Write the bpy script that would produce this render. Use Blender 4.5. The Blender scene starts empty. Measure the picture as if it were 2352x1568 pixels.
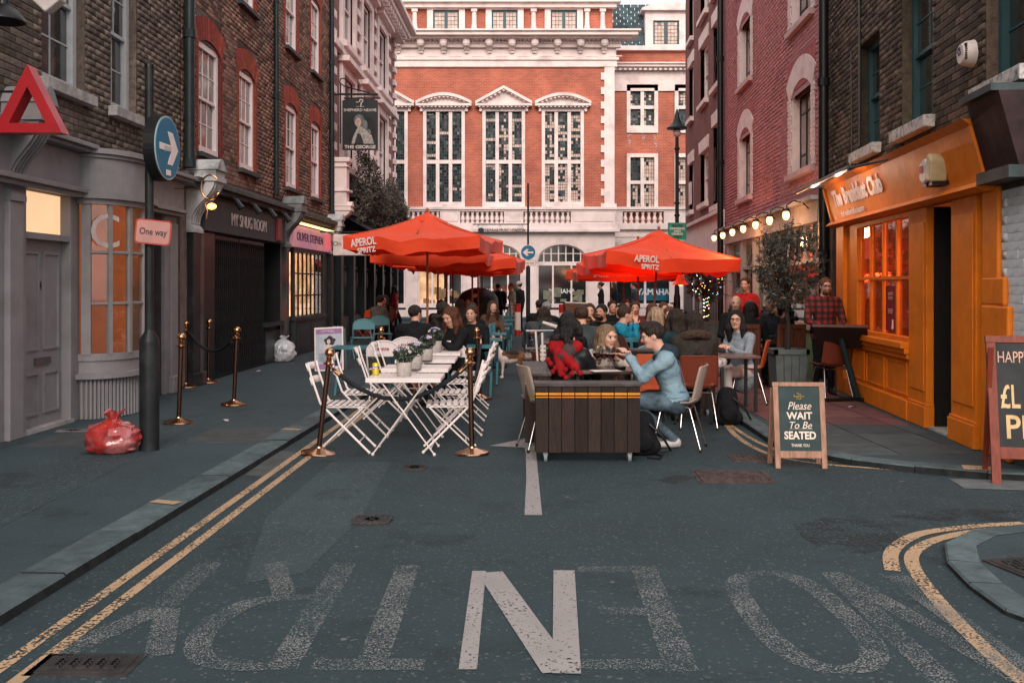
import bpy, math, random
import numpy as np
from mathutils import Vector, Matrix, noise as mnoise
R = math.radians
rnd = random.Random(7)
scene = bpy.context.scene
COL = scene.collection
# ---------------- camera, sky, sun, exposure ----------------
F = 2287.0; CX = 1176.0; HY = 657.0; H = 1.56      # focal length / centre / horizon in the working pixel grid, eye height
cam = bpy.data.cameras.new('camera'); camo = bpy.data.objects.new('camera', cam); COL.objects.link(camo)
cam.sensor_width = 36.0; cam.lens = 36.0 * F / 2352.0
cam.shift_y = -(784.0 - HY) / 2352.0
cam.clip_end = 400; cam.clip_start = 0.1
camo.location = (0, 0, H); camo.rotation_euler = (R(90), 0, 0)
scene.camera = camo
world = bpy.data.worlds.new('World'); scene.world = world; world.use_nodes = True
wn = world.node_tree.nodes; wl = world.node_tree.links
for n in list(wn): wn.remove(n)
SUN_EL, SUN_AZ = R(32), R(-160)
sky = wn.new('ShaderNodeTexSky'); sky.sky_type = 'NISHITA'; sky.sun_disc = False
sky.sun_elevation = SUN_EL; sky.sun_rotation = R(200); sky.dust_density = 4.0; sky.air_density = 1.0
bg1 = wn.new('ShaderNodeBackground'); bg1.inputs[1].default_value = 0.05
bg2 = wn.new('ShaderNodeBackground'); bg2.inputs[0].default_value = (1.0, 0.92, 0.89, 1); bg2.inputs[1].default_value = 0.92
addn = wn.new('ShaderNodeAddShader'); wo = wn.new('ShaderNodeOutputWorld')
wl.new(sky.outputs[0], bg1.inputs[0]); wl.new(bg1.outputs[0], addn.inputs[0]); wl.new(bg2.outputs[0], addn.inputs[1]); wl.new(addn.outputs[0], wo.inputs[0])
sl = bpy.data.lights.new('sun', 'SUN'); sl.energy = 1.6; sl.angle = R(25); sl.color = (1.0, 0.86, 0.78)
slo = bpy.data.objects.new('sun', sl); COL.objects.link(slo)
slo.rotation_euler = Vector((-0.10, 1.0, -0.52)).to_track_quat('-Z', 'Y').to_euler(); slo.location = (0, -5, 30)
vs = scene.view_settings; vs.view_transform = 'Standard'; vs.look = 'None'; vs.exposure = 0.55; vs.gamma = 1.0
vs.use_curve_mapping = False
# ---------------- helpers ----------------
def gp(x, y, z=0.0):
    "picture point lying on the horizontal plane z -> world point"
    d = F * (H - z) / (y - HY); return Vector(((x - CX) * d / F, d, z))
def pt(x, y, d): return Vector(((x - CX) * d / F, d, H - (y - HY) * d / F))
def tag(o, label=None, cat=None, group=None, kind=None):
    if label: o['label'] = label
    if cat: o['category'] = cat
    if group: o['group'] = group
    if kind: o['kind'] = kind
    return o
def empty(name, loc=(0, 0, 0), rz=0.0, label=None, cat=None, group=None, kind=None):
    o = bpy.data.objects.new(name, None); COL.objects.link(o); o.location = loc; o.rotation_euler = (0, 0, rz)
    o.empty_display_size = 0.1
    return tag(o, label, cat, group, kind)
KIDS = {}
def link(name, me, parent=None, loc=None, rot=None, scale=None):
    o = bpy.data.objects.new(name, me); COL.objects.link(o)
    if parent is not None:
        o.parent = parent; KIDS.setdefault(parent.name, []).append(o)
    if loc is not None: o.location = loc
    if rot is not None: o.rotation_euler = rot
    if scale is not None: o.scale = scale
    return o
def dup(o, loc=None, rz=None, label=None, group=None, parent=None, mats=None):
    c = o.copy(); COL.objects.link(c)
    if parent is not None: c.parent = parent; KIDS.setdefault(parent.name, []).append(c)
    for ch in list(KIDS.get(o.name, [])): dup(ch, parent=c)
    if loc is not None: c.location = loc
    if rz is not None: c.rotation_euler = (c.rotation_euler[0], c.rotation_euler[1], rz)
    if label: c['label'] = label
    if group: c['group'] = group
    return c
def rbox(x, y, z, r=0): pass
class MB:
    def __init__(s, xf=None): s.v = []; s.f = []; s.m = []; s.xf = xf; s.mi = 0
    def add(s, vs_, fs):
        b = len(s.v)
        if s.xf is not None: vs_ = [s.xf @ Vector(p) for p in vs_]
        s.v += [tuple(p) for p in vs_]; s.f += [tuple(b + i for i in f) for f in fs]; s.m += [s.mi] * len(fs); return s
    def box(s, x0, y0, z0, x1, y1, z1, taper=None):
        if x0 > x1: x0, x1 = x1, x0
        if y0 > y1: y0, y1 = y1, y0
        if z0 > z1: z0, z1 = z1, z0
        return s.add([(x0,y0,z0),(x1,y0,z0),(x1,y1,z0),(x0,y1,z0),(x0,y0,z1),(x1,y0,z1),(x1,y1,z1),(x0,y1,z1)],
                     [(3,2,1,0),(4,5,6,7),(0,1,5,4),(1,2,6,5),(2,3,7,6),(3,0,4,7)])
    def cbox(s, c, sz, b=0.0):
        return s.box(c[0]-sz[0]/2, c[1]-sz[1]/2, c[2]-sz[2]/2, c[0]+sz[0]/2, c[1]+sz[1]/2, c[2]+sz[2]/2)
    def tube(s, pts, r, n=8, cap=True, flat=None):
        pts = [Vector(p) for p in pts]; rs = r if isinstance(r, (list, tuple)) else [r] * len(pts)
        up = None; vs_ = []; fs = []
        for i, p in enumerate(pts):
            t = (pts[min(i+1, len(pts)-1)] - pts[max(i-1, 0)]).normalized()
            if up is None:
                up = Vector((0, 0, 1)) if abs(t.z) < .9 else Vector((1, 0, 0))
            a = t.cross(up).normalized(); b_ = a.cross(t).normalized(); up = b_
            for k in range(n):
                an = 2 * math.pi * (k + .5) / n; ra = rs[i]; rb = rs[i] * (flat or 1)
                vs_.append(p + a * math.cos(an) * ra + b_ * math.sin(an) * rb)
        for i in range(len(pts) - 1):
            for k in range(n):
                fs.append((i*n+k, i*n+(k+1)%n, (i+1)*n+(k+1)%n, (i+1)*n+k))
        if cap: fs.append(tuple(range(n-1, -1, -1))); fs.append(tuple((len(pts)-1)*n + k for k in range(n)))
        return s.add(vs_, fs)
    def lathe(s, prof, n=20, c=(0, 0, 0), ang=2*math.pi):
        vs_ = []; fs = []; full = abs(ang - 2*math.pi) < 1e-6; m = n if full else n + 1
        for (r, z) in prof:
            for k in range(m):
                a = ang * k / n; vs_.append((c[0] + r*math.cos(a), c[1] + r*math.sin(a), c[2] + z))
        for i in range(len(prof)-1):
            for k in range(n):
                k2 = (k+1) % m; fs.append((i*m+k, i*m+k2, (i+1)*m+k2, (i+1)*m+k))
        if full and prof[0][0] > 1e-4: fs.append(tuple(range(m-1, -1, -1)))
        if full and prof[-1][0] > 1e-4: fs.append(tuple((len(prof)-1)*m + k for k in range(m)))
        return s.add(vs_, fs)
    def prism(s, poly, a0, a1, axis='y'):
        "poly of 2D points; axis y: (x,z) swept a0..a1; axis x: (y,z); axis z: (x,y)"
        def mk(p, a): return {'y': (p[0], a, p[1]), 'x': (a, p[0], p[1]), 'z': (p[0], p[1], a)}[axis]
        n = len(poly); vs_ = [mk(p, a0) for p in poly] + [mk(p, a1) for p in poly]
        fs = [tuple(range(n)), tuple(range(2*n-1, n-1, -1))] + [(i, i+n, (i+1)%n+n, (i+1)%n) for i in range(n)]
        return s.add(vs_, fs)
    def ball(s, c, r, n=10, sc=(1, 1, 1)):
        vs_ = [(c[0], c[1], c[2]-r*sc[2])]; fs = []; m = max(4, n//2)
        for i in range(1, m):
            th = math.pi*i/m
            for k in range(n):
                a = 2*math.pi*k/n; vs_.append((c[0]+r*sc[0]*math.sin(th)*math.cos(a), c[1]+r*sc[1]*math.sin(th)*math.sin(a), c[2]-r*sc[2]*math.cos(th)))
        vs_.append((c[0], c[1], c[2]+r*sc[2]))
        for k in range(n): fs.append((0, 1+(k+1)%n, 1+k))
        for i in range(m-2):
            for k in range(n):
                a = 1+i*n+k; b_ = 1+i*n+(k+1)%n; fs.append((a, b_, b_+n, a+n))
        t = len(vs_)-1
        for k in range(n): fs.append((t, 1+(m-2)*n+k, 1+(m-2)*n+(k+1)%n))
        return s.add(vs_, fs)
    def grid(s, fn, nu, nv, closed_u=False, thick=None):
        vs_ = []; fs = []
        for j in range(nv+1):
            for i in range(nu if closed_u else nu+1): vs_.append(fn(i/nu, j/nv))
        w = nu if closed_u else nu+1
        for j in range(nv):
            for i in range(nu):
                i2 = (i+1) % w; fs.append((j*w+i, j*w+i2, (j+1)*w+i2, (j+1)*w+i))
        return s.add(vs_, fs)
    def mesh(s, name, mats=None, smooth=False, fix=True):
        me = bpy.data.meshes.new(name); me.from_pydata(s.v, [], s.f)
        if mats:
            for m in (mats if isinstance(mats, (list, tuple)) else [mats]): me.materials.append(m)
        if any(s.m): me.polygons.foreach_set('material_index', s.m)
        me.update()
        if fix:
            import bmesh
            bm = bmesh.new(); bm.from_mesh(me); bmesh.ops.recalc_face_normals(bm, faces=bm.faces); bm.to_mesh(me); bm.free()
        if smooth:
            me.polygons.foreach_set('use_smooth', [True]*len(me.polygons))
            me.set_sharp_from_angle(angle=R(smooth if smooth is not True else 40))
        return me
    def build(s, name, mat, parent=None, smooth=False, loc=None, rot=None, bevel=0.0, solid=0.0, fix=True):
        o = link(name, s.mesh(name, mat, smooth, fix), parent, loc, rot)
        if solid: m = o.modifiers.new('solid', 'SOLIDIFY'); m.thickness = solid; m.offset = 0
        if bevel: m = o.modifiers.new('bevel', 'BEVEL'); m.width = bevel; m.segments = 2; m.limit_method = 'ANGLE'; m.angle_limit = R(40)
        return o
# ---------------- materials ----------------
MATS = {}
def nodes(m): return m.node_tree.nodes, m.node_tree.links
def mat(name, col=(.5,.5,.5), rough=.6, metal=0.0, var=.18, vscale=6.0, bump=.0, bscale=60.0, spec=.22, col2=None, stretch=None, coords='Object', dirt=None, emis=None, es=0.0, trans=0.0, rnd_amt=0.0, alpha=None, coat=0.0, sheen=0.0):
    if name in MATS: return MATS[name]
    m = bpy.data.materials.new(name); m.use_nodes = True; N, L = nodes(m); p = N['Principled BSDF']
    tc = N.new('ShaderNodeTexCoord'); mp = N.new('ShaderNodeMapping'); L.new(tc.outputs[coords], mp.inputs[0])
    if stretch: mp.inputs[3].default_value = stretch
    nz = N.new('ShaderNodeTexNoise'); nz.inputs['Scale'].default_value = vscale; nz.inputs['Detail'].default_value = 6; nz.inputs['Roughness'].default_value = .65
    L.new(mp.outputs[0], nz.inputs[0])
    mr = N.new('ShaderNodeMapRange'); mr.inputs[1].default_value = .3; mr.inputs[2].default_value = .7; L.new(nz.outputs[0], mr.inputs[0])
    c2 = col2 or tuple(max(0, c*(1-2*var)) for c in col)
    mx = N.new('ShaderNodeMix'); mx.data_type = 'RGBA'; mx.inputs[6].default_value = (*col, 1); mx.inputs[7].default_value = (*c2, 1)
    L.new(mr.outputs[0], mx.inputs[0]); out = mx.outputs[2]
    if rnd_amt:
        oi = N.new('ShaderNodeObjectInfo'); at = N.new('ShaderNodeAttribute'); at.attribute_name = 'rnd'
        ad = N.new('ShaderNodeMath'); ad.operation = 'ADD'; L.new(oi.outputs['Random'], ad.inputs[0]); L.new(at.outputs['Fac'], ad.inputs[1])
        fr = N.new('ShaderNodeMath'); fr.operation = 'FRACT'; L.new(ad.outputs[0], fr.inputs[0])
        m2 = N.new('ShaderNodeMapRange'); m2.inputs[3].default_value = 1-rnd_amt; m2.inputs[4].default_value = 1+rnd_amt; L.new(fr.outputs[0], m2.inputs[0])
        hs = N.new('ShaderNodeHueSaturation'); L.new(m2.outputs[0], hs.inputs['Value']); L.new(out, hs.inputs['Color']); out = hs.outputs[0]
        m3 = N.new('ShaderNodeMath'); m3.operation = 'MULTIPLY_ADD'; m3.inputs[1].default_value = .03*min(1, rnd_amt*3); m3.inputs[2].default_value = .5-.015*min(1, rnd_amt*3)
        f2 = N.new('ShaderNodeMath'); f2.operation = 'MULTIPLY'; f2.inputs[1].default_value = 7.31; L.new(fr.outputs[0], f2.inputs[0]); f3 = N.new('ShaderNodeMath'); f3.operation = 'FRACT'; L.new(f2.outputs[0], f3.inputs[0])
        L.new(f3.outputs[0], m3.inputs[0]); L.new(m3.outputs[0], hs.inputs['Hue'])
    if dirt:   # (colour, amount, scale) irregular grime with its own shape
        nd = N.new('ShaderNodeTexNoise'); nd.inputs['Scale'].default_value = dirt[2]; nd.inputs['Detail'].default_value = 8; L.new(tc.outputs[coords], nd.inputs[0])
        rr = N.new('ShaderNodeMapRange'); rr.inputs[1].default_value = .5; rr.inputs[2].default_value = .72; rr.inputs[4].default_value = dirt[1]; L.new(nd.outputs[0], rr.inputs[0])
        md = N.new('ShaderNodeMix'); md.data_type = 'RGBA'; L.new(rr.outputs[0], md.inputs[0]); L.new(out, md.inputs[6]); md.inputs[7].default_value = (*dirt[0], 1); out = md.outputs[2]
    L.new(out, p.inputs['Base Color'])
    rg = N.new('ShaderNodeMapRange'); rg.inputs[3].default_value = max(0.02, rough-.08); rg.inputs[4].default_value = min(1, rough+.1); L.new(nz.outputs[0], rg.inputs[0]); L.new(rg.outputs[0], p.inputs['Roughness'])
    p.inputs['Metallic'].default_value = metal; p.inputs['Specular IOR Level'].default_value = spec
    if coat: p.inputs['Coat Weight'].default_value = coat; p.inputs['Coat Roughness'].default_value = .1
    if sheen: p.inputs['Sheen Weight'].default_value = sheen
    if trans: p.inputs['Transmission Weight'].default_value = trans
    if emis: p.inputs['Emission Color'].default_value = (*emis, 1); p.inputs['Emission Strength'].default_value = es
    if bump:
        nb = N.new('ShaderNodeTexNoise'); nb.inputs['Scale'].default_value = bscale; nb.inputs['Detail'].default_value = 5; L.new(mp.outputs[0], nb.inputs[0])
        bp = N.new('ShaderNodeBump'); bp.inputs['Strength'].default_value = bump; bp.inputs['Distance'].default_value = .02; L.new(nb.outputs[0], bp.inputs['Height']); L.new(bp.outputs[0], p.inputs['Normal'])
    MATS[name] = m; return m
def emat(name, col, s, var=0.0, scale=3.0, col2=None):
    if name in MATS: return MATS[name]
    m = bpy.data.materials.new(name); m.use_nodes = True; N, L = nodes(m); p = N['Principled BSDF']
    p.inputs['Base Color'].default_value = (*[c*.4 for c in col], 1); p.inputs['Emission Strength'].default_value = s
    if var:
        tc = N.new('ShaderNodeTexCoord'); nz = N.new('ShaderNodeTexNoise'); nz.inputs['Scale'].default_value = scale; nz.inputs['Detail'].default_value = 3; L.new(tc.outputs['Object'], nz.inputs[0])
        mr = N.new('ShaderNodeMapRange'); mr.inputs[1].default_value = .35; mr.inputs[2].default_value = .65; L.new(nz.outputs[0], mr.inputs[0])
        mx = N.new('ShaderNodeMix'); mx.data_type = 'RGBA'; mx.inputs[6].default_value = (*col, 1); mx.inputs[7].default_value = (*(col2 or [c*(1-var) for c in col]), 1)
        L.new(mr.outputs[0], mx.inputs[0]); L.new(mx.outputs[2], p.inputs['Emission Color'])
    else: p.inputs['Emission Color'].default_value = (*col, 1)
    MATS[name] = m; return m
def glass(name, tint=(.9,.95,.95), alpha=.25, rough=.03):
    if name in MATS: return MATS[name]
    m = bpy.data.materials.new(name); m.use_nodes = True; N, L = nodes(m); N.remove(N['Principled BSDF'])
    t = N.new('ShaderNodeBsdfTransparent'); t.inputs[0].default_value = (*tint, 1)
    g = N.new('ShaderNodeBsdfGlossy'); g.inputs['Roughness'].default_value = rough
    fr = N.new('ShaderNodeFresnel'); fr.inputs[0].default_value = 1.5
    mt = N.new('ShaderNodeMath'); mt.operation = 'MULTIPLY_ADD'; mt.inputs[1].default_value = .55; mt.inputs[2].default_value = alpha*.3; L.new(fr.outputs[0], mt.inputs[0])
    tc = N.new('ShaderNodeTexCoord'); nz = N.new('ShaderNodeTexNoise'); nz.inputs['Scale'].default_value = 3; L.new(tc.outputs['Object'], nz.inputs[0])
    bp = N.new('ShaderNodeBump'); bp.inputs['Strength'].default_value = .06; L.new(nz.outputs[0], bp.inputs['Height']); L.new(bp.outputs[0], g.inputs['Normal'])
    mx = N.new('ShaderNodeMixShader'); L.new(mt.outputs[0], mx.inputs[0]); L.new(t.outputs[0], mx.inputs[1]); L.new(g.outputs[0], mx.inputs[2])
    L.new(mx.outputs[0], N['Material Output'].inputs[0]); MATS[name] = m; return m
def paint_worn(name, col, cover, scale=55.0, big=2.5, w=.55):
    "thermoplastic road paint with real gaps worn through it"
    if name in MATS: return MATS[name]
    m = bpy.data.materials.new(name); m.use_nodes = True; N, L = nodes(m); p = N['Principled BSDF']
    p.inputs['Roughness'].default_value = .75
    tc = N.new('ShaderNodeTexCoord'); nz = N.new('ShaderNodeTexNoise'); nz.inputs['Scale'].default_value = scale; nz.inputs['Detail'].default_value = 4; L.new(tc.outputs['Object'], nz.inputs[0])
    n2 = N.new('ShaderNodeTexNoise'); n2.inputs['Scale'].default_value = big; n2.inputs['Detail'].default_value = 3; L.new(tc.outputs['Object'], n2.inputs[0])
    a = N.new('ShaderNodeMath'); a.operation = 'MULTIPLY_ADD'; a.inputs[1].default_value = w; L.new(n2.outputs[0], a.inputs[0]); L.new(nz.outputs[0], a.inputs[2])
    mr = N.new('ShaderNodeMapRange'); mr.inputs[1].default_value = .705+.5*w-cover*.4; mr.inputs[2].default_value = .765+.5*w-cover*.4; L.new(a.outputs[0], mr.inputs[0])
    mx0 = N.new('ShaderNodeMix'); mx0.data_type = 'RGBA'; mx0.inputs[6].default_value = (*col, 1); mx0.inputs[7].default_value = (*[c*.6 for c in col], 1); L.new(n2.outputs[0], mx0.inputs[0]); L.new(mx0.outputs[2], p.inputs[0])
    t = N.new('ShaderNodeBsdfTransparent'); mx = N.new('ShaderNodeMixShader'); L.new(mr.outputs[0], mx.inputs[0]); L.new(t.outputs[0], mx.inputs[1]); L.new(p.outputs[0], mx.inputs[2])
    L.new(mx.outputs[0], N['Material Output'].inputs[0]); MATS[name] = m; return m
WHITE = mat('white_paint', (.74,.62,.6), .55, var=.12, dirt=((.3,.27,.26), .35, 3.0))
STONE = mat('painted_stone', (.76,.635,.61), .7, var=.08, vscale=2.0, bump=.15, dirt=((.33,.29,.29), .55, 1.6))
SASHW = mat('sash_white', (.76,.66,.65), .45, var=.06)
TEALP = mat('teal_sash_paint', (.035,.085,.095), .4, var=.12)
BLACKM = mat('black_metal', (.008,.009,.010), .38, var=.2, spec=.3)
BLACKP = mat('black_paint', (.014,.017,.019), .42, var=.25, dirt=((.05,.055,.06), .4, 4))
GREYP = mat('grey_shop_paint', (.215,.21,.215), .55, var=.08, dirt=((.1,.095,.09), .5, 2.2), bump=.05)
ORANGEP = mat('orange_shop_paint', (.74,.19,.009), .5, var=.10, dirt=((.36,.10,.01), .35, 2.5), bump=.15, bscale=25)
BRASS = mat('brass', (.55,.30,.16), .2, 1.0, var=.12, vscale=12)
CHROME = mat('chrome', (.62,.6,.6), .18, 1.0, var=.06)
DGLASS = mat('dark_window_glass', (.012,.022,.026), .06, var=.5, vscale=1.2, spec=.9, coat=.6)
CGLASS = glass('clear_glass')
MORTAR_D = mat('dark_mortar', (.10,.085,.075), .95, var=.3, bump=.3)
MORTAR_R = mat('grey_mortar', (.20,.155,.14), .95, var=.25, bump=.3)
MORTAR_P = mat('pink_mortar', (.42,.26,.27), .95, var=.15, bump=.3)
BR_DARK = mat('sooty_brick', (.155,.122,.10), .9, var=.3, vscale=14, bump=.5, bscale=45, rnd_amt=.42, dirt=((.02,.018,.016), .7, 1.1))
BR_MIX = mat('mixed_stock_brick', (.26,.155,.115), .9, var=.35, vscale=14, bump=.5, bscale=45, rnd_amt=.55, dirt=((.06,.05,.045), .75, 1.3))
BR_PINK = mat('pink_painted_brick', (.44,.175,.18), .8, var=.16, vscale=10, bump=.4, bscale=40, rnd_amt=.16, dirt=((.18,.06,.07), .65, .7))
BR_OCH = mat('blackened_stock_brick', (.105,.077,.057), .9, var=.3, vscale=14, bump=.5, bscale=45, rnd_amt=.6, dirt=((.015,.014,.013), .8, 1.2))
BR_RED = mat('red_rubbed_brick', (.33,.062,.038), .85, var=.25, vscale=12, bump=.4, rnd_amt=.25)
def brick_tex(name, c1, c2, cm, scale=1.0):
    m = bpy.data.materials.new(name); m.use_nodes = True; N, L = nodes(m); p = N['Principled BSDF']; p.inputs['Roughness'].default_value = .9
    tc = N.new('ShaderNodeTexCoord'); sx = N.new('ShaderNodeSeparateXYZ'); cb = N.new('ShaderNodeCombineXYZ'); L.new(tc.outputs['Object'], sx.inputs[0]); L.new(sx.outputs[0], cb.inputs[0]); L.new(sx.outputs[2], cb.inputs[1])
    b = N.new('ShaderNodeTexBrick'); L.new(cb.outputs[0], b.inputs[0]); b.inputs['Scale'].default_value = 1.0
    b.inputs['Brick Width'].default_value = .225*scale; b.inputs['Row Height'].default_value = .075*scale; b.inputs['Mortar Size'].default_value = .009*scale; b.inputs['Bias'].default_value = -.1
    b.inputs['Color1'].default_value = (*c1, 1); b.inputs['Color2'].default_value = (*c2, 1); b.inputs['Mortar'].default_value = (*cm, 1)
    nz = N.new('ShaderNodeTexNoise'); nz.inputs['Scale'].default_value = .9; nz.inputs['Detail'].default_value = 8; L.new(tc.outputs['Object'], nz.inputs[0])
    mr = N.new('ShaderNodeMapRange'); mr.inputs[1].default_value = .35; mr.inputs[2].default_value = .7; mr.inputs[3].default_value = 1.1; mr.inputs[4].default_value = .68; L.new(nz.outputs[0], mr.inputs[0])
    hs = N.new('ShaderNodeHueSaturation'); L.new(mr.outputs[0], hs.inputs['Value']); L.new(b.outputs[0], hs.inputs['Color']); L.new(hs.outputs[0], p.inputs[0])
    bp = N.new('ShaderNodeBump'); bp.inputs['Strength'].default_value = .5; bp.inputs['Distance'].default_value = .01; bp.invert = True; L.new(b.outputs['Fac'], bp.inputs['Height']); L.new(bp.outputs[0], p.inputs['Normal'])
    MATS[name] = m; return m
BT_RED = brick_tex('red_brickwork', (.44,.11,.058), (.33,.072,.042), (.42,.20,.15))
BT_DRED = brick_tex('dull_red_brickwork', (.25,.10,.09), (.16,.065,.06), (.17,.12,.115))
BT_MAR = brick_tex('maroon_brickwork', (.19,.052,.045), (.14,.04,.036), (.16,.08,.07))
# ---------------- text ----------------
def text_mesh(body, size=.1, extrude=.002, bold=0.0, shear=0.0, spacing=1.0, width=None, align='CENTER', sx=1.0, line=1.0):
    c = bpy.data.curves.new('lettering', 'FONT'); c.body = body; c.size = size; c.extrude = extrude; c.offset = bold; c.shear = shear
    c.space_character = spacing; c.align_x = align; c.align_y = 'CENTER'; c.resolution_u = 3; c.space_line = line
    o = bpy.data.objects.new('tmp', c); COL.objects.link(o)
    dg = bpy.context.evaluated_depsgraph_get(); me = bpy.data.meshes.new_from_object(o.evaluated_get(dg))
    bpy.data.objects.remove(o); bpy.data.curves.remove(c)
    if width and len(me.vertices):
        xs = [v.co.x for v in me.vertices]; w = max(xs)-min(xs); sx = width/w
    if sx != 1.0: me.transform(Matrix.Diagonal((sx, 1, 1, 1)))
    me.transform(Matrix.Rotation(R(90), 4, 'X'))     # stands upright facing -y
    return me
def text(name, body, mt, parent, loc, rot=(0,0,0), label=None, **k):
    me = text_mesh(body, **k); me.name = name; me.materials.clear(); me.materials.append(mt)
    o = link(name, me, parent, loc, rot)
    if label: o['label'] = label
    return o
# ---------------- facade frames ----------------
class Facade:
    "straight street front. local x runs to the viewer's right along it, -y is the street side, z up"
    def __init__(s, a, b, side):       # left/right fronts X = a + b*Y ; side -1 left, +1 right ; back front: side 0, a = Y
        s.a, s.b, s.side = a, b, side
    def setup(s, d0, d1):
        k = math.hypot(1, s.b)
        if s.side < 0: s.o = Vector((s.a+s.b*d0, d0, 0)); s.t = Vector((s.b, 1, 0))/k; s.rz = math.atan2(s.t.y, s.t.x); s.len = (d1-d0)*k
        elif s.side > 0: s.o = Vector((s.a+s.b*d1, d1, 0)); s.t = Vector((-s.b, -1, 0))/k; s.rz = math.atan2(s.t.y, s.t.x); s.len = (d1-d0)*k
        else: s.o = Vector((d0, s.a, 0)); s.t = Vector((1, 0, 0)); s.rz = 0.0; s.len = d1-d0
        return s
    def depth(s, px): return s.a if s.side == 0 else s.a/((px-CX)/F - s.b)
    def u(s, px):
        if s.side == 0: return (px-CX)*s.a/F - s.o.x
        d = s.depth(px); return abs(d - s.o.y)*math.hypot(1, s.b)
    def ud(s, d): return abs(d - s.o.y)*math.hypot(1, s.b)
    def z(s, px, py): return H - (py-HY)*s.depth(px)/F
def wall_cells(mb, u0, u1, z0, z1, holes, y=0.0):
    us = sorted(set([u0, u1] + [max(u0, min(u1, v)) for h in holes for v in (h[0], h[1])]))
    zs = sorted(set([z0, z1] + [max(z0, min(z1, v)) for h in holes for v in (h[2], h[3])]))
    for a, b in zip(us, us[1:]):
        run = None
        for c, d in zip(zs, zs[1:]):
            um, zm = (a+b)/2, (c+d)/2
            if any(h[0] < um < h[1] and h[2] < zm < h[3] for h in holes):
                if run: mb.add([(a,y,run[0]),(b,y,run[0]),(b,y,run[1]),(a,y,run[1])], [(0,1,2,3)]); run = None
            else: run = (run[0], d) if run else (c, d)
        if run: mb.add([(a,y,run[0]),(b,y,run[0]),(b,y,run[1]),(a,y,run[1])], [(0,1,2,3)])
def bricks(parent, u0, u1, z0, z1, holes, mt, near, L_=.225, Hh=.075, gap=.010, proud=.012, n_ind=300, seed=3):
    "every brick is a block of its own; the ones seen largest are parts, the rest one joined part"
    r = random.Random(seed); out = []
    rows = int((z1-z0)/Hh)
    for j in range(rows):
        za, zb = z0+j*Hh, z0+(j+1)*Hh; zm = (za+zb)/2; off = (j % 2)*L_/2
        iv = [(u0, u1)]
        for h in holes:
            if h[2] < zm < h[3]:
                ni = []
                for a, b in iv:
                    if h[1] <= a or h[0] >= b: ni.append((a, b)); continue
                    if h[0] > a: ni.append((a, h[0]))
                    if h[1] < b: ni.append((h[1], b))
                iv = ni
        for a, b in iv:
            k = math.floor((a-off)/L_)
            while k*L_+off < b:
                xa, xb = max(a, k*L_+off), min(b, (k+1)*L_+off); k += 1
                if xb-xa < .03: continue
                out.append((xa+gap/2, xb-gap/2, za+gap/2, zb-gap/2, xb-xa > L_-.001))
    out.sort(key=lambda q: (q[0]-near[0])**2 + 1.6*(q[2]-near[1])**2)
    full = []; rest = []
    for q in out:
        (full if (len(full) < n_ind and q[4]) else rest).append(q)
    if full:
        b = MB(); b.box(-(L_-gap)/2, -proud, -(Hh-gap)/2, (L_-gap)/2, .0, (Hh-gap)/2); me = b.mesh('brick', mt)
        for q in full:
            o = link('brick', me, parent, ((q[0]+q[1])/2, r.uniform(-.002,.003), (q[2]+q[3])/2), (r.uniform(-.012,.012), r.uniform(-.004,.004), 0))
    n = len(rest)
    if n:
        A = np.array([q[:4] for q in rest]); rs = np.random.RandomState(seed); p = -proud - rs.uniform(-.003,.004,n); e = rs.uniform(-.0025,.0025,(n,4))
        V = np.zeros((n,8,3)); x0, x1, za, zb = A[:,0]+e[:,0], A[:,1]+e[:,1], A[:,2]+e[:,2], A[:,3]+e[:,3]
        for i,(xx,zz) in enumerate([(x0,za),(x1,za),(x1,zb),(x0,zb)]):
            V[:,i,0]=xx; V[:,i,2]=zz; V[:,i,1]=p+rs.uniform(-.001,.001,n); V[:,i+4,0]=xx; V[:,i+4,2]=zz; V[:,i+4,1]=.001
        Fq = np.array([[0,1,2,3],[0,4,5,1],[1,5,6,2],[2,6,7,3],[3,7,4,0]]); Fa = (np.arange(n)[:,None,None]*8+Fq[None]).reshape(-1,4)
        me = bpy.data.meshes.new('brickwork'); me.vertices.add(n*8); me.vertices.foreach_set('co', V.reshape(-1))
        me.loops.add(len(Fa)*4); me.loops.foreach_set('vertex_index', Fa.reshape(-1)); me.polygons.add(len(Fa)); me.polygons.foreach_set('loop_start', np.arange(len(Fa))*4)
        at = me.attributes.new('rnd', 'FLOAT', 'FACE'); at.data.foreach_set('value', np.repeat(rs.uniform(0,1,n), 5)); me.materials.append(mt); me.update(calc_edges=True)
        o = link('brickwork', me, parent); o['kind'] = 'stuff'
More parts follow.
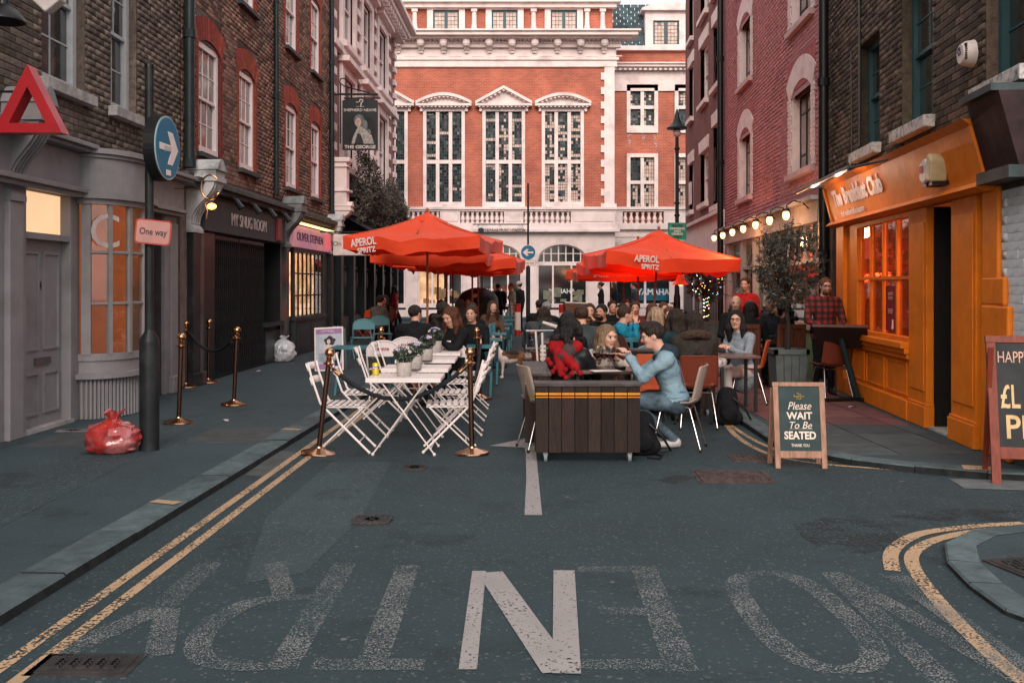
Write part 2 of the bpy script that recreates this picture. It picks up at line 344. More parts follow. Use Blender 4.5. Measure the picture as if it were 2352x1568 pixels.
def sash(parent, u0, u1, z0, z1, paint, depth=.11, nx=3, ny=2, pane=None, curtain=None, frame=.07, sill=None, bars=.018, split=True, label=None, detail=True, reveal=None, sillh=.09, sillout=.09, name='window'):
    "box sash window set back in its opening: frame + sashes, panes, curtain behind, stone sill"
    y = depth; b = MB()
    b.box(u0, y-.01, z0, u0+frame, y+.09, z1); b.box(u1-frame, y-.01, z0, u1, y+.09, z1); b.box(u0+frame, y-.01, z1-frame, u1-frame, y+.09, z1); b.box(u0+frame, y-.012, z0, u1-frame, y+.09, z0+frame*1.2)
    zm = (z0+z1)/2
    ia, ib, za, zb = u0+frame, u1-frame, z0+frame*1.2, z1-frame
    halves = [(za, zm, y+.045), (zm, zb, y+.02)] if split else [(za, zb, y+.03)]
    if split: b.box(ia, y+.005, zm-.022, ib, y+.07, zm+.022)
    for (ha, hb, yy) in halves:
        for i in range(1, nx): x = ia+(ib-ia)*i/nx; b.box(x-bars/2, yy, ha, x+bars/2, yy+.03, hb)
        for j in range(1, ny): z = ha+(hb-ha)*j/ny; b.box(ia, yy+.002, z-bars/2, ib, yy+.028, z+bars/2)
    o = b.build(name, paint, parent)
    if label: o['label'] = label
    pm = pane or DGLASS
    if detail:
        for (ha, hb, yy) in halves:
            pw, ph = (ib-ia)/nx, (hb-ha)/ny; q = MB(); q.box(-pw/2+.005, 0, -ph/2+.005, pw/2-.005, .005, ph/2-.005); me = q.mesh('pane', pm)
            for i in range(nx):
                for j in range(ny): link('pane', me, o, (ia+pw*(i+.5), yy+.014, ha+ph*(j+.5)), (rnd.uniform(-.006,.006), 0, rnd.uniform(-.006,.006)))
    else:
        q = MB()
        for (ha, hb, yy) in halves: q.box(ia, yy+.014, ha, ib, yy+.019, hb)
        q.build('pane', pm, o)
    if curtain:
        c = MB(); n = 26
        def cf(t, s_, xa, xb): return (xa+(xb-xa)*t, y+.2+.02*math.sin(t*60)+.01*math.sin(t*23), z0+.05+(z1-z0-.1)*s_)
        w = (ib-ia)*.38
        c.grid(lambda t, s_: cf(t, s_, ia, ia+w), n, 1); c.grid(lambda t, s_: cf(t, s_, ib-w, ib), n, 1); c.build('curtain', curtain, o, smooth=60, fix=False)
    if reveal:
        c = MB(); c.box(u0-.02, .003, z0, u0, y+.1, z1); c.box(u1, .003, z0, u1+.02, y+.1, z1); c.box(u0-.02, .003, z1, u1+.02, y+.1, z1+.02); c.box(u0-.02,.003,z0-.02,u1+.02,y+.1,z0); c.build('reveal', reveal, o)
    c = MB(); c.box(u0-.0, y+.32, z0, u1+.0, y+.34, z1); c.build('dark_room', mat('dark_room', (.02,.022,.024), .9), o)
    if sill:
        c = MB(); c.box(u0-.08, -sillout, z0-sillh, u1+.08, y-.012, z0-.001); c.build('sill', sill, o, bevel=.008)
    return o
# ---------------- ground ----------------
def asphalt(name, c, sp, spk=(.095,.105,.105), scale=1.0):
    m = bpy.data.materials.new(name); m.use_nodes = True; N, L = nodes(m); p = N['Principled BSDF']
    tc = N.new('ShaderNodeTexCoord')
    def noise(sc, det=4, ro=.6):
        n = N.new('ShaderNodeTexNoise'); n.inputs['Scale'].default_value = sc; n.inputs['Detail'].default_value = det; n.inputs['Roughness'].default_value = ro; L.new(tc.outputs['Object'], n.inputs[0]); return n
    def rng(o, a, b, c_=0, d_=1):
        r = N.new('ShaderNodeMapRange'); r.inputs[1].default_value = a; r.inputs[2].default_value = b; r.inputs[3].default_value = c_; r.inputs[4].default_value = d_; L.new(o, r.inputs[0]); return r.outputs[0]
    def mix(f, a, b):
        x = N.new('ShaderNodeMix'); x.data_type = 'RGBA'
        if isinstance(f, float): x.inputs[0].default_value = f
        else: L.new(f, x.inputs[0])
        for i, q in ((6, a), (7, b)):
            if isinstance(q, tuple): x.inputs[i].default_value = (*q, 1)
            else: L.new(q, x.inputs[i])
        return x.outputs[2]
    big = noise(.45, 6, .7); mid = noise(2.2, 6, .7); fine = noise(130, 3, .7)
    vo = N.new('ShaderNodeTexVoronoi'); vo.inputs['Scale'].default_value = 85*scale; L.new(tc.outputs['Object'], vo.inputs[0])
    vr = N.new('ShaderNodeSeparateColor'); L.new(vo.outputs['Color'], vr.inputs[0])
    base = mix(rng(big.outputs[0], .38, .66), c, tuple(q*.6 for q in c))
    base = mix(rng(mid.outputs[0], .5, .7, 0, .75), base, tuple(q*.55 for q in c))
    base = mix(rng(fine.outputs[0], .35, .75, 0, .6), base, tuple(q*1.5 for q in c))
    base = mix(rng(vr.outputs[0], 1-sp, 1-sp+.03, 0, .75), base, spk)
    gum = N.new('ShaderNodeTexVoronoi'); gum.inputs['Scale'].default_value = 2.1; L.new(tc.outputs['Object'], gum.inputs[0])
    base = mix(rng(gum.outputs['Distance'], .026, .034, .8, 0), base, (.14,.15,.15))
    cr = N.new('ShaderNodeTexVoronoi'); cr.feature = 'DISTANCE_TO_EDGE'; cr.inputs['Scale'].default_value = .42
    nw = noise(1.8, 5, .65); va = N.new('ShaderNodeVectorMath'); va.operation = 'SCALE'; va.inputs['Scale'].default_value = .5; L.new(nw.outputs['Color'], va.inputs[0]); vb = N.new('ShaderNodeVectorMath'); L.new(tc.outputs['Object'], vb.inputs[0]); L.new(va.outputs[0], vb.inputs[1]); L.new(vb.outputs[0], cr.inputs[0])
    base = mix(rng(cr.outputs['Distance'], .001, .004, .35, 0), base, tuple(q*.3 for q in c))
    st = noise(1.1, 8, .75); base = mix(rng(st.outputs[0], .56, .66, 0, .6), base, tuple(q*.3 for q in c))
    L.new(base, p.inputs[0]); p.inputs['Roughness'].default_value = .82; p.inputs['Specular IOR Level'].default_value = .35
    h = N.new('ShaderNodeMath'); h.operation = 'ADD'; L.new(fine.outputs[0], h.inputs[0]); L.new(vo.outputs['Distance'], h.inputs[1])
    bp = N.new('ShaderNodeBump'); bp.inputs['Strength'].default_value = .6; bp.inputs['Distance'].default_value = .006; L.new(h.outputs[0], bp.inputs['Height']); L.new(bp.outputs[0], p.inputs['Normal'])
    MATS[name] = m; return m
ROADM = asphalt('asphalt', (.0165,.034,.041), .05)
PAVM = asphalt('footway_asphalt', (.026,.047,.056), .03, scale=1.3)
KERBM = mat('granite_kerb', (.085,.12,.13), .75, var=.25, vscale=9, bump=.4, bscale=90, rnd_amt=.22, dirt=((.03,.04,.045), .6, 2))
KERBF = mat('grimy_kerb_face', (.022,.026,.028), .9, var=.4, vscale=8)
SLABM = mat('paving_slab', (.058,.072,.078), .8, var=.2, vscale=5, bump=.3, bscale=90, rnd_amt=.2, dirt=((.04,.045,.05), .6, 1.7))
SLABR = mat('red_lit_slab', (.15,.062,.062), .8, var=.2, vscale=5, bump=.3, bscale=90, rnd_amt=.2, dirt=((.06,.045,.045), .6, 1.7))  # red light over the farther paving, put into the slab colour
YEL = paint_worn('yellow_road_paint', (.44,.30,.18), .80, 60, 2.2)
WHT_OLD = paint_worn('faded_white_road_paint', (.205,.225,.225), .43, 130, 2.6, .3)
WHT_NEW = paint_worn('fresh_white_road_paint', (.29,.275,.27), .93, 60, 3.0, .35)
def sheet(name, poly, z, mt, parent=None, label=None, kind='structure'):
    b = MB(); b.add([(p[0], p[1], z) for p in poly], [tuple(range(len(poly)))]); o = b.build(name, mt, parent, fix=False)
    if o.data.polygons[0].normal.z < 0: o.data.flip_normals()
    if parent is None and kind: o['kind'] = kind
    if label: o['label'] = label
    return o
sheet('road', [(-120,-60),(120,-60),(120,200),(-120,200)], 0, ROADM)
PZ = .06
XL = lambda d: -5.15+.022*d
KL = lambda d: -2.5+.033*d
# left pavement: block with kerb stones along its edge
def pave(name, poly, z=PZ, mt=PAVM):
    b = MB(); n = len(poly); b.add([(p[0],p[1],z) for p in poly], [tuple(range(n))]); 
    b.add([(p[0],p[1],z) for p in poly]+[(p[0],p[1],-.05) for p in poly], [(i,(i+1)%n,(i+1)%n+n,i+n) for i in range(n)])
    o = b.build(name, mt); o['kind'] = 'structure'; return o
pav_l = pave('pavement', [(XL(-4)-3,-4),(KL(-4)-.15,-4),(KL(37.5)-.15,37.5),(-40,38.5),(-40,30)])
def kerb_run(pts, w, parent, length=.9, top=PZ+.004, side=-1):
    "kerb stones laid along a polyline, each stone its own block"
    pts = [Vector((p[0], p[1], 0)) for p in pts]; seg = []; acc = 0; cur = pts[0]; path = [cur]
    for q in pts[1:]:
        while (q-cur).length > 1e-6:
            s_ = min((q-cur).length, length-acc); cur = cur+(q-cur).normalized()*s_; acc += s_
            if acc >= length-1e-6: seg.append((path[0], cur)); path = [cur]; acc = 0
    if acc > .1: seg.append((path[0], cur))
    for k, (a, b_) in enumerate(seg):
        t = (b_-a).normalized(); nrm = Vector((-t.y, t.x, 0))*side; L_ = (b_-a).length-.008
        if k > 300: break
        mb = MB(); s_ = rnd.uniform(-.004,.004); dz = rnd.uniform(-.004,.004)
        c = [a+t*.004, a+t*(.004+L_), a+t*(.004+L_)+nrm*w, a+t*.004+nrm*w]
        e = .012
        mb.add([(q.x,q.y,-.03) for q in c]+[(q.x,q.y,top-e+dz) for q in c]+[((q+nrm*e if i<2 else q-nrm*0).x,(q+nrm*e if i<2 else q).y,top+dz) for i,q in enumerate(c)],
               [(3,2,1,0)]+[(i,(i+1)%4,(i+1)%4+4,i+4) for i in range(4)]+[(i+4,(i+1)%4+4,(i+1)%4+8,i+8) for i in range(4)]+[(8,9,10,11)])
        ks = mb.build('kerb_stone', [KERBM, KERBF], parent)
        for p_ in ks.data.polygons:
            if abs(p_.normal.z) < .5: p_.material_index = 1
kerb_run([(KL(d), d) for d in np.arange(-2, 37.6, 1.0)], .24, pav_l, side=1)
# right pavement with its rounded corner (kerb line read in world metres)
KR = [(30,7.6),(6.0,7.7),(4.6,7.82),(3.9,8.0),(3.55,8.2),(3.15,8.45),(2.86,8.78),(2.6,9.25),(2.54,9.7),(2.56,10.5),(2.62,12.5),(2.70,16),(2.85,24),(2.98,33.2),(40,33.8)]
pav_r = pave('pavement', [(30,7.7),(6.0,7.8),(4.6,7.95),(3.95,8.14),(3.62,8.34),(3.25,8.58),(2.98,8.9),(2.74,9.32),(2.68,9.7),(2.70,10.5),(2.76,12.5),(2.84,16),(2.98,24),(3.1,33.1),(40,33.7),(40,20)], PZ-.004)
kerb_run([KR[i] for i in range(1, len(KR)-1)], .18, pav_r, length=.55, side=-1)
# slabs on the right pavement
slab_par = pav_r
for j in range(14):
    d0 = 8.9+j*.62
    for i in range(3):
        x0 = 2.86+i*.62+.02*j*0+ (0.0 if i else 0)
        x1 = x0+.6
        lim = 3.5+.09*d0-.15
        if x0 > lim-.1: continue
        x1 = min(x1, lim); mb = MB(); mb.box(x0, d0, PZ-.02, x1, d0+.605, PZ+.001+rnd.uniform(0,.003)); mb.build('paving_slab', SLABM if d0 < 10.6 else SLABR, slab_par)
for (a, b_, c_, d_) in [(-3.15, 9.55, .8, 1.0), (-2.75, 13.2, .7, .8), (-4.6,9.3,.75,1.5)]:
    mb = MB(); mb.box(a, b_, PZ-.02, a+c_, b_+d_, PZ+.003); mb.build('paving_slab', mat('old_slab', (.06,.07,.072), .85, var=.2, bump=.3, dirt=((.05,.055,.06), .6, 3)), pav_l)
# near right corner island
KC = [(2.93,3.6),(2.72,3.95),(2.58,4.35),(2.50,4.75),(2.50,5.05),(2.58,5.35),(2.76,5.65),(3.05,5.88),(3.5,6.02),(4.2,6.1),(6,6.15)]
KC = [gp(2352,1442),gp(2290,1400),gp(2225,1352),gp(2180,1310),gp(2166,1282),gp(2168,1258),gp(2190,1240),gp(2235,1226),gp(2300,1217),gp(2360,1214)]
KC = [(p.x, p.y) for p in KC]; KC = [(KC[0][0]+1.2, KC[0][1]-1.5)]+KC+[(6, KC[-1][1]+.05)]
pav_c = pave('pavement', [(KC[0][0]+.4,KC[0][1])]+[(p[0]+.13, p[1]+(-.06 if p[1] > 5.4 else 0)) for p in KC[1:-1]]+[(6,KC[-1][1]-.15),(6,1)], .032)
kerb_run(KC, .17, pav_c, length=.42, top=.036, side=-1)
mb = MB(); mb.box(3.02,4.55,.02,3.5,5.1,.041); mb.build('paving_slab', SLABM, pav_c)
far = pave('pavement', [(-40,44.2),(40,44.2),(40,52),(-40,52)], .12)
# yellow lines
def ribbon(name, pts, w, z, mt, parent=None, label=None):
    pts = [Vector((p[0], p[1], 0)) for p in pts]; b = MB(); vs_ = []
    for i, p in enumerate(pts):
        t = (pts[min(i+1,len(pts)-1)]-pts[max(i-1,0)]).normalized(); n = Vector((-t.y,t.x,0))
        vs_ += [(p-n*w/2), (p+n*w/2)]
    b.add([(v.x,v.y,z) for v in vs_], [(2*i,2*i+2,2*i+3,2*i+1) for i in range(len(pts)-1)])
    o = b.build(name, mt, parent, fix=False)
    if len(o.data.polygons) and o.data.polygons[0].normal.z < 0: o.data.flip_normals()
    if parent is None: o['kind'] = 'structure'
    if label: o['label'] = label
    return o
def smooth_path(P, n=6):
    P = [Vector((p[0],p[1],0)) for p in P]; out = []
    for i in range(len(P)-1):
        p0, p1, p2, p3 = P[max(i-1,0)], P[i], P[i+1], P[min(i+2,len(P)-1)]
        for k in range(n):
            t = k/n; out.append(.5*((2*p1)+(p2-p0)*t+(2*p0-5*p1+4*p2-p3)*t*t+(3*p1-p0-3*p2+p3)*t**3))
    out.append(P[-1]); return [(p.x,p.y) for p in out]
YL = lambda d: -2.17+.02*d
ribbon('yellow_line', [(YL(d), d) for d in np.arange(1, 30, .5)], .062, .004, YEL)
ribbon('yellow_line', [(YL(d)+.135, d) for d in np.arange(1, 30, .5)], .062, .004, YEL)
g2 = lambda l: [(gp(x,y).x, gp(x,y).y) for x, y in l]
ribbon('yellow_line', smooth_path(g2([(1660,965),(1690,1000),(1740,1032),(1800,1052),(1890,1066),(2000,1075),(2140,1086)])), .06, .004, YEL)
ribbon('yellow_line', smooth_path(g2([(1640,945),(1690,985),(1755,1022),(1830,1046),(1920,1061),(2050,1073),(2130,1080)])), .05, .004, YEL)
ribbon('yellow_line', smooth_path(g2([(2352,1202),(2260,1207),(2180,1215),(2110,1227),(2065,1250),(2046,1275),(2050,1311)])), .085, .004, YEL)
ribbon('yellow_line', smooth_path(g2([(2352,1210),(2270,1217),(2200,1227),(2135,1245),(2098,1270),(2097,1300),(2130,1350),(2200,1430),(2290,1515),(2345,1560),(2420,1630)])), .08, .004, YEL)
for a in ([(650,986),(690,988)],[(352,1152),(408,1158)]):
    ribbon('yellow_kerb_mark', [(gp(x,y,PZ).x, gp(x,y,PZ).y) for x,y in a], .09, PZ+.0095, YEL)
ribbon('yellow_kerb_mark', [(3.72,8.22),(3.95,8.14)], .2, PZ+.01, YEL)
# worn lettering painted on the road: NO ENTRY, turned away from the camera
def seg(b, p, q, w):
    p, q = Vector((*p,0)), Vector((*q,0)); t = (q-p).normalized(); n = Vector((-t.y,t.x,0))*w/2
    b.add([p-n, q-n, q+n, p+n], [(0,1,2,3)])
def road_letter(name, strokes, w, mt, label=None, z=.004):
    b = MB()
    for s_ in strokes:
        if len(s_) == 2: seg(b, s_[0], s_[1], w if len(s_[0]) < 3 else s_[0][2])
        else:
            P = smooth_path(s_, 5)
            pts = [Vector((*p,0)) for p in P]; vs_ = []
            for i, p in enumerate(pts):
                t = (pts[min(i+1,len(pts)-1)]-pts[max(i-1,0)]).normalized(); n = Vector((-t.y,t.x,0)); 
                ww = w*(.72+.28*abs(t.y)); vs_ += [p-n*ww/2, p+n*ww/2]
            b.add(vs_, [(2*i,2*i+2,2*i+3,2*i+1) for i in range(len(pts)-1)])
    # strokes of one letter are stacked a hair apart so that they never share a plane
    k = 0; vv = []
    for fi, f in enumerate(b.f): pass
    o = b.build(name, mt, None, fix=False); me = o.data
    for v in me.vertices: v.co.z = z
    for p in me.polygons:
        if p.normal.z < 0: p.flip()
    o['kind'] = 'structure'
    if label: o['label'] = label
    return o
def weave(o):   # tiny height offsets between strokes of a letter
    pass
Z0, Z1 = 4.02, 5.52
road_letter('road_letter', [[(-1.70,5.62),(-1.70,4.85)],[(-1.70,4.84),(-1.93,4.2)]], .14, WHT_OLD, 'faded white letter Y painted on the road')
road_letter('road_letter', [[(-1.66,4.80),(-1.49,4.2)]], .12, WHT_OLD, 'right arm of the faded letter Y on the road', z=.0055)
road_letter('road_letter', [[(-.94,5.62),(-.94,4.05)]], .13, WHT_OLD, 'straight stem of the faded letter R on the road')
road_letter('road_letter', [[(-1.01,4.98),(-1.15,4.97),(-1.30,4.88),(-1.38,4.6),(-1.37,4.35),(-1.28,4.15),(-1.12,4.08),(-1.01,4.08)],[(-1.15,5.03),(-1.34,5.62)]], .12, WHT_OLD, 'bowl and leg of the faded letter R on the road', z=.0055)
road_letter('road_letter', [[(-.58,5.56),(-.58,4.17)]], .13, WHT_OLD, 'stem of the faded letter T on the road')
road_letter('road_letter', [[(-.82,4.10),(-.36,4.10)]], .12, WHT_OLD, 'bar of the faded letter T on the road', z=.0055)
road_letter('road_letter', [[(-.18,5.45),(-.18,4.05)]], .075, WHT_NEW, 'bright repainted letter N on the road, its thin stroke')
road_letter('road_letter', [[(-.12,5.42),(.19,4.02)]], .14, WHT_NEW, 'bright repainted letter N on the road, its diagonal', z=.0055)
road_letter('road_letter', [[(.285,5.45),(.22,4.0)]], .115, WHT_NEW, 'bright repainted letter N on the road, its thick stroke', z=.007)
road_letter('road_letter', [[(.73,5.55),(.69,4.03)]], .14, WHT_OLD, 'spine of the faded letter E on the road')
road_letter('road_letter', [[(.36,5.48),(.66,5.48)],[(.42,4.78),(.64,4.76)],[(.28,4.10),(.62,4.10)]], .11, WHT_OLD, 'arms of the faded letter E on the road', z=.0055)
road_letter('road_letter', [[(1.27,5.38),(1.17,5.2),(1.14,4.8),(1.15,4.4),(1.22,4.12),(1.36,4.05),(1.50,4.14),(1.575,4.4),(1.58,4.8),(1.55,5.2),(1.44,5.4),(1.27,5.38)]], .12, WHT_OLD, 'faded letter O painted on the road')
road_letter('road_letter', [[(1.74,5.42),(1.70,3.9)]], .12, WHT_OLD, 'left stroke of the faded last N on the road')
road_letter('road_letter', [[(1.76,5.35),(2.02,3.92)]], .12, WHT_OLD, 'diagonal of the faded last N on the road', z=.0055)
road_letter('road_letter', [[(2.06,5.35),(2.08,3.9)]], .13, WHT_OLD, 'right stroke of the faded last N on the road', z=.007)
b = MB(); b.add([(.085,6.78,0),(.205,6.78,0),(.215,8.0,0),(.225,9.3,0),(.13,9.3,0),(.115,8.0,0)], [(0,1,2,3,4,5)]); b.add([(-.22,9.72,0),(.16,9.60,0),(.19,10.25,0)], [(0,1,2)]); b.add([(.19,10.25,0),(.16,9.60,0),(.62,9.72,0)], [(0,1,2)]); b.add([(.13,9.3,0),(.225,9.3,0),(.23,9.6,0),(.12,9.6,0)], [(0,1,2,3)])
for i, v in enumerate(b.v): b.v[i] = (v[0], v[1], .004)
o = b.build('road_arrow', WHT_NEW, fix=False); o['kind'] = 'structure'
for p in o.data.polygons:
    if p.normal.z < 0: p.flip()
sheet('road_patch', [gp(2180,1100)[:2], gp(2400,1104)[:2], gp(2400,1128)[:2], gp(2215,1122)[:2]], .004, mat('pale_road_patch', (.12,.135,.14), .85, var=.2, bump=.4))
sheet('road_patch', [gp(560,1092)[:2], gp(640,1035)[:2], gp(690,1040)[:2], gp(610,1095)[:2]], .0035, mat('pale_road_patch2', (.075,.085,.085), .85, var=.2, bump=.4))
ASP2 = asphalt('worn_lighter_asphalt', (.026,.046,.053), .10); ASP3 = paint_worn('oily_stain', (.007,.015,.018), .42, 45, 3.5, .9)
def gpoly(l, z, m, par=None): return sheet('asphalt_patch', [gp(x,y,z)[:2] for x,y in l], z+.002, m)
gpoly([(0,1210),(0,1100),(150,1040),(420,960),(480,960),(250,1085)], PZ, ASP2)
gpoly([(560,1340),(700,1315),(820,1200),(900,1060),(760,1062),(610,1190)], 0, ASP2)
gpoly([(1820,1205),(1900,1188),(2010,1195),(2060,1225),(2075,1250),(1990,1272),(1900,1262),(1850,1240)], 0, ASP3)
gpoly([(2040,1185),(2200,1168),(2352,1172),(2352,1196),(2160,1196)], 0, ASP3)
gpoly([(1470,1098),(1560,1090),(1620,1100),(1560,1112)], 0, ASP3)
# manhole covers
IRON = mat('cast_iron', (.045,.045,.046), .55, .3, var=.35, vscale=9, bump=.3, dirt=((.09,.075,.07), .5, 4))
IRONR = mat('rusty_cast_iron', (.085,.06,.058), .65, .2, var=.35, vscale=9, bump=.3)
def manhole(cx, cy, w, l, rz, mt, label, style, z=0.0):
    t = empty('manhole_cover', (cx, cy, z), rz, label, 'manhole cover')
    b = MB(); b.box(-w/2,-l/2,-.02,w/2,l/2,.004); b.build('frame', mt, t)
    b = MB(); b.box(-w/2+.03,-l/2+.03,-.02,w/2-.03,l/2-.03,.007); b.build('lid', mt, t)
    k = MB()
    if style == 0:
        for i in range(7):
            for j in range(7):
                x, y = -w/2+.06+(w-.12)*(i+.5)/7, -l/2+.06+(l-.12)*(j+.5)/7
                if (i+j) % 2: k.box(x-w*.045, y-l*.02, .006, x+w*.045, y+l*.02, .014)
                else: k.box(x-w*.02, y-l*.045, .006, x+w*.02, y+l*.045, .014)
    elif style == 1:
        for rr in (.08,.15,.22,.29):
            rr *= w/.62; n = 16
            for i in range(n):
                a = 2*math.pi*i/n; k.cbox((rr*math.cos(a), rr*math.sin(a)*l/w, .009), (.03,.03,.008))
        for s_ in (-1, 1):
            k.box(-w*.42, s_*l*.42-.008, .006, w*.42, s_*l*.42+.008, .012); k.box(s_*w*.44-.008, -l*.4, .006, s_*w*.44+.008, l*.4, .012)
    else:
        for i in range(5):
            for s_ in (0,1,2,3):
                x = -w/2+.07+(w-.14)*(i+.5)/5; y = -l/2+.07+(l-.14)*(s_+.5)/4
                k.add([(x-.03*w/.6,y-.02,.0065),(x+.03*w/.6,y-.02,.0065),(x,y+.03,.0065),(x-.03*w/.6,y-.02,.016),(x+.03*w/.6,y-.02,.016),(x,y+.03,.016)], [(0,1,2),(3,4,5),(0,1,4,3),(1,2,5,4),(2,0,3,5)])
    k.build('raised_pattern', mt, t); return t
p = gp(200,1527); manhole(p.x, p.y, .42, .24, 0, IRON, 'large dark iron cover with raised triangles lying over the near yellow lines', 2)
p = gp(855,1195); manhole(p.x, p.y, .26, .28, 0, IRON, 'small worn iron cover in the middle of the road', 1)
p = gp(952,1075); manhole(p.x, p.y, .2, .3, 0, IRON, 'faint square iron cover in the road before the white tables', 1)
p = gp(1683,1095); manhole(p.x, p.y, .62, .55, -.04, IRONR, 'reddish iron cover with concentric pattern beside the please wait board', 1)
p = gp(1735,1053); manhole(p.x, p.y, .45, .4, -.04, IRONR, 'reddish iron cover against the yellow lines behind the please wait board', 0)
p = gp(2345,1305,.035); manhole(p.x+.1, p.y, .4, .4, .2, IRON, 'studded iron cover set in the near right pavement corner', 0, .037)
manhole(gp(168,990,PZ).x, gp(168,990,PZ).y, .32, .14, 0, mat('cream_cover', (.2,.17,.17), .8), 'small pale oval cover on the left pavement by the grey shop', 1, PZ)
# ---------------- left side of the street ----------------
def building(name, f, label, wall_h, z0, holes, wall_mat, depth=7, back_mat=None, y=0.0, ztop=None):
    t = empty(name, f.o-Vector((0,0,.06 if f.side else 0)), f.rz, label, 'building')
    b = MB(); wall_cells(b, 0, f.len, z0, wall_h, holes, y)
    b.build('wall', wall_mat, t, fix=False)
    c = MB(); c.add([(0,.36,0),(f.len,.36,0),(f.len,.36,wall_h),(0,.36,wall_h),(0,depth,0),(f.len,depth,0),(f.len,depth,wall_h),(0,depth,wall_h),(0,0,wall_h),(f.len,0,wall_h),(0,0,z0),(f.len,0,z0),(0,.36,z0),(f.len,.36,z0)],
                    [(0,4,5,1),(4,7,6,5),(0,3,7,4),(1,5,6,2),(3,8,9,2),(3,2,6,7),(8,3,12,10),(9,11,13,2),(10,12,13,11)])
    c.build('building_shell', back_mat or MORTAR_D, t, fix=False)
    return t
def soldier_arch(parent, u0, u1, zspring, rise, h, mt, n=None):
    "rubbed brick voussoirs, each a piece, and the timber infill below them"
    w = u1-u0; n = n or int(w/.085)
    rad = (w*w/4+rise*rise)/(2*rise); cz = zspring+rise-rad; cx = (u0+u1)/2; a = math.asin(min(1, (w/2+.08)/rad))
    k0 = None
    for i in range(n):
        t0 = -a+2*a*i/n+.004; t1 = -a+2*a*(i+1)/n-.004; r0, r1 = rad, rad+h
        poly = [(cx+r0*math.sin(t0), cz+r0*math.cos(t0)), (cx+r0*math.sin(t1), cz+r0*math.cos(t1)), (cx+r1*math.sin(t1), cz+r1*math.cos(t1)), (cx+r1*math.sin(t0), cz+r1*math.cos(t0))]
        b = MB(); b.prism(poly, -.02-rnd.uniform(0,.003), .06); b.build('arch_brick', mt, parent)
    top = zspring+rise+h
    return top
fA = Facade(-5.15, .022, -1).setup(1.0, 14.5)
U, Z = fA.u, fA.z; UD = fA.ud
W1 = (UD(10.4), UD(11.42), 3.80, 5.75); W2 = (UD(12.1), UD(12.9), 3.80, 5.75)
door = (UD(10.0), UD(10.95), .12, 2.64)
bowh = (UD(11.15), UD(12.6), .12, 2.72); ent = (UD(12.72), UD(13.75), .12, 2.5)
A = building('grey_shop_house', fA, 'sooty brown brick house with grey bow-windowed shopfront and grey door numbered 4', 11, 0, [W1, W2, door, bowh, ent], MORTAR_D)
bricks(A, UD(7.2), fA.len, 3.2, 6.65, [(w[0]-.0, w[1]+.0, w[2]-.09, w[3]) for w in (W1, W2)], BR_DARK, (UD(9.5), 3.8))
STN = mat('worn_sill_stone', (.42,.40,.39), .8, var=.25, bump=.5, bscale=20, dirt=((.12,.13,.13), .6, 4))
CURT = mat('net_curtain', (.22,.28,.29), .9, var=.15)
for w in (W1, W2): sash(A, *w, mat('dull_white_sash', (.42,.44,.45), .5, var=.1), depth=.11, nx=2, ny=2, sill=STN, curtain=CURT, reveal=BR_DARK, frame=.09, sillout=.12, sillh=.12)
# grey plastered shopfront
b = MB()
def gbox(u0,u1,z0,z1,yo,yi=.0): b.box(u0, -yo, z0, u1, yi, z1)
gbox(0, door[0]-.08, .12, 2.65, .045)
gbox(door[1]+.06, bowh[0]+.04, .12, 2.65, .045)
gbox(ent[1], fA.len-.28, .12, 2.65, .05)
b.build('shopfront_pier', GREYP, A, bevel=.006)
b = MB(); b.box(0,-.10,2.65,bowh[0],0,3.10); b.box(bowh[1],-.10,2.65,fA.len-.12,0,3.10); b.build('fascia', GREYP, A, bevel=.01)
# bow front: curved fascia, frame, ribbed base
bu0, bu1 = bowh[0]+.0, bowh[1]; bm_ = (bu0+bu1)/2; bw = (bu1-bu0)/2; BP = .42
def bow(t, extra=0.0):
    "t 0..1 along the bow -> (u, y) with a shallow elliptical bulge"
    a = math.pi*(1-t); return (bm_+(bw+extra)*math.cos(a), -(BP+extra)*math.sin(a)**.8-.05 if math.sin(a) > 0 else -.05)
def bowband(z0, z1, ex, mt, nm, par=A, inner=0.06, n=28):
    bb = MB(); 
    for i in range(n):
        p, q = bow(i/n, ex), bow((i+1)/n, ex); p2, q2 = bow(i/n, ex-inner), bow((i+1)/n, ex-inner)
        bb.add([(p[0],p[1],z0),(q[0],q[1],z0),(q[0],q[1],z1),(p[0],p[1],z1),(p2[0],p2[1]+.0,z0),(q2[0],q2[1],z0),(q2[0],q2[1],z1),(p2[0],p2[1],z1)], [(0,1,2,3),(7,6,5,4),(3,2,6,7),(0,4,5,1)])
    return bb.build(nm, mt, par, fix=False, smooth=50)
bowband(2.68, 3.10, .05, GREYP, 'curved_fascia', inner=.5)
bowband(3.10, 3.16, .12, GREYP, 'curved_cornice', inner=.55); bowband(3.06, 3.10, .08, GREYP, 'curved_cornice', inner=.5)
bowband(2.60, 2.68, .10, GREYP, 'curved_cornice', inner=.5); bowband(2.54,2.60,.05,GREYP,'window_head')
bowband(.78, .86, .02, GREYP, 'window_rail', inner=.1); bowband(.64, .78, .0, GREYP, 'window_apron'); bowband(.58, .64, .07, GREYP, 'bow_sill', inner=.2)
bowband(.12, .58, -.03, GREYP, 'bow_base', inner=.05)
for i in range(34):
    p = bow((i+.5)/34, -.015); q = bow((i+.6)/34, -.015); an = math.atan2(q[1]-p[1], q[0]-p[0])
    rb = MB(); rb.prism([(-.017,0),(-.009,-.018),(.009,-.018),(.017,0)], .13, .57, 'z'); rb.build('rib', GREYP, A, loc=(p[0],p[1],0), rot=(0,0,an))
GLW = glass('shop_glass', (.95,.9,.85), .25)
bf = empty('bow_window', (0,0,0)); bf.parent = A; KIDS.setdefault(A.name, []).append(bf)
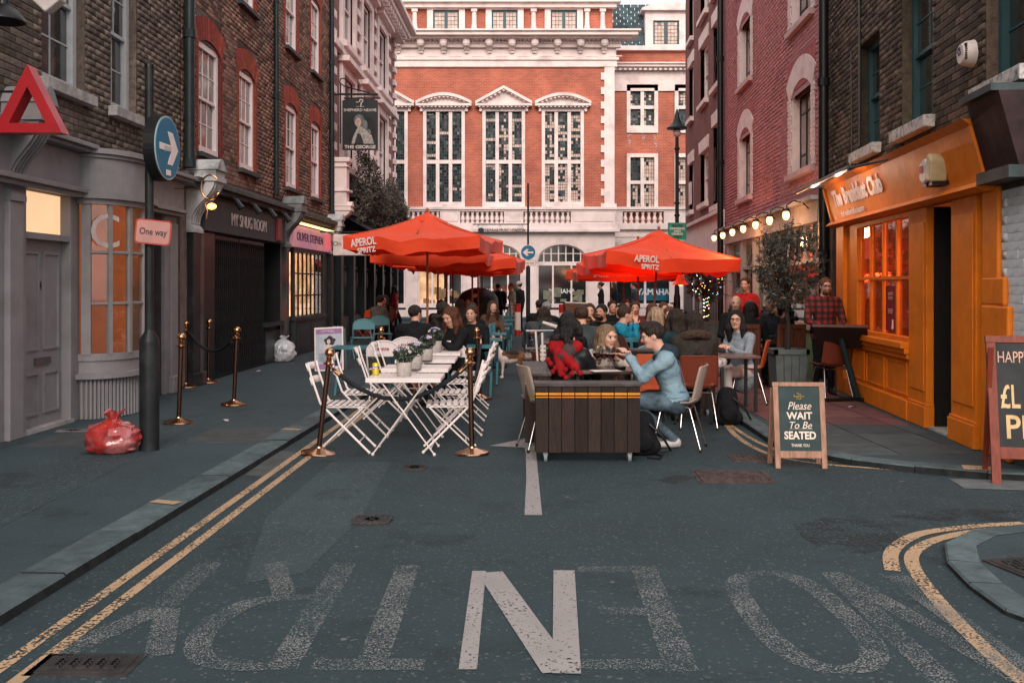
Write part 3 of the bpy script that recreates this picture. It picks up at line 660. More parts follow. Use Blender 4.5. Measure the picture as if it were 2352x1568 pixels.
ts = [.045,.21,.37,.52,.66,.78,.88,.965]
for i, t_ in enumerate(ts):
    p = bow(t_, .0); q = bow(t_+.01, .0); an = math.atan2(q[1]-p[1], q[0]-p[0])
    w = .05 if i in (0, len(ts)-1) else .024
    rb = MB(); rb.box(-w,-.03,.85,w,.03,2.56); rb.build('glazing_bar', GREYP, bf, loc=(p[0],p[1],0), rot=(0,0,an))
for zz in (1.42, 2.0):
    bb = MB(); bb.tube([(*bow(t_/20*.92+.04), zz) for t_ in range(21)], .02, 6); bb.build('glazing_bar', GREYP, bf)
for i in range(len(ts)-1):
    p, q = bow(ts[i]), bow(ts[i+1])
    for za, zb in ((.86,1.42),(1.42,2.0),(2.0,2.55)):
        bb = MB(); bb.add([(p[0],p[1],za),(q[0],q[1],za),(q[0],q[1],zb),(p[0],p[1],zb)], [(0,1,2,3)]); bb.build('pane', GLW, bf, fix=False)
# interior of the lit shop
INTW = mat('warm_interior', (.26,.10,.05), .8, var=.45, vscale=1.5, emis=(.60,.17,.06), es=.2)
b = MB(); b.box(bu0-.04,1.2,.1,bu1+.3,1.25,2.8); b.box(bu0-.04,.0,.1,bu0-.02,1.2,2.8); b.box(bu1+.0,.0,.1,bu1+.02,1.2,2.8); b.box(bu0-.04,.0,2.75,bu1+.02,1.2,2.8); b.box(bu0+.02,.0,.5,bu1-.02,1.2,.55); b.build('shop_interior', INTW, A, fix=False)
b = MB()
for i in range(4): b.box(bu0+.0,.5,1.0+i*.38,bu0+.6,.9,1.03+i*.38)
for i in range(14): x = bu0+.02+rnd.random()*.55; zz = 1.03+.38*rnd.randrange(4); b.box(x,.5,zz,x+.06,.56,zz+rnd.uniform(.08,.26))
b.build('shelves', mat('shelf_wood', (.3,.1,.03), .6), A)
b = MB(); b.box(bu0+.2,.96,1.15,bu0+.5,.98,2.0); b.build('lit_panel', emat('lit_amber', (1,.28,.05), 1.6, .7, 4), A)
for (ch, tt, zz, sz) in (('C', .17, 2.22, .55), ('Q', .55, 2.2, .5), ('T', .80, 1.3, .18)):
    p = bow(tt, .004); q = bow(tt+.02, .004); an = math.atan2(q[1]-p[1], q[0]-p[0])
    text('window_letter', ch, mat('pale_vinyl', (.5,.42,.4), .6), A, (p[0], p[1]-.012, zz), (0,0,an), size=sz, extrude=.001)
pl = bpy.data.lights.new('lamp', 'POINT'); pl.energy = 15; pl.color = (1,.42,.12); pl.shadow_soft_size = .12
plo = bpy.data.objects.new('shop_lamp_light', pl); COL.objects.link(plo); plo.parent = A; plo.location = (bm_-.2,.45,2.3)
b = MB(); b.ball((bm_-.2,.45,2.68),.05,10); b.build('shop_lamp', emat('warm_bulb', (1,.55,.2), 6), A)
# door with transom
dm = GREYP
b = MB(); b.box(door[0]-.08,-.055,.12,door[0],.1,2.64); b.box(door[1],-.055,.12,door[1]+.06,.1,2.64); b.box(door[0],-.05,2.10,door[1],.1,2.17); b.box(door[0],-.05,2.60,door[1],.1,2.66); b.build('door_frame', dm, A, bevel=.006)
dp = MB(); dp.box(door[0],.05,.14,door[1],.1,2.10); dr = dp.build('door', dm, A)
for (a0, a1) in ((.08,.46),(.56,.92)):
    wdt = door[1]-door[0]
    for (q0, q1) in ((.95,1.98),(.28,.72)):
        x0, x1 = door[0]+wdt*a0, door[0]+wdt*a1
        k = MB(); 
        for (e0,e1,g0,g1) in ((x0,x1,q0,q0+.025),(x0,x1,q1-.025,q1),(x0,x0+.025,q0+.025,q1-.025),(x1-.025,x1,q0+.025,q1-.025)): k.box(e0,.03,g0,e1,.05,g1)
        k.build('moulding', dm, dr)
k = MB(); k.box(door[0]+.35,.025,.80,door[0]+.68,.05,.87); k.build('letter_plate', mat('dull_plate', (.13,.12,.12), .4, .4), dr)
text('door_number', '4', BLACKM, dr, (door[0]+.48,.046,1.62), size=.13)
k = MB(); k.tube([(door[0]+.05,.05,1.0),(door[0]+.05,.0,1.03),(door[0]+.05,.0,1.13),(door[0]+.05,.05,1.16)],.009,6); k.build('handle', BRASS, dr)
k = MB(); k.box(door[0],.06,2.17,door[1],.07,2.60); k.build('transom_light', emat('lit_transom', (1,.60,.34), .72, .1, 2), A)
k = MB(); k.box(door[0]-.1,-.06,.12,door[1]+.08,.05,.16); k.build('doorstep', STN, A)
# left cornices and console
b = MB()
for (yo, z0, z1) in ((.30,3.14,3.19),(.24,3.10,3.14)):
    b.box(0,-yo,z0,bu0-.02,0,z1); b.box(bu1+.02,-yo+.0,z0,fA.len-.12,0,z1)
for (yo, z0, z1) in ((.20,2.65,2.70),(.15,2.60,2.65)): b.box(0,-yo,z0,bu0-.02,0,z1); b.box(bu1+.02,-yo,z0,fA.len-.25,0,z1)
b.build('cornice', GREYP, A, bevel=.006)
def console(parent, u, w, mt, z0, z1, out=.34, capmat=None):
    "scrolled shopfront bracket with a round-headed cap"
    c = MB(); h = z1-z0
    prof = []
    for i in range(15):
        t_ = i/14; prof.append((-(.07+(out-.07)*(.5-.5*math.cos(math.pi*t_))**1.2), z0+h*.12+h*.58*t_))
    poly = [(0,z0),(-.12,z0),(-.12,z0+h*.05),(-.06,z0+h*.12)]+prof+[(-out,z0+h*.72),(0,z0+h*.72)]
    c.prism(poly, u, u+w, 'x'); 
    for k_ in range(4):
        uu = u+w*(.12+.22*k_); c.tube([(uu+w*.04, p[0]-.004, p[1]) for p in prof], .012, 5)
    bb = c.build('console_bracket', mt, parent)
    c = MB(); c.box(u-.03,-out-.04,z0+h*.70,u+w+.03,0,z0+h*.76); c.box(u,-out-.02,z0+h*.76,u+w,0,z0+h*.86)
    pts = [(u-.02+(w+.04)*i/12, z0+h*.86+h*.16*math.sin(math.pi*i/12)) for i in range(13)]
    c.prism(pts, -out-.05, 0, 'y'); c.build('bracket_cap', capmat or mt, parent, smooth=35); 
    return bb
console(A, UD(9.6), .28, GREYP, 2.45, 3.55, .38)
b = MB(); b.box(UD(9.6),-.10,.12,UD(9.6)+.26,0,2.45); b.build('pilaster', GREYP, A, bevel=.01)
b = MB(); u_ = UD(13.95); b.box(u_,-.08,.12,u_+.25,0,2.5); b.box(u_-.03,-.12,.12,u_+.28,0,.36); b.build('pilaster', GREYP, A, bevel=.012)
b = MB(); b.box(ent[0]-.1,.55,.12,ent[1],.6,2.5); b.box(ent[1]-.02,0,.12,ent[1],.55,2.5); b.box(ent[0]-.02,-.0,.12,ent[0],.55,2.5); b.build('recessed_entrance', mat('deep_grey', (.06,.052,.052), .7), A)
k = MB(); k.box(door[0]-.26,-.075,1.22,door[0]-.13,-.045,1.86); kk = k.build('entry_phone', BLACKM, A, bevel=.008)
for i in range(6):
    k = MB(); k.box(door[0]-.24,-.085,1.34+i*.075,door[0]-.15,-.07,1.37+i*.075); k.build('button', mat('button_grey', (.3,.32,.33), .5), kk)
# fixtures hung high on the left
t = empty('wall_lamp', (-4.60, 9.0, 3.98), 0, 'black domed barn lamp hanging from a curved arm at the top left', 'wall lamp')
b = MB(); b.lathe([(.0,.17),(.05,.17),(.055,.12),(.12,.08),(.19,.0),(.195,-.03),(.18,-.03),(.10,.06),(0,.08)], 24); b.build('lamp_shade', BLACKM, t, smooth=40)
b = MB(); b.tube([(0,0,.15),(0,0,.32),(-.06,0,.40),(-.2,0,.42),(-.33,.02,.40)], .014, 8); b.build('arm', BLACKM, t, smooth=60)
t = empty('alarm_box', (-4.45, 9.6, 4.32), 0, 'white and grey shield-shaped alarm box at the very top left edge', 'alarm')
b = MB(); b.prism([(-.15,.25),(.13,.25),(.13,-.02),(-.02,-.14),(-.15,-.02)], -.08, .06); b.build('case', mat('alarm_white', (.6,.55,.53), .5), t, bevel=.015)
text('lettering', 'SECURE\nALARMS', mat('alarm_ink', (.1,.1,.1), .6), t, (0,-.085,.08), size=.045)
b = MB(); b.box(-.3,-.02,.05,-.15,.02,.1); b.build('bracket', BLACKM, t)
t = empty('triangle_sign', (-4.33, 8.95, 2.93), 0, 'deep red hollow triangle hanging sign with thick mitred sides', 'sign')
def tri(s_, cz=.0): return [(-.31*s_, .0+cz), (.31*s_, .0+cz), (0, .61*s_+cz)]
o_ = tri(1); i_ = [(-.165,.085),(.165,.085),(0,.41)]
RT = mat('red_sign_paint', (.33,.012,.018), .4, var=.1)
for k in range(3):
    a0, a1, b1, b0 = o_[k], o_[(k+1)%3], i_[(k+1)%3], i_[k]
    m_ = MB(); m_.prism([a0,a1,b1,b0], -.06, .1); m_.build('side', RT, t)
b = MB(); b.tube([(-.7,.02,.38),(-.12,.02,.38)], .012, 8); b.build('arm', BLACKM, t)
t = empty('hoop_lamp', (UD(14.2), 0, 0)); bpy.data.objects.remove(t)
t = empty('hoop_lamp', (XL(14.0)+.12, 14.0, 2.62), 0, 'brass looped ribbon-shaped bracket lamp with glowing bulb beside the white bracket', 'wall lamp')
b = MB(); pts = []
for i in range(22):
    a = R(-60)+R(300)*i/21; pts.append((.48+.13*math.cos(a+math.pi/2+.2), 0, .33+.17*math.sin(a+math.pi/2+.2)))
b.tube(pts+[(.40,0,.1),(.44,0,.0),(.42,0,-.12)], .012, 8); b.tube([(-.05,0,.31),(.36,0,.30)], .009, 6); b.box(-.07,-.02,.22,-.03,.02,.42); b.build('loop', BRASS, t, smooth=60)
b = MB(); b.ball((.50,0,.06),.045,10,(1.5,1,1)); b.build('bulb', emat('lamp_glow', (1,.45,.08), 5), t)
# ---------------- house B : stock brick with two black shops ----------------
fB = Facade(-5.15, .022, -1).setup(14.5, 25.1); UD = fB.ud
wins = []
for (d0, d1) in ((15.25,16.3),(17.35,18.35),(20.6,21.65),(22.95,23.95)):
    wins.append((UD(d0), UD(d1), 3.68, 5.42))
    wins.append((UD(d0), UD(d1), 6.60, 8.3))
shop1 = (UD(15.3), UD(20.2), .12, 2.95); shop2 = (UD(20.9), UD(24.8), .12, 2.95)
B = building('stock_brick_house', fB, 'mottled brown brick house with red arched white sash windows above two black shops', 12, 0, wins+[shop1, shop2], MORTAR_R)
bh = [(w[0], w[1], w[2]-.08, w[3]+.05) for w in wins]
for w in wins: bh.append((w[0]-.1, w[1]+.1, w[3]+.02, w[3]+.46))
bricks(B, 0, fB.len, 3.35, 9.2, bh, BR_MIX, (0.5, 3.8), seed=11)
SILL_D = mat('dark_slate_sill', (.06,.065,.065), .8, var=.2)
for w in wins:
    soldier_arch(B, w[0], w[1], w[3]-.06, .12, .36, BR_RED)
    k = MB(); k.box(w[0]-.1,-.0,w[3]+.02,w[1]+.1,.12,w[3]+.46); k.build('arch_core', MORTAR_R, B)
    # red brick jambs
    for s_ in (0, 1):
        x0 = w[0]-.11 if s_ == 0 else w[1]; k = MB()
        j = 0; zz = w[2]
        while zz < w[3]-.02:
            e = .03 if j % 2 else 0; k.box(x0-(e if s_ == 0 else 0),-.017,zz+.004,x0+.11+(e if s_ else 0),.01,zz+.071); zz += .075; j += 1
        ob = k.build('red_jamb', BR_RED, B); ob['kind'] = 'stuff'
    sash(B, w[0], w[1], w[2], w[3], SASHW, depth=.03, nx=3, ny=2, sill=SILL_D, frame=.10, curtain=CURT, sillout=.10, sillh=.08)
b = MB(); b.box(0,-.12,3.22,fB.len,0,3.30); b.box(0,-.28,3.14,fB.len,0,3.22); b.box(0,-.2,3.06,fB.len,0,3.14); b.build('cornice', mat('grimy_cornice', (.09,.095,.095), .7, var=.3), B, bevel=.01)
WC = mat('weathered_white_stone', (.50,.50,.50), .8, var=.2, bump=.2, dirt=((.06,.08,.08), .8, 3.5))
console(B, UD(14.75), .42, WC, 2.42, 3.5, .42, WC); console(B, UD(20.3), .4, mat('grey_stone', (.22,.23,.235), .8, var=.3), 2.42, 3.45, .4); console(B, UD(24.75), .3, WC, 2.42, 3.4, .35)
def pil(u, w, mt, z0=.12, z1=2.45, yo=.1):
    k = MB(); k.box(u,-yo,z0,u+w,.02,z1); k.box(u-.03,-yo-.03,z0,u+w+.03,0,z0+.2); k.build('pilaster', mt, B, bevel=.01)
pil(UD(14.78), .3, BLACKP); pil(UD(20.35), .22, mat('streaked_pilaster', (.07,.075,.075), .35, var=.4, vscale=2, dirt=((.18,.05,.03),.8,1.5))); pil(UD(24.8), .22, BLACKP)
pil(UD(15.12), .14, mat('streaked_pilaster2', (.09,.085,.085), .35, var=.4, vscale=2, dirt=((.16,.05,.03),.8,1.5)))
b = MB(); b.box(shop1[0],-.1,2.48,shop1[1],0,2.98); b.build('fascia', mat('slate_fascia', (.045,.055,.058), .6, var=.1), B)
text('shop_name', 'MY SNUG ROOM', mat('cream_letters', (.6,.5,.47), .5), B, ((UD(16.56)+UD(18.8))/2,-.112,2.72), size=.30, width=2.15, extrude=.006)
# black recessed front and folding grille
b = MB(); b.box(shop1[0],.5,.12,shop1[1],.55,2.48); b.box(shop1[0]-.02,0,.12,shop1[0],.5,2.48); b.box(shop1[1],0,.12,shop1[1]+.02,.5,2.48); b.box(shop1[0],.0,2.46,shop1[1],.5,2.48); b.build('black_shopfront', mat('matt_black', (.006,.007,.008), .6), B)
for q in ((shop1[0],UD(16.0),2.46),(UD(19.0),shop1[1],.3)): b = MB(); b.box(q[0],-.02,.12,q[1],.06,q[2]); b.build('panel', BLACKM, B)
b = MB(); b.box(UD(19.05),-.03,.3,shop1[1]-.1,.0,.75); b.box(UD(18.9),-.08,.84,shop1[1],.02,.92); b.build('stall_riser', mat('dark_teal_riser', (.02,.028,.03), .4), B)
GR = mat('grille_iron', (.016,.017,.018), .45, .4)
for g0, g1 in ((16.05,17.35),(17.4,18.95)):
    n_ = 12; a0, a1 = UD(g0), UD(g1); gr = MB(); gr.box(a0,-.01,2.38,a1,.02,2.44); gr.box(a0,-.01,.14,a1,.02,.18); go = gr.build('grille_rail', GR, B)
    q = MB(); q.box(-.008,-.012,.16,.008,.012,2.4); me = q.mesh('bar', GR)
    for i in range(n_+1): link('grille_bar', me, go, (a0+(a1-a0)*i/n_, 0, 0))
    q = MB()
    for j in range(6):
        za = .25+j*.36
        for i in range(n_):
            xa, xb = a0+(a1-a0)*i/n_, a0+(a1-a0)*(i+1)/n_
            q.tube([(xa,-.014,za),(xb,-.014,za+.3)],.004,4,False); q.tube([(xb,.014,za),(xa,.014,za+.3)],.004,4,False)
    l = q.build('lattice', GR, go); l['kind'] = 'stuff'
for i in range(4):
    k = MB(); uu = UD(16.2+i*1.05); k.tube([(uu,-.2,3.08),(uu,-.34,3.0)],.008,6); k.tube([(uu,-.30,3.02),(uu,-.40,2.88)],[.04,.055],10); k.build('spotlight', BLACKM, B)
k = MB(); k.box(UD(19.5),-.14,2.52,UD(19.5)+.3,-.1,2.95); k.build('red_notice', mat('red_notice', (.3,.03,.04), .5), B)
# second shop: warm lettering and glowing barred window
k = MB(); k.box(shop2[0],-.1,2.46,shop2[1],0,2.92); k.build('fascia', emat('pink_lit_fascia', (.75,.32,.30), .30, .5, 2.2, (.45,.2,.35)), B)
k = MB(); k.box(shop2[0]+.1,-.24,2.93,shop2[1]-.3,-.18,2.97); k.build('strip_light', emat('strip_glow', (1,.62,.22), 2.2), B)
text('shop_name', 'OLIVER STEPHEN', mat('dark_letters', (.05,.02,.05), .5), B, (UD(22.5),-.108,2.68), size=.26, width=2.6, extrude=.004)
k = MB(); k.box(shop2[1]-.75,-.108,2.50,shop2[1]-.1,-.1,2.88); k.build('red_panel', emat('red_panel_glow', (.8,.12,.14), .55), B)
w0, w1 = UD(21.35), UD(24.2)
k = MB(); k.box(shop2[0],.3,.12,shop2[1],.35,2.46); k.build('shop_back', BLACKP, B)
k = MB(); k.box(w0-.12,-.06,.12,w1+.12,.05,.88); k.box(w0-.18,-.10,.88,w1+.18,.05,.96); k.box(w0-.1,-.03,.96,w0,.05,2.46); k.box(w1,-.03,.96,w1+.1,.05,2.46); k.box(w1+.1,-.02,.12,shop2[1],.03,2.46); k.box(w0,-.03,2.36,w1,.05,2.46)
for i in (0,1): k.box(w0+.1+i*1.4,-.075,.2,w0+1.3+i*1.4,-.06,.78)
k.build('stall_riser', mat('dark_grey_panel', (.035,.042,.045), .45, var=.2), B)
k = MB(); k.box(w0,.2,.96,w1,.22,2.36); k.build('lit_window_back', emat('amber_window', (1,.50,.2), 2.2, .7, 3.0, (.35,.13,.05)), B)
fr = MB(); fr.box(w0,-.02,1.40,w1,.02,1.43); fr.box(w0,-.02,1.88,w1,.02,1.91); fo = fr.build('window_frame', mat('frame_black', (.02,.02,.02), .5), B)
q = MB(); q.box(-.022,-.015,.96,.022,.02,2.36); me = q.mesh('bar', MATS['frame_black'])
for i in range(8): link('glazing_bar', me, fo, (w0+(w1-w0)*i/7, 0, 0))
for i in range(7):
    for (za, zb) in ((.96,1.40),(1.43,1.88),(1.91,2.36)):
        q = MB(); a0 = w0+(w1-w0)*i/7; q.box(a0+.02,.0,za,a0+(w1-w0)/7-.02,.004,zb); q.build('pane', CGLASS, fo)
for (dd, r_, zt, zb) in ((14.62,.075,12,3.3),(19.65,.05,12,3.35),(25.0,.06,12,3.3)):
    t = empty('drainpipe', (XL(dd)+r_+.02, dd, 0), 0, {14.62:'thick black drainpipe between the grey shop house and the mottled brick house', 19.65:'thin black drainpipe in the middle of the mottled brick house', 25.0:'black drainpipe at the far corner of the mottled brick house'}[dd], 'drainpipe')
    b = MB(); b.tube([(0,0,zb),(0,0,zt)], r_, 12); b.build('pipe', mat('pipe_green_black', (.018,.028,.03), .4, var=.2), t, smooth=60)
    for zz in (zb, zb+1.9, zb+3.8, zb+5.7):
        k = MB(); k.tube([(0,0,zz),(0,0,zz+.12)], r_*1.25, 12); k.box(-r_-.05,-.03,zz+.03,0,.03,zz+.09); k.build('collar', MATS['pipe_green_black'], t)
# ---------------- house C : pub with white stone bands ----------------
fC = Facade(-5.15, .022, -1).setup(25.1, 36.8); UD = fC.ud
cw = []
for (d0, d1) in ((26.6,28.2),(29.6,31.2),(32.6,34.4)):
    for (z0, z1) in ((5.0,7.3),(8.3,10.2)): cw.append((UD(d0), UD(d1), z0, z1))
C_ = building('corner_pub', fC, 'red brick and white stone banded corner pub with dark ground floor', 13.5, 0, cw, BT_DRED)
b = MB()
for w in cw:
    b.box(w[0]-.28,-.10,w[2]-.2,w[0],0,w[3]+.25); b.box(w[1],-.10,w[2]-.2,w[1]+.28,0,w[3]+.25); b.box(w[0],-.10,w[3],w[1],0,w[3]+.25); b.box(w[0]-.4,-.24,w[2]-.36,w[1]+.4,0,w[2]-.2); b.box(w[0]-.4,-.3,w[3]+.25,w[1]+.4,0,w[3]+.40)
b.build('window_surround', STONE, C_, bevel=.01)
for w in cw: sash(C_, *w, SASHW, depth=.05, nx=2, ny=1, detail=False, frame=.1)
for i in range(18):
    zz = 4.15+i*.48
    for (a, b_) in ((0,.5),(1.1,1.5) if i % 2 else (1.15,1.4),(3.55,4.1),(6.6,7.1),(9.6,10.2),(11.2,11.7)):
        if any(w[0]-.3 < (a+b_)/2 < w[1]+.3 and w[2]-.3 < zz < w[3]+.3 for w in cw): continue
        if b_ > fC.len: b_ = fC.len
        k = MB(); k.box(a,-.09,zz,b_,0,zz+.19); k.build('stone_band', STONE, C_)
b = MB(); b.box(0,-.75,11.0,fC.len+.5,0,11.15); b.box(0,-.55,10.8,fC.len+.35,0,11.0); b.box(0,-.35,10.6,fC.len+.2,0,10.8); b.box(0,-.15,7.75,fC.len+.1,0,7.95); b.build('cornice', STONE, C_, bevel=.02)
for i in range(24):
    k = MB(); k.box(.2+i*.48,-.5,10.62,.36+i*.48,-.34,10.8); k.build('dentil', STONE, C_)
k = MB(); k.box(.05,-.42,3.62,.42,0,4.75); k.box(.0,-.5,4.75,.48,0,4.87); k.box(0,-.5,4.0,.47,0,4.06); k.box(0,-.47,4.62,.45,0,4.66); k.build('white_pier', STONE, C_, bevel=.02)
console(C_, .05, .36, STONE, 3.0, 3.75, .5)
PUBD = mat('pub_dark_green', (.008,.014,.016), .35, var=.2)
b = MB(); b.box(.1,-.15,2.9,fC.len,0,3.5); b.box(.1,-.35,3.5,fC.len,0,3.62); b.box(.5,-.12,.12,fC.len,0,.8); b.build('pub_fascia', PUBD, C_, bevel=.01)
for i in range(7):
    uu = .5+i*1.75; k = MB(); k.box(uu,-.2,.12,uu+.28,0,2.9); k.build('pilaster', PUBD, C_)
    if uu+1.6 < fC.len:
        k = MB(); k.box(uu+.3,-.02,.85,uu+1.7,-.01,2.85); k.build('pane', DGLASS, C_)
        k = MB(); k.box(uu+.95,-.06,.8,uu+1.03,-.02,2.9); k.box(uu+.3,-.055,2.1,uu+1.7,-.02,2.17); k.build('window_frame', PUBD, C_)
        k = MB(); k.ball((uu+.6,-.04,1.8),.12,8,(1,.3,2.2)); k.ball((uu+1.35,-.04,1.8),.12,8,(1,.3,2.2)); k.build('etched_ornament', mat('etched', (.10,.09,.085), .5), C_)
k = MB(); k.add([(.6,-.2,3.45),(8,-.2,3.45),(8,-1.3,2.85),(.6,-1.3,2.85),(.6,-1.3,2.65),(8,-1.3,2.65)], [(0,1,2,3),(3,2,5,4)]); k.build('awning', mat('black_awning', (.012,.016,.018), .8), C_, solid=.02)
# hanging ivy along the pub
t = empty('hanging_plants', (XL(26.2)+.35, 26.2, 4.2), 0, 'mass of dusty dark trailing plants hanging over the pub front', 'plant')
NL = 15000; rs = np.random.RandomState(4)
def leafcloud(name, C, sizes, mt, parent, rs, elong=2.0, fold=True):
    n = len(C); d = rs.normal(size=(n,3)); d /= np.linalg.norm(d,axis=1)[:,None]; e = rs.normal(size=(n,3)); e -= (e*d).sum(1)[:,None]*d; e /= np.linalg.norm(e,axis=1)[:,None]
    s_ = sizes[:,None]; nn = np.cross(d,e)
    V = np.stack([C-d*s_*elong, C+e*s_*.5+nn*s_*.15, C+d*s_*elong, C-e*s_*.5+nn*s_*.15],1).reshape(-1,3)
    me = bpy.data.meshes.new(name); me.vertices.add(n*4); me.vertices.foreach_set('co', V.reshape(-1)); me.loops.add(n*4); me.loops.foreach_set('vertex_index', np.arange(n*4)); me.polygons.add(n); me.polygons.foreach_set('loop_start', np.arange(n)*4)
    at = me.attributes.new('rnd','FLOAT','FACE'); at.data.foreach_set('value', rs.uniform(0,1,n)); me.materials.append(mt); me.update(calc_edges=True)
    o = link(name, me, parent); return o
u_ = rs.uniform(0,1,NL); L0 = u_*9.0
top = .75+.4*np.sin(L0*1.3)+.15*np.sin(L0*4.1)-.055*L0; bot = -.75-.25*np.sin(L0*2.1+1)-.2*np.sin(L0*5.3)+.03*L0
zz = bot+(top-bot)*rs.beta(1.2,1.2,NL); mid = (top+bot)/2; rad = .55*np.sqrt(np.clip(1-((zz-mid)/((top-bot)/2+.01))**2,0.02,1))
an = rs.uniform(-math.pi/2, math.pi/2, NL); rr = rad*rs.uniform(.5,1,NL)**.5
Cc = np.stack([rr*np.cos(an)*1.0+.022*L0+rs.normal(0,.03,NL), L0+rr*np.sin(an)*.4, zz+rs.normal(0,.05,NL)],1)
cl = np.array([mnoise.noise(Vector(tuple(c*2.2))) for c in Cc]); Cc = Cc[cl > -.22]
leafcloud('foliage', Cc, rs.uniform(.02,.045,len(Cc)), mat('dusty_leaf', (.13,.12,.10), .7, var=.3, rnd_amt=.8, col2=(.03,.032,.028)), t, rs, 1.3)['kind'] = 'stuff'
b = MB(); b.box(-.3,.0,-.3,.12,8.8,.1)
for i in range(12): b.tube([(0.05,.4+i*.7,.0),(.3,.5+i*.7,.4),(.35,.5+i*.7,-.4)],.012,5)
b.build('planter_trough', mat('trough', (.03,.03,.028), .8), t)
# pub sign
t = empty('pub_sign', (0, 25.6, 0), 0, 'black hanging pub sign with bewigged portrait on a scrolled bracket', 'sign')
px = lambda x: (x-CX)*25.6/F
pz = lambda y: H-(y-HY)*25.6/F
b = MB(); x0, x1, z0, z1 = px(787), px(868), pz(345), pz(232)
b.prism([(x0,z0),(x1,z0),(x1,z1)]+[(x1+(x0-x1)*i/10, z1+.09*math.sin(math.pi*i/10)) for i in range(1,10)]+[(x0,z1)], -.04, .04); b.build('board', mat('sign_black', (.008,.012,.015), .4, var=.1), t)
IV = mat('sign_ivory', (.62,.55,.50), .6)
xc = (x0+x1)/2
text('brewery_name', 'SHEPHERD NEAME', IV, t, (xc,-.045,pz(254)), size=.1, width=.84, extrude=.002, bold=.001)
text('pub_name', 'THE GEORGE', IV, t, (xc,-.045,pz(338.5)), size=.115, width=.80, extrude=.002, bold=.003)
text('lettering', 'SINCE     1698', IV, t, (xc,-.045,pz(246)), size=.035, extrude=.001)
k = MB(); k.tube([(xc+.02,-.045,pz(247)),(xc+.03,-.045,pz(238)),(xc+.07,-.045,pz(234)),(xc+.07,-.045,pz(230)),(xc+.0,-.045,pz(230)),(xc-.01,-.045,pz(235))],.016,5); k.tube([(xc-.1,-.045,pz(236)),(xc-.03,-.045,pz(235))],.013,5); k.build('emblem', IV, t)
# portrait, built up of flat painted pieces
def blob(nm, cx, cz, rx, rz, mt, y=-.044, tilt=0, n=18, par=t):
    k = MB(); pts = [(cx+rx*math.cos(a)*math.cos(tilt)-rz*math.sin(a)*math.sin(tilt), cz+rx*math.cos(a)*math.sin(tilt)+rz*math.sin(a)*math.cos(tilt)) for a in [2*math.pi*i/n for i in range(n)]]
    k.prism(pts, y, y+.003); return k.build(nm, mt, par)
WIG = mat('wig_grey', (.16,.18,.18), .8, var=.3, vscale=14); SKN = mat('portrait_skin', (.46,.31,.25), .8, var=.1)
yy = -.043
blob('painted_dark', xc, pz(300), .40, .42, mat('portrait_dark', (.018,.022,.022), .7), yy)
blob('painted_wig', xc-.02, pz(277), .135, .15, WIG, yy-.003); blob('painted_wig', xc+.10, pz(292), .09, .17, WIG, yy-.004, -.25); blob('painted_wig', xc+.18, pz(308), .09, .13, WIG, yy-.005, -.5); blob('painted_wig', xc-.10, pz(280), .05, .10, WIG, yy-.0045)
blob('painted_face', xc-.045, pz(282), .075, .12, SKN, yy-.008); blob('painted_brow', xc-.045, pz(279.5), .055, .008, WIG, yy-.010); blob('painted_nose', xc-.07, pz(284), .012, .035, mat('skin_shade', (.33,.2,.16), .8), yy-.0105); blob('painted_mouth', xc-.06, pz(289), .025, .007, mat('mouth_red', (.25,.09,.08), .8), yy-.011)
k = MB(); k.prism([(xc-.05,pz(292)),(xc+.03,pz(292)),(xc+.16,pz(300)),(xc+.30,pz(312)),(xc+.36,pz(331)),(xc-.22,pz(331)),(xc-.17,pz(313))], yy-.007, yy-.004); k.build('painted_robe', mat('robe', (.42,.39,.35), .8, var=.3, vscale=18, col2=(.12,.12,.11)), t)
k = MB(); k.prism([(xc-.14,pz(331)),(xc-.06,pz(306)),(xc+.02,pz(310)),(xc+.1,pz(331))], yy-.010, yy-.008); k.build('painted_sash', mat('portrait_dark2', (.03,.035,.035), .7), t)
b = MB(); b.tube([(px(778),0,pz(217)),(px(868),0,pz(217))],.03,8); b.tube([(px(790),0,pz(226)),(px(874),0,pz(226))],.02,8); b.tube([(px(782),0,pz(330)),(px(782),0,pz(190))],.02,6)
b.tube([(px(850),0,pz(214)),(px(815),0,pz(205)),(px(790),0,pz(198)),(px(780),0,pz(190)),(px(782),0,pz(182)),(px(790),0,pz(180)),(px(796),0,pz(186)),(px(795),0,pz(192))],.017,7)
for xx in (800, 860): b.tube([(px(xx),0,pz(217)),(px(xx),0,pz(228))],.012,6)
b.tube([(XL(25.6),0,pz(217)),(px(790),0,pz(217))],.025,6); b.build('bracket', BLACKM, t)
# white shop sign board hanging by the pub
t = empty('hanging_board', (0, 22.4, 0), 0, 'white rounded hanging board with a red shape half hidden by the left umbrella', 'sign')
px2 = lambda x: (x-CX)*22.4/F; pz2 = lambda y: H-(y-HY)*22.4/F
b = MB(); b.box(px2(765),-.02,pz2(587),px2(850),.02,pz2(538)); b.build('board', mat('white_board', (.66,.56,.54), .6), t, bevel=.02)
b = MB(); b.tube([(px2(735),0,pz2(533)),(px2(850),0,pz2(533))],.015,6); b.build('bracket', BLACKM, t)
text('lettering', 'On', BLACKM, t, (px2(775),-.024,pz2(560)), size=.15)
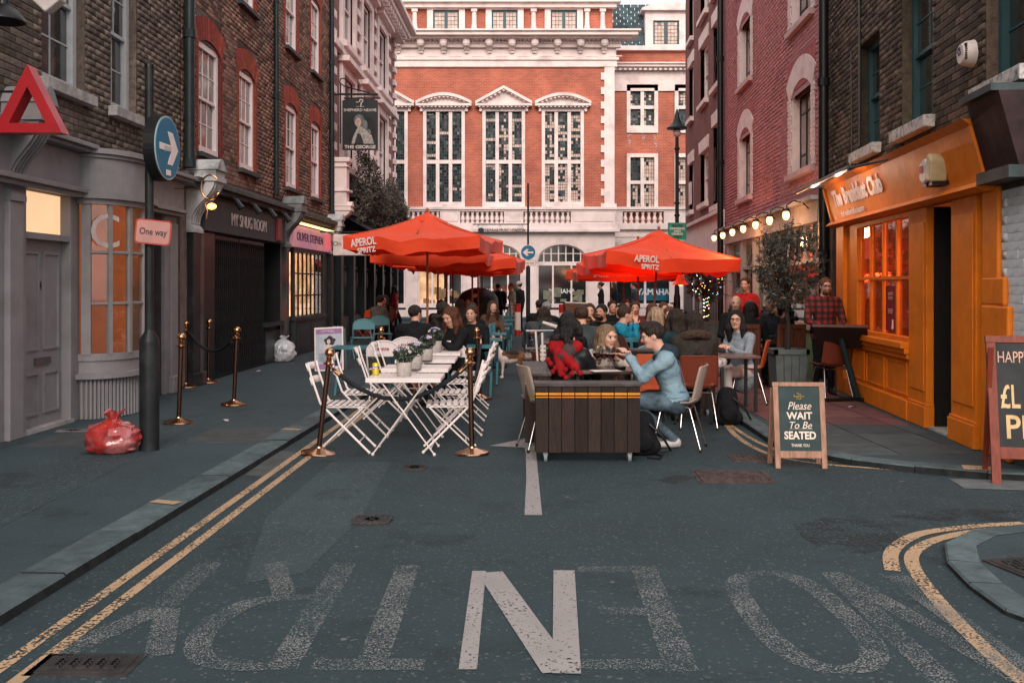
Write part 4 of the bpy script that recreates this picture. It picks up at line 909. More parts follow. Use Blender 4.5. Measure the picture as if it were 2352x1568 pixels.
# ---------------- hall at the end of the street ----------------
YB = 47.0
fH = Facade(YB, 0, 0).setup(-16.0, 4.83); U = fH.u; Zb = lambda y: H-(y-HY)*YB/F
big = []
bigw = [(843,937),(972,1068),(1108,1206),(1244,1341)]
for (a, b_) in bigw: big.append((U(a)+.0, U(b_), Zb(468), Zb(250)))
att = [(868,918),(994,1054),(1129,1189),(1265,1326)]
atth = [(U(a), U(b_), Zb(74), Zb(21)) for a, b_ in att]
Hh = building('music_hall', fH, 'large ornate red brick and white stone hall facing down the street', Zb(155), Zb(525), big, BT_RED, depth=10, back_mat=MORTAR_R)
LEAD_D = mat('leaded_dark_glass', (.020,.040,.046), .25, var=.5, vscale=3, spec=.35, rnd_amt=.6)
LEAD_L = mat('leaded_reflection_glass', (.60,.45,.39), .3, var=.15, vscale=3, rnd_amt=.15)  # sky reflected in the brighter panes, painted as a pale colour
LEADC = mat('lead_came', (.06,.085,.09), .6)
def leaded(parent, u0, u1, z0, z1, y, nx, nz, pale, frame=None, seed=0):
    r = random.Random(seed); wo = MB(); fr = empty('leaded_light', (0,0,0)); fr.parent = parent; KIDS.setdefault(parent.name, []).append(fr)
    d_, l_ = MB(), MB(); cols = {}
    band = [r.random() < pale*.7 for _ in range(nz)]; colb = [r.random() < pale*.4 for _ in range(nx)]
    for i in range(nx):
        for j in range(nz):
            a0, a1 = u0+(u1-u0)*i/nx+.008, u0+(u1-u0)*(i+1)/nx-.008; c0, c1 = z0+(z1-z0)*j/nz+.008, z0+(z1-z0)*(j+1)/nz-.008
            t1, t2 = r.uniform(-.01,.01), r.uniform(-.01,.01)
            m_ = l_ if (r.random() < pale*.13 or (band[j] and r.random() < .85) or (colb[i] and r.random() < .7)) else d_
            m_.add([(a0,y+t1,c0),(a1,y-t1,c0),(a1,y-t1+t2,c1),(a0,y+t1+t2,c1)], [(0,1,2,3)])
    k = MB()
    for i in range(1, nx): x = u0+(u1-u0)*i/nx; k.box(x-.008,y-.012,z0,x+.008,y+.012,z1)
    for j in range(1, nz): z = z0+(z1-z0)*j/nz; k.box(u0,y-.0115,z-.008,u1,y+.0115,z+.008)
    k.build('leading', LEADC, fr)['kind'] = 'stuff'
    for m_, mm, nm in ((d_, LEAD_D, 'dark_panes'), (l_, LEAD_L, 'sky_reflection_panes')):
        if m_.f:
            o = m_.build(nm, mm, fr, fix=False); o['kind'] = 'stuff'
            at = o.data.attributes.new('rnd','FLOAT','FACE'); at.data.foreach_set('value', np.random.RandomState(seed+5).uniform(0,1,len(m_.f)))
    return fr
def dentils(u0, u1, z, y, w, h, mt, parent, slope=None, name='dentil_course'):
    n = int((u1-u0)/(w*2)); k = MB()
    for i in range(n):
        x = u0+(u1-u0)*(i+.25)/n; dz = slope(x) if slope else 0; k.box(x,y,z+dz,x+(u1-u0)/n*.5,y+w,z+dz+h)
    o = k.build(name, mt, parent); o['kind'] = 'stuff'; return o
SHADE = STONE
for wi, w in enumerate(big):
    u0, u1, z0, z1 = w; ww = u1-u0; fr = .16; pale = [.0, .03, .22, .62][wi]
    b = MB(); y = .06
    b.box(u0,-.10,z0-.25,u0+fr,.2,z1+.0); b.box(u1-fr,-.10,z0-.25,u1,.2,z1); b.box(u0+fr,-.10,z1-.14,u1-fr,.2,z1); b.box(u0+fr,-.10,z0-.25,u1-fr,.2,z0+.08)
    tz = Zb(372); b.box(u0+fr,-.02,tz-.09,u1-fr,.2,tz+.09)
    lw = (ww-2*fr-2*.17)/3
    for i in (1, 2): x = u0+fr+i*lw+(i-1)*.17; b.box(x,-.03,z0+.08,x+.17,.2,tz-.09); b.box(x,-.03,tz+.09,x+.17,.2,z1-.14)
    wo = b.build('window', STONE, Hh, bevel=.01)
    for i in range(3):
        a0 = u0+fr+i*(lw+.17)
        leaded(wo, a0, a0+lw, z0+.08, tz-.09, .12, 4, 13, pale*.8, seed=wi*10+i); leaded(wo, a0, a0+lw, tz+.09, z1-.14, .12, 4, 15, pale, seed=wi*10+i+5)
    # pediment
    pu0, pu1 = u0-.32, u1+.32; pz0 = z1+.1; ph = Zb(208)-pz0; m_ = (pu0+pu1)/2; hw = (pu1-pu0)/2
    b = MB(); b.box(u0-.05,-.16,z1,u1+.05,0,pz0-.02)
    if wi in (1, 3):
        outer = [(pu0+(pu1-pu0)*i/24, pz0+.06+ph*math.sin(math.pi*(.16+.68*i/24))-ph*math.sin(math.pi*.16)) for i in range(25)]
        s_ = lambda x: ph*math.sin(math.pi*(.16+.68*(x-pu0)/(pu1-pu0)))-ph*math.sin(math.pi*.16)
    else:
        outer = [(pu0, pz0+.06), (m_, pz0+.06+ph*.95), (pu1, pz0+.06)]
        s_ = lambda x: ph*.95*(1-abs(x-m_)/hw)
    b.prism([(pu0, pz0)]+outer+[(pu1, pz0)], -.12, 0)
    n = len(outer)
    for i in range(n-1):
        a, c = outer[i], outer[i+1]; b.prism([a, c, (c[0], c[1]+.14), (a[0], a[1]+.14)], -.42, 0)
    b.box(pu0,-.40,pz0-.02,pu1,0,pz0+.09); b.build('pediment', STONE, Hh)
    dentils(pu0+.1, pu1-.1, pz0-.08, -.36, .09, .07, STONE, Hh); dentils(pu0+.25, pu1-.25, pz0-.02, -.36, .09, .07, STONE, Hh, s_)
    for xx in (u0-.14, u1+.02):
        k = MB(); k.box(xx,-.2,z1-.15,xx+.12,0,z1+.08); k.build('bracket', STONE, Hh)
# main cornice
z = Zb; b = MB(); L = fH.len
for (zz0, zz1, yo) in ((z(155),z(140),.12),(z(140),z(134),.2),(z(134),z(112),.08),(z(96),z(92),.75),(z(92),z(84),1.0),(z(84),z(80),1.12),(z(112),z(96),.28)): b.box(0,-yo,zz0,L+yo,0,zz1)
b.build('main_cornice', STONE, Hh, bevel=.01)
dentils(0, L+.3, z(99), -.5, .10, .12, STONE, Hh); dentils(0, L+.3, z(104), -.36, .07, .09, STONE, Hh)
for i in range(14):
    uu = L-.55-i*1.08*.99
    if i == 0: uu = L-.5
    k = MB(); k.ball((uu,-.52,z(103)),.19,10,(1,.9,1.15)); k.box(uu-.13,-.6,z(100),uu+.13,-.05,z(96)); k.box(uu-.12,-.28,z(118),uu+.12,-.05,z(112)); k.box(uu-.09,-.2,z(124),uu+.09,-.05,z(118)); k.build('modillion', STONE, Hh)
    k = MB(); k.box(uu+.25,-.11,z(131),uu+.85,-.07,z(129)); k.build('frieze_panel', STONE, Hh)
# attic
b = MB(); wall_cells(b, 0, L-.05, z(80), z(-40), atth, .25); b.build('attic_wall', BT_RED, Hh, fix=False)
b = MB(); b.box(0,-.1,z(18),L+.1,.3,z(8)); b.box(0,-.3,z(8),L+.3,.3,z(-2)); b.box(0,.05,z(-2),L,.3,z(-38)); b.build('attic_entablature', STONE, Hh)
for (u0, u1, z0, z1) in atth:
    b = MB(); b.box(u0-.28,.1,z0,u0,.3,z1+.1); b.box(u1,.1,z0,u1+.28,.3,z1+.1); b.box(u0,.1,z1,u1,.3,z1+.1); wo = b.build('window', STONE, Hh)
    k = MB(); k.box(u0,.2,z0,u0+.08,.3,z1); k.box(u1-.08,.2,z0,u1,.3,z1); k.box(u0+.08,.2,z1-.08,u1-.08,.3,z1); m_ = (u0+u1)/2; k.box(m_-.08,.2,z0,m_+.08,.3,z1-.08); k.build('casement', TEALP, wo)
    leaded(wo, u0+.08, m_-.08, z0, z1-.08, .27, 3, 5, 5, seed=7); leaded(wo, m_+.08, u1-.08, z0, z1-.08, .27, 3, 5, 5, seed=8)
for a in (952, 1089, 1226, 1341+8, 1385):
    uu = U(a); k = MB(); k.lathe([(.2,0),(.2,.25),(.15,.3),(.12,.5),(.11,1.1)], 10, (uu,.15,z(80))); k.box(uu-.14,.0,z(80)+1.1,uu+.14,.26,z(18)); k.build('pilaster', STONE, Hh, smooth=40)
# quoins and corner strip
b = MB(); b.box(U(1388),-.09,z(470),L,0,z(155)); b.box(U(1384),-.14,z(478),L+.1,0,z(468)); b.build('corner_strip', STONE, Hh)
for i in range(19):
    zz = z(168)-i*.335*1.02
    if i % 2 == 0: k = MB(); k.box(U(1380),-.085,zz-.33,U(1388)-.002,0,zz); k.build('quoin', STONE, Hh)
# balustrade level
b = MB(); b.box(0,-.5,z(483),L+.1,.0,z(477)); b.box(0,-.42,z(487),L+.05,.0,z(483)); b.box(0,-.45,z(528),L+.1,0,z(514)); b.box(0,-.6,z(534),L+.2,0,z(528)); b.build('balcony_rail', STONE, Hh, bevel=.01)
# piers between runs of balusters
edges = [0]+[U(v) for r_ in ((912,1012),(1058,1158),(1202,1310)) for v in r_]+[L]
for i in range(0, len(edges), 2): pi = MB(); pi.box(edges[i],-.40,z(514),edges[i+1],0,z(487)); pi.box(edges[i]+.1,-.43,z(510),edges[i+1]-.1,-.35,z(491)) if edges[i+1]-edges[i] > .3 else None; pi.build('balcony_pier', STONE, Hh, bevel=.01)
bq = MB(); hh = z(487)-z(514); bq.lathe([(.10,0),(.10,.06),(.05,.09),(.11,hh*.35),(.10,hh*.45),(.05,hh*.75),(.08,hh*.88),(.09,hh)], 10); bme = bq.mesh('baluster', STONE, 40)
for r_ in ((912,1012),(1058,1158),(1202,1310)):
    n = 9
    for i in range(n): link('baluster', bme, Hh, (U(r_[0])+(U(r_[1])-U(r_[0]))*(i+.5)/n, -.26, z(514)))
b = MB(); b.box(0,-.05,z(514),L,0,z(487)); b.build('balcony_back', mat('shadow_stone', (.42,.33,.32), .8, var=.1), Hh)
for a in ((1018,1040),(1163,1190),(1320-6,1345-6)): k = MB(); k.box(U(a[0]),-.45,z(477),U(a[1]),0,z(471)); k.build('pier_cap', STONE, Hh)
# ground floor: arches, shop windows, piers
def arch_hole(u0, u1, zs, zt, n=18):
    m_ = (u0+u1)/2; return [(u0+(u1-u0)*i/n, zs+(zt-zs)*math.sin(math.acos(max(-1,min(1,1-2*i/n))))) for i in range(n+1)]
b = MB(); sz = z(602); top = z(534)
arches = [(865,925),(950,1050),(1096,1200),(1232,1350)]; arches = [(700,800),(833,933),(960,1064),(1096,1200),(1232,1350)]
last = 0
for (a, c) in arches:
    u0, u1 = U(a), U(c); P = arch_hole(u0, u1, sz, z(562))
    b.box(last,-.25,.12,u0,0,sz); 
    b.prism([(last,sz),(last,top),(u0,top),(u0,sz)], -.25, 0)
    for p, q in zip(P, P[1:]): b.add([(p[0],-.25,p[1]),(q[0],-.25,q[1]),(q[0],-.25,top),(p[0],-.25,top),(p[0],0,p[1]),(q[0],0,q[1])], [(0,1,2,3),(0,4,5,1)])
    last = u1
b.box(last,-.25,.12,L,0,top); b.build('ground_floor_wall', STONE, Hh, fix=False)
SHOPD = mat('shop_depth', (.045,.055,.058), .7, var=.6, vscale=1.5)
for i, (a, c) in enumerate(arches):
    u0, u1 = U(a), U(c); b = MB(); zt = z(562)
    P = arch_hole(u0, u1, sz, zt); cx2 = (u0+u1)/2
    b.box(u0,-.12,sz-.16,u1,.0,sz+.02)
    for k_ in range(1, 7):
        x = u0+(u1-u0)*k_/7; t_ = 1-2*k_/7; zz = sz+(zt-sz)*math.sqrt(max(0,1-t_*t_)); b.box(x-.03,-.1,sz,x+.03,-.03,zz)
    b.box(u0+.2,-.095,sz+.38,u1-.2,-.03,sz+.42)
    for p, q in zip(P, P[1:]): b.prism([p,q,(q[0]*.97+cx2*.03,q[1]-.05),(p[0]*.97+cx2*.03,p[1]-.05)], -.14, 0)
    for x in (u0+(u1-u0)*.32, u0+(u1-u0)*.68): b.box(x-.04,-.12,z(698),x+.04,-.03,sz-.16)
    b.box(u0,-.3,z(706),u1,0,z(697)); b.box(u0,-.12,z(697),u0+.1,0,sz-.16); b.box(u1-.1,-.12,z(697),u1,0,sz-.16)
    wo = b.build('arched_window', STONE, Hh)
    k = MB(); k.prism([(u0,z(697))]+[(u0,sz)]+P[1:-1]+[(u1,sz),(u1,z(697))], -.07, -.06); k.build('pane', mat('shop_front_glass', (.02,.032,.034), .05, var=.6, vscale=.8, spec=.8), wo)
    k = MB(); k.box(u0,-.27,.12,u1,0,.45); k.build('plinth', STONE, wo)
    k = MB(); k.box(u0+.1,-.22,.45,u1-.1,-.1,z(706)); k.build('basement_grille', mat('teal_grille', (.03,.05,.055), .5, var=.5, vscale=20), wo)
    if i >= 1:
        text('shop_lettering', 'YAMAHA', mat('white_vinyl', (.8,.78,.76), .6), wo, (u0+(u1-u0)*.5,-.075,z(669)), size=.30, bold=.006)
    k = MB(); r_ = random.Random(i)
    for j in range(9):
        x = r_.uniform(u0+.2,u1-.4); zz = z(697)+r_.uniform(0,.5); k.box(x,-.080-j*.0006,zz,x+r_.uniform(.1,.5),-.071,zz+r_.uniform(.1,.5))
    k.build('window_display', mat('display_%d' % (i % 3), [(.25,.07,.03),(.05,.16,.17),(.16,.12,.08)][i % 3], .6, var=.5, vscale=6, emis=(.9,.45,.15), es=.10 if i in (1,2) else .0), wo)
k = MB(); k.box(U(962),-.08,z(697),U(1020),-.0725,z(620)); k.build('lit_display', emat('amber_display', (1,.6,.3), .55, .95, 1.8, (.1,.05,.03)), Hh)
k = MB(); k.box(U(1085),-.085,z(697),U(1094),-.0,z(600)); k.build('downpipe', BLACKM, Hh)
text('building_name', 'YAMAHA MUSIC LONDON', BLACKM, Hh, (U(1160),-.62,z(531.0)), size=.27, width=(1210-1118)/48.66, extrude=.01)
k = MB(); k.box(U(1088),-1.0,z(519.5),U(1213),-.94,z(517)); [k.tube([(U(x),-.97,z(518)),(U(x),0,z(516))],.02,5) for x in (1100,1150,1200)]; k.ball((U(1106),-.64,z(530)),.11,8,(1.4,.2,1)); k.tube([(U(1102),-.64,z(526)),(U(1100),-.64,z(533)),(U(1112),-.64,z(534))],.03,5); k.build('sign_light_rail', mat('sign_dark', (.02,.04,.045), .5), Hh)
# flanking right wing
YW = 48.3
fW = Facade(YW, 0, 0).setup(4.6, 16.0); U = fW.u; z = lambda y: H-(y-HY)*YW/F
wh = [(U(1440),U(1510),z(294),z(200)),(U(1550),U(1620),z(294),z(200)),(U(1440),U(1510),z(480),z(358)),(U(1550),U(1620),z(480),z(358))]
Wg = building('right_wing', fW, 'lower red brick wing with slate roof and white dormer right of the hall', z(108), z(525), wh, BT_RED, depth=9, back_mat=MORTAR_R)
for i, w in enumerate(wh):
    u0, u1, z0, z1 = w; b = MB(); f_ = .16; b.box(u0-.02,-.1,z0-.25 if i < 2 else z0,u0+f_,.2,z1+.1); b.box(u1-f_,-.1,z0-.25 if i < 2 else z0,u1+.02,.2,z1+.1); b.box(u0+f_,-.1,z1-.08,u1-f_,.2,z1+.1); b.box(u0+f_,-.1,z0-.25 if i < 2 else z0-.05,u1-f_,.2,z0+.1)
    m_ = (u0+u1)/2; tz = (z0+z1)/2+.0; b.box(m_-.08,-.05,z0+.1,m_+.08,.2,z1-.08); b.box(u0+f_,-.04,tz-.08,m_-.08,.2,tz+.08); b.box(m_+.08,-.04,tz-.08,u1-f_,.2,tz+.08); wo = b.build('window', STONE, Wg)
    for (a0, a1) in ((u0+f_, m_-.08), (m_+.08, u1-f_)):
        for (c0, c1) in ((z0+.1, tz-.08), (tz+.08, z1-.08)): leaded(wo, a0, a1, c0, c1, .12, 4, 6, rnd.choice([0,.3,.9]) , seed=i*7+int(a0*3))
b = MB()
for (a, c, yo) in ((210,190,.10),(190,163,.06),(163,158,.3),(158,152,.5),(152,149,.6)): b.box(0,-yo,z(a),fW.len,0,z(c))
b.box(0,-.25,z(118),fW.len,0,z(108)); b.build('cornice', STONE, Wg)
dentils(0, fW.len, z(165), -.4, .12, .10, STONE, Wg)
SL = mat('blue_slate', (.06,.10,.115), .7, var=.3, vscale=4, rnd_amt=.3)
sl_ = MB()
for j in range(14):
    for i in range(32):
        u0 = i*.36+(j%2)*.18; z0 = z(108)+j*.16; y0 = .1+j*.05
        sl_.add([(u0,y0-.03,z0),(u0+.34,y0-.03,z0),(u0+.34,y0+.05,z0+.20),(u0,y0+.05,z0+.20),(u0,y0,z0-.0),(u0+.34,y0,z0)], [(0,1,2,3),(0,4,5,1)])
o = sl_.build('roof_slates', SL, Wg, fix=False); o['kind'] = 'stuff'; at = o.data.attributes.new('rnd','FLOAT','FACE'); at.data.foreach_set('value', np.repeat(np.random.RandomState(2).uniform(0,1,len(sl_.f)//2),2))
b = MB(); b.box(0,.75,z(62),fW.len,3,z(48)); b.build('roof_ridge', mat('lead_roof', (.55,.48,.47), .7), Wg)
b = MB(); u0, u1 = U(1482), U(1590); b.box(u0,-.05,z(108),U(1500)-.0,1.5,z(27)); b.box(U(1560),-.05,z(108),u1,1.5,z(27)); b.box(U(1500),-.05,z(48),U(1560),1.5,z(27)); b.box(U(1500),-.05,z(108),U(1560),1.5,z(103)); b.box(u0-.2,-.3,z(27),u1+.2,1.5,z(22))
b.prism([(u0-.2+(u1-u0+.4)*i/12, z(22)+.32*math.sin(math.pi*i/12)) for i in range(13)], -.3, 1.5); dmr = b.build('dormer', STONE, Wg)
b = MB(); m_ = (U(1500)+U(1560))/2; b.box(U(1500),.0,z(103),U(1500)+.08,.1,z(48)); b.box(U(1560)-.08,.0,z(103),U(1560),.1,z(48)); b.box(m_-.08,0,z(103),m_+.08,.1,z(48)); b.box(U(1500),0,z(50),U(1560),.09,z(48)); b.box(U(1500),0,z(103),U(1560),.09,z(101)); b.build('casement', TEALP, dmr)
leaded(Wg, U(1500)+.08, m_-.08, z(101), z(50), .06, 3, 6, 5, seed=3); leaded(Wg, m_+.08, U(1560)-.08, z(101), z(50), .06, 3, 6, 5, seed=4)
b = MB(); b.box(0,-.5,z(483),fW.len,.0,z(477)); b.box(0,-.42,z(487),fW.len,0,z(483)); b.box(0,-.45,z(528),fW.len,0,z(514)); b.box(0,-.40,z(514),U(1428),0,z(487)); b.box(U(1522),-.40,z(514),fW.len,0,z(487)); b.build('balcony_rail', STONE, Wg, bevel=.01)
for i in range(7): link('baluster', bme, Wg, (U(1428)+(U(1522)-U(1428))*(i+.5)/7, -.26, z(514)))
b = MB(); gw = [(U(1415),U(1535),z(697),z(600))]; wall_cells(b, 0, fW.len, .12, z(528), gw, -.25); b.box(0,-.3,z(545),fW.len,-.25,z(538)); b.build('ground_floor_wall', STONE, Wg, fix=False)
b = MB(); b.box(U(1415),-.05,z(697),U(1535),0,z(600)); b.build('pane', MATS['shop_front_glass'], Wg)
b = MB(); b.box(U(1450),-.08,z(690),U(1535),-.055,z(662)); b.build('blue_banner', mat('blue_vinyl', (.01,.12,.19), .5), Wg)
b = MB(); b.box(U(1478),-.2,z(697),U(1483),-.05,z(600)); b.box(U(1415),-.3,z(706),U(1535),-.05,z(697)); b.box(U(1415),-.24,.4,U(1535),-.2,z(706)); b.build('window_frame', STONE, Wg)
text('shop_lettering', 'YAMAHA', mat('white_vinyl', (.8,.78,.76), .6), Wg, (U(1500),-.085,z(671)), size=.38, bold=.01)
# pale flagged streaks under the wing windows are real mineral stains on the brick
for (a, dz) in ((1446,.5),(1478,.35),(1506,.6)):
    k = MB(); x = U(a); zt = z(305); k.add([(x-.12,-.004,zt),(x+.12,-.004,zt),(x+.03,-.004,zt-dz*1.6),(x-.03,-.004,zt-dz*1.5)], [(0,1,2,3)]); k.build('lime_stain', paint_worn('lime_stain', (.55,.38,.36), .45, 14, 3), Wg, fix=False)
# pub corner side: house far left behind the hall line, seen through no gap
# ---------------- right side: maroon corner house D ----------------
fD = Facade(4.1, .05, 1).setup(25.0, 33.0); UD = fD.ud
dw = []
for (d0, d1) in ((25.6,26.9),(27.9,29.4),(31.0,32.0)):
    for (z0, z1) in ((3.75,5.9) if d1 < 27 else (4.0,5.5),(6.9,8.6),(9.4,11.0)): dw.append((UD(d1), UD(d0), z0, z1))
D_ = building('maroon_corner_house', fD, 'narrow maroon brick corner house with white rendered ground floor', 13, 0, dw, BT_MAR)
for w in dw:
    sash(D_, *w, SASHW, depth=.12, nx=3, ny=2, detail=False, sill=STONE, frame=.12, sillh=.14, sillout=.12)
    k = MB(); k.prism([(w[0]-.15,w[3]),(w[1]+.15,w[3]),(w[1]+.2,w[3]+.35),(w[0]-.2,w[3]+.35)], -.04, .1); k.build('lintel', STONE, D_)
b = MB(); b.box(0,-.08,.12,fD.len,0,3.45); b.box(0,-.2,3.45,fD.len,0,3.55); b.build('rendered_ground_floor', mat('white_render', (.70,.61,.60), .8, var=.08, dirt=((.4,.34,.34),.5,1.5)), D_, bevel=.01)
b = MB(); b.box(.4,-.1,.3,2.4,-.07,2.6); b.box(3.0,-.1,.12,3.9,-.07,2.5); b.box(4.6,-.1,.3,7.2,-.07,2.5); b.build('dark_shopfront', mat('dark_front', (.02,.022,.023), .4), D_)
b = MB(); b.box(1.2,-.05,4.2,1.75,-.02,4.9); b.build('plaque', STONE, D_)
# ---------------- pink house E ----------------
fE = Facade(4.1, .05, 1).setup(15.3, 25.0); U, Z, UD = fE.u, fE.z, fE.ud
ew = []
for (d0, d1) in ((16.35,17.75),(21.6,22.9)):
    for (z0, z1) in ((3.6,4.95),(6.15,7.5),(8.7,10.0)): ew.append((UD(d1), UD(d0), z0, z1))
sh = (UD(23.9), UD(15.5), .12, 2.62)
E_ = building('pink_brick_house', fE, 'pink painted brick house with white-edged arched windows above a pale shopfront', 12, 0, ew+[sh], MORTAR_P)
eh = [(w[0]-.26, w[1]+.26, w[2]-.12, w[3]+.0) for w in ew]+[(w[0]-.26, w[1]+.26, w[3], w[3]+.66) for w in ew]
bricks(E_, 0, fE.len, 3.02, 9.2, eh, BR_PINK, (fE.len, 3.8), seed=5, gap=.014, proud=.007)
WPB = mat('white_painted_brick', (.70,.57,.56), .75, var=.08, bump=.3, dirt=((.35,.22,.22),.35,3))
CSTEEL = mat('steel_window', (.015,.02,.022), .5)
for w in ew:
    ww = w[1]-w[0]
    # painted jamb blocks, toothed, each one a piece
    jb = MB(); jb.box(-.11,-.022,-.034,.11,.04,.034); jme = jb.mesh('jamb_brick', WPB)
    n = int((w[3]-w[2])/.075)
    for i in range(n):
        zz = w[2]+.0375+i*.075
        for s_ in (0, 1):
            x = (w[0]-.11-(.03 if i%4 < 2 else 0)) if s_ == 0 else (w[1]+.11+(.03 if i%4 < 2 else 0)); link('jamb_brick', jme, E_, (x, 0, zz))
    rise = .20; rad = (ww*ww/4+rise*rise)/(2*rise); cz = w[3]+rise-rad; cc = (w[0]+w[1])/2; a = math.asin((ww/2+.10)/rad) if ww/2+.1 < rad else 1.2
    m_ = 16
    for i in range(m_):
        t0, t1 = -a+2*a*i/m_, -a+2*a*(i+1)/m_; h_ = .40
        k = MB(); k.prism([(cc+rad*math.sin(t0),cz+rad*math.cos(t0)),(cc+rad*math.sin(t1)-.003,cz+rad*math.cos(t1)),(cc+(rad+h_)*math.sin(t1)-.003,cz+(rad+h_)*math.cos(t1)),(cc+(rad+h_)*math.sin(t0),cz+(rad+h_)*math.cos(t0))], -.024, .05); k.build('arch_brick', WPB, E_)
    k = MB(); k.box(w[0]-.26,.0,w[3]-.02,w[1]+.26,.06,w[3]+.66); 
    # tympanum below arch
    k2 = MB(); k2.prism([(w[0],w[3]-.02)]+[(cc+rad*math.sin(-a*.86+2*a*.86*i/12), cz+rad*math.cos(-a*.86+2*a*.86*i/12)) for i in range(13)]+[(w[1],w[3]-.02)], .075, .10); k2.build('soffit', mat('soffit_brick', (.13,.05,.045), .9), E_)
    k = MB(); k.box(w[0]-.30,-.012,w[3]+.10,w[1]+.30,-.0,w[3]+.66); k.build('pink_infill', mat('pink_infill', (.40,.11,.12), .85, var=.2), E_)
    # steel casement
    b = MB(); y = .14; f_ = .035
    b.box(w[0],y,w[2],w[0]+f_,y+.04,w[3]); b.box(w[1]-f_,y,w[2],w[1],y+.04,w[3]); b.box(w[0],y,w[3]-f_,w[1],y+.04,w[3]); b.box(w[0],y,w[2],w[1],y+.04,w[2]+f_)
    for t_ in (.34,.66): b.box(w[0]+ww*t_-.02,y-.003,w[2],w[0]+ww*t_+.02,y+.043,w[3])
    b.box(w[0],y+.003,w[3]-.32,w[1],y+.037,w[3]-.29); b.box(w[0]+.03,y+.003,w[2]+.3,w[0]+ww*.34,y+.037,w[2]+.33)
    o = b.build('window', CSTEEL, E_)
    for i in range(3):
        for (za, zb) in ((w[2]+.03,w[3]-.32),(w[3]-.29,w[3]-.03)):
            k = MB(); k.box(w[0]+ww*(i/3)+.03,y+.012,za,w[0]+ww*((i+1)/3)-.015,y+.018,zb); k.build('pane', mat('pale_reflecting_glass', (.30,.22,.20), .12, var=.5, vscale=1.2, spec=.8), o)
    k = MB(); k.box(w[0],.0,w[2]-.02,w[0]+.004,y,w[3]); k.box(w[1]-.004,.0,w[2]-.02,w[1],y,w[3]); k.build('reveal', WPB, o)
    k = MB(); k.box(w[0]-.20,-.09,w[2]-.11,w[1]+.20,.14,w[2]); k.build('sill', mat('pinkish_sill', (.55,.36,.36), .8, var=.15), o, bevel=.008)
# pale shopfront
CRM = mat('cream_shop_paint', (.40,.37,.35), .6, var=.12, dirt=((.2,.17,.16),.4,2.5))
b = MB(); b.box(sh[0]-.3,-.16,2.62,sh[1]+.15,0,2.95); b.box(sh[0]-.35,-.28,2.95,sh[1]+.2,0,3.02); b.build('fascia', CRM, E_, bevel=.01)
b = MB()
for uu in (sh[0]-.25, UD(22.3), UD(20.9), sh[1]-.06): b.box(uu,-.1,.12,uu+.16,.03,2.62)
b.box(sh[0],-.08,1.98,sh[1],.02,2.06); 
for i in range(1,9): uu = UD(20.9)+i*(sh[1]-UD(20.9))/9; b.box(uu-.02,-.05,2.06,uu+.02,.0,2.62)
b.box(UD(20.8),-.09,.9,sh[1],.02,1.02); b.build('shop_frame', CRM, E_, bevel=.005)
k = MB(); k.box(UD(20.8),-.05,.12,sh[1],.02,.9); k.build('stall_riser', mat('green_riser', (.10,.26,.14), .6, var=.2), E_)
k = MB(); k.box(sh[0],.0,1.0,sh[1],.008,2.62); k.build('pane', CGLASS, E_)
k = MB(); k.box(sh[0],.7,.12,sh[1],.72,2.62); k.box(sh[0],0,2.6,sh[1],.7,2.62); k.build('shop_interior', emat('warm_grey_interior', (.55,.25,.14), .22, .9, 1.6, (.05,.03,.03)), E_)
for i in range(16):
    k = MB(); uu = UD(20)+i*.13; k.lathe([(.035,0),(.037,.17),(.012,.24),(.013,.31)], 8, (uu,.25,1.02)); k.build('bottle', mat('bottle_dark', (.01,.012,.01), .2), E_)
text('window_sign', 'BAR SOHO', mat('white_vinyl', (.8,.78,.76), .6), E_, (UD(21.6),-.02,1.35), size=.2, width=1.0)
# swan-neck lamps with glowing globes
GLO = emat('globe_glow', (1,.50,.22), 3.2)
for i in range(7):
    dd = 15.9+i*1.25; X = 4.1+.05*dd-.16; t = empty('globe_wall_lamp', (X, dd, 2.80), 0, ['nearest glowing globe lamp on the pale fascia beside the orange shop','second glowing globe lamp from the orange shop','third glowing globe lamp from the orange shop','middle glowing globe lamp of the row along the pale fascia','third glowing globe lamp from the maroon house','second glowing globe lamp from the maroon house','farthest glowing globe lamp on the pale fascia'][i], 'wall lamp', 'glowing globe lamps along the pale fascia')
    b = MB(); b.tube([(0,0,.0),(-.10,0,.10),(-.24,0,.12),(-.34,0,.06),(-.36,0,-.02)], .010, 6); b.lathe([(.0,.0),(.055,-.01),(.06,-.05)], 10, (-.36,0,-.0)); b.build('arm', BLACKM, t, smooth=50)
    b = MB(); b.ball((-.36,0,-.11),.058,12,(1,1,1.4)); b.build('globe', GLO, t, smooth=60)
for i, dd in enumerate((16.5, 20.0)):
    l = bpy.data.lights.new('globe_light', 'POINT'); l.energy = 26; l.color = (1,.45,.2); l.shadow_soft_size = .1; lo = bpy.data.objects.new('globe_light', l); COL.objects.link(lo); lo.location = (4.1+.05*dd-.75, dd, 2.45)
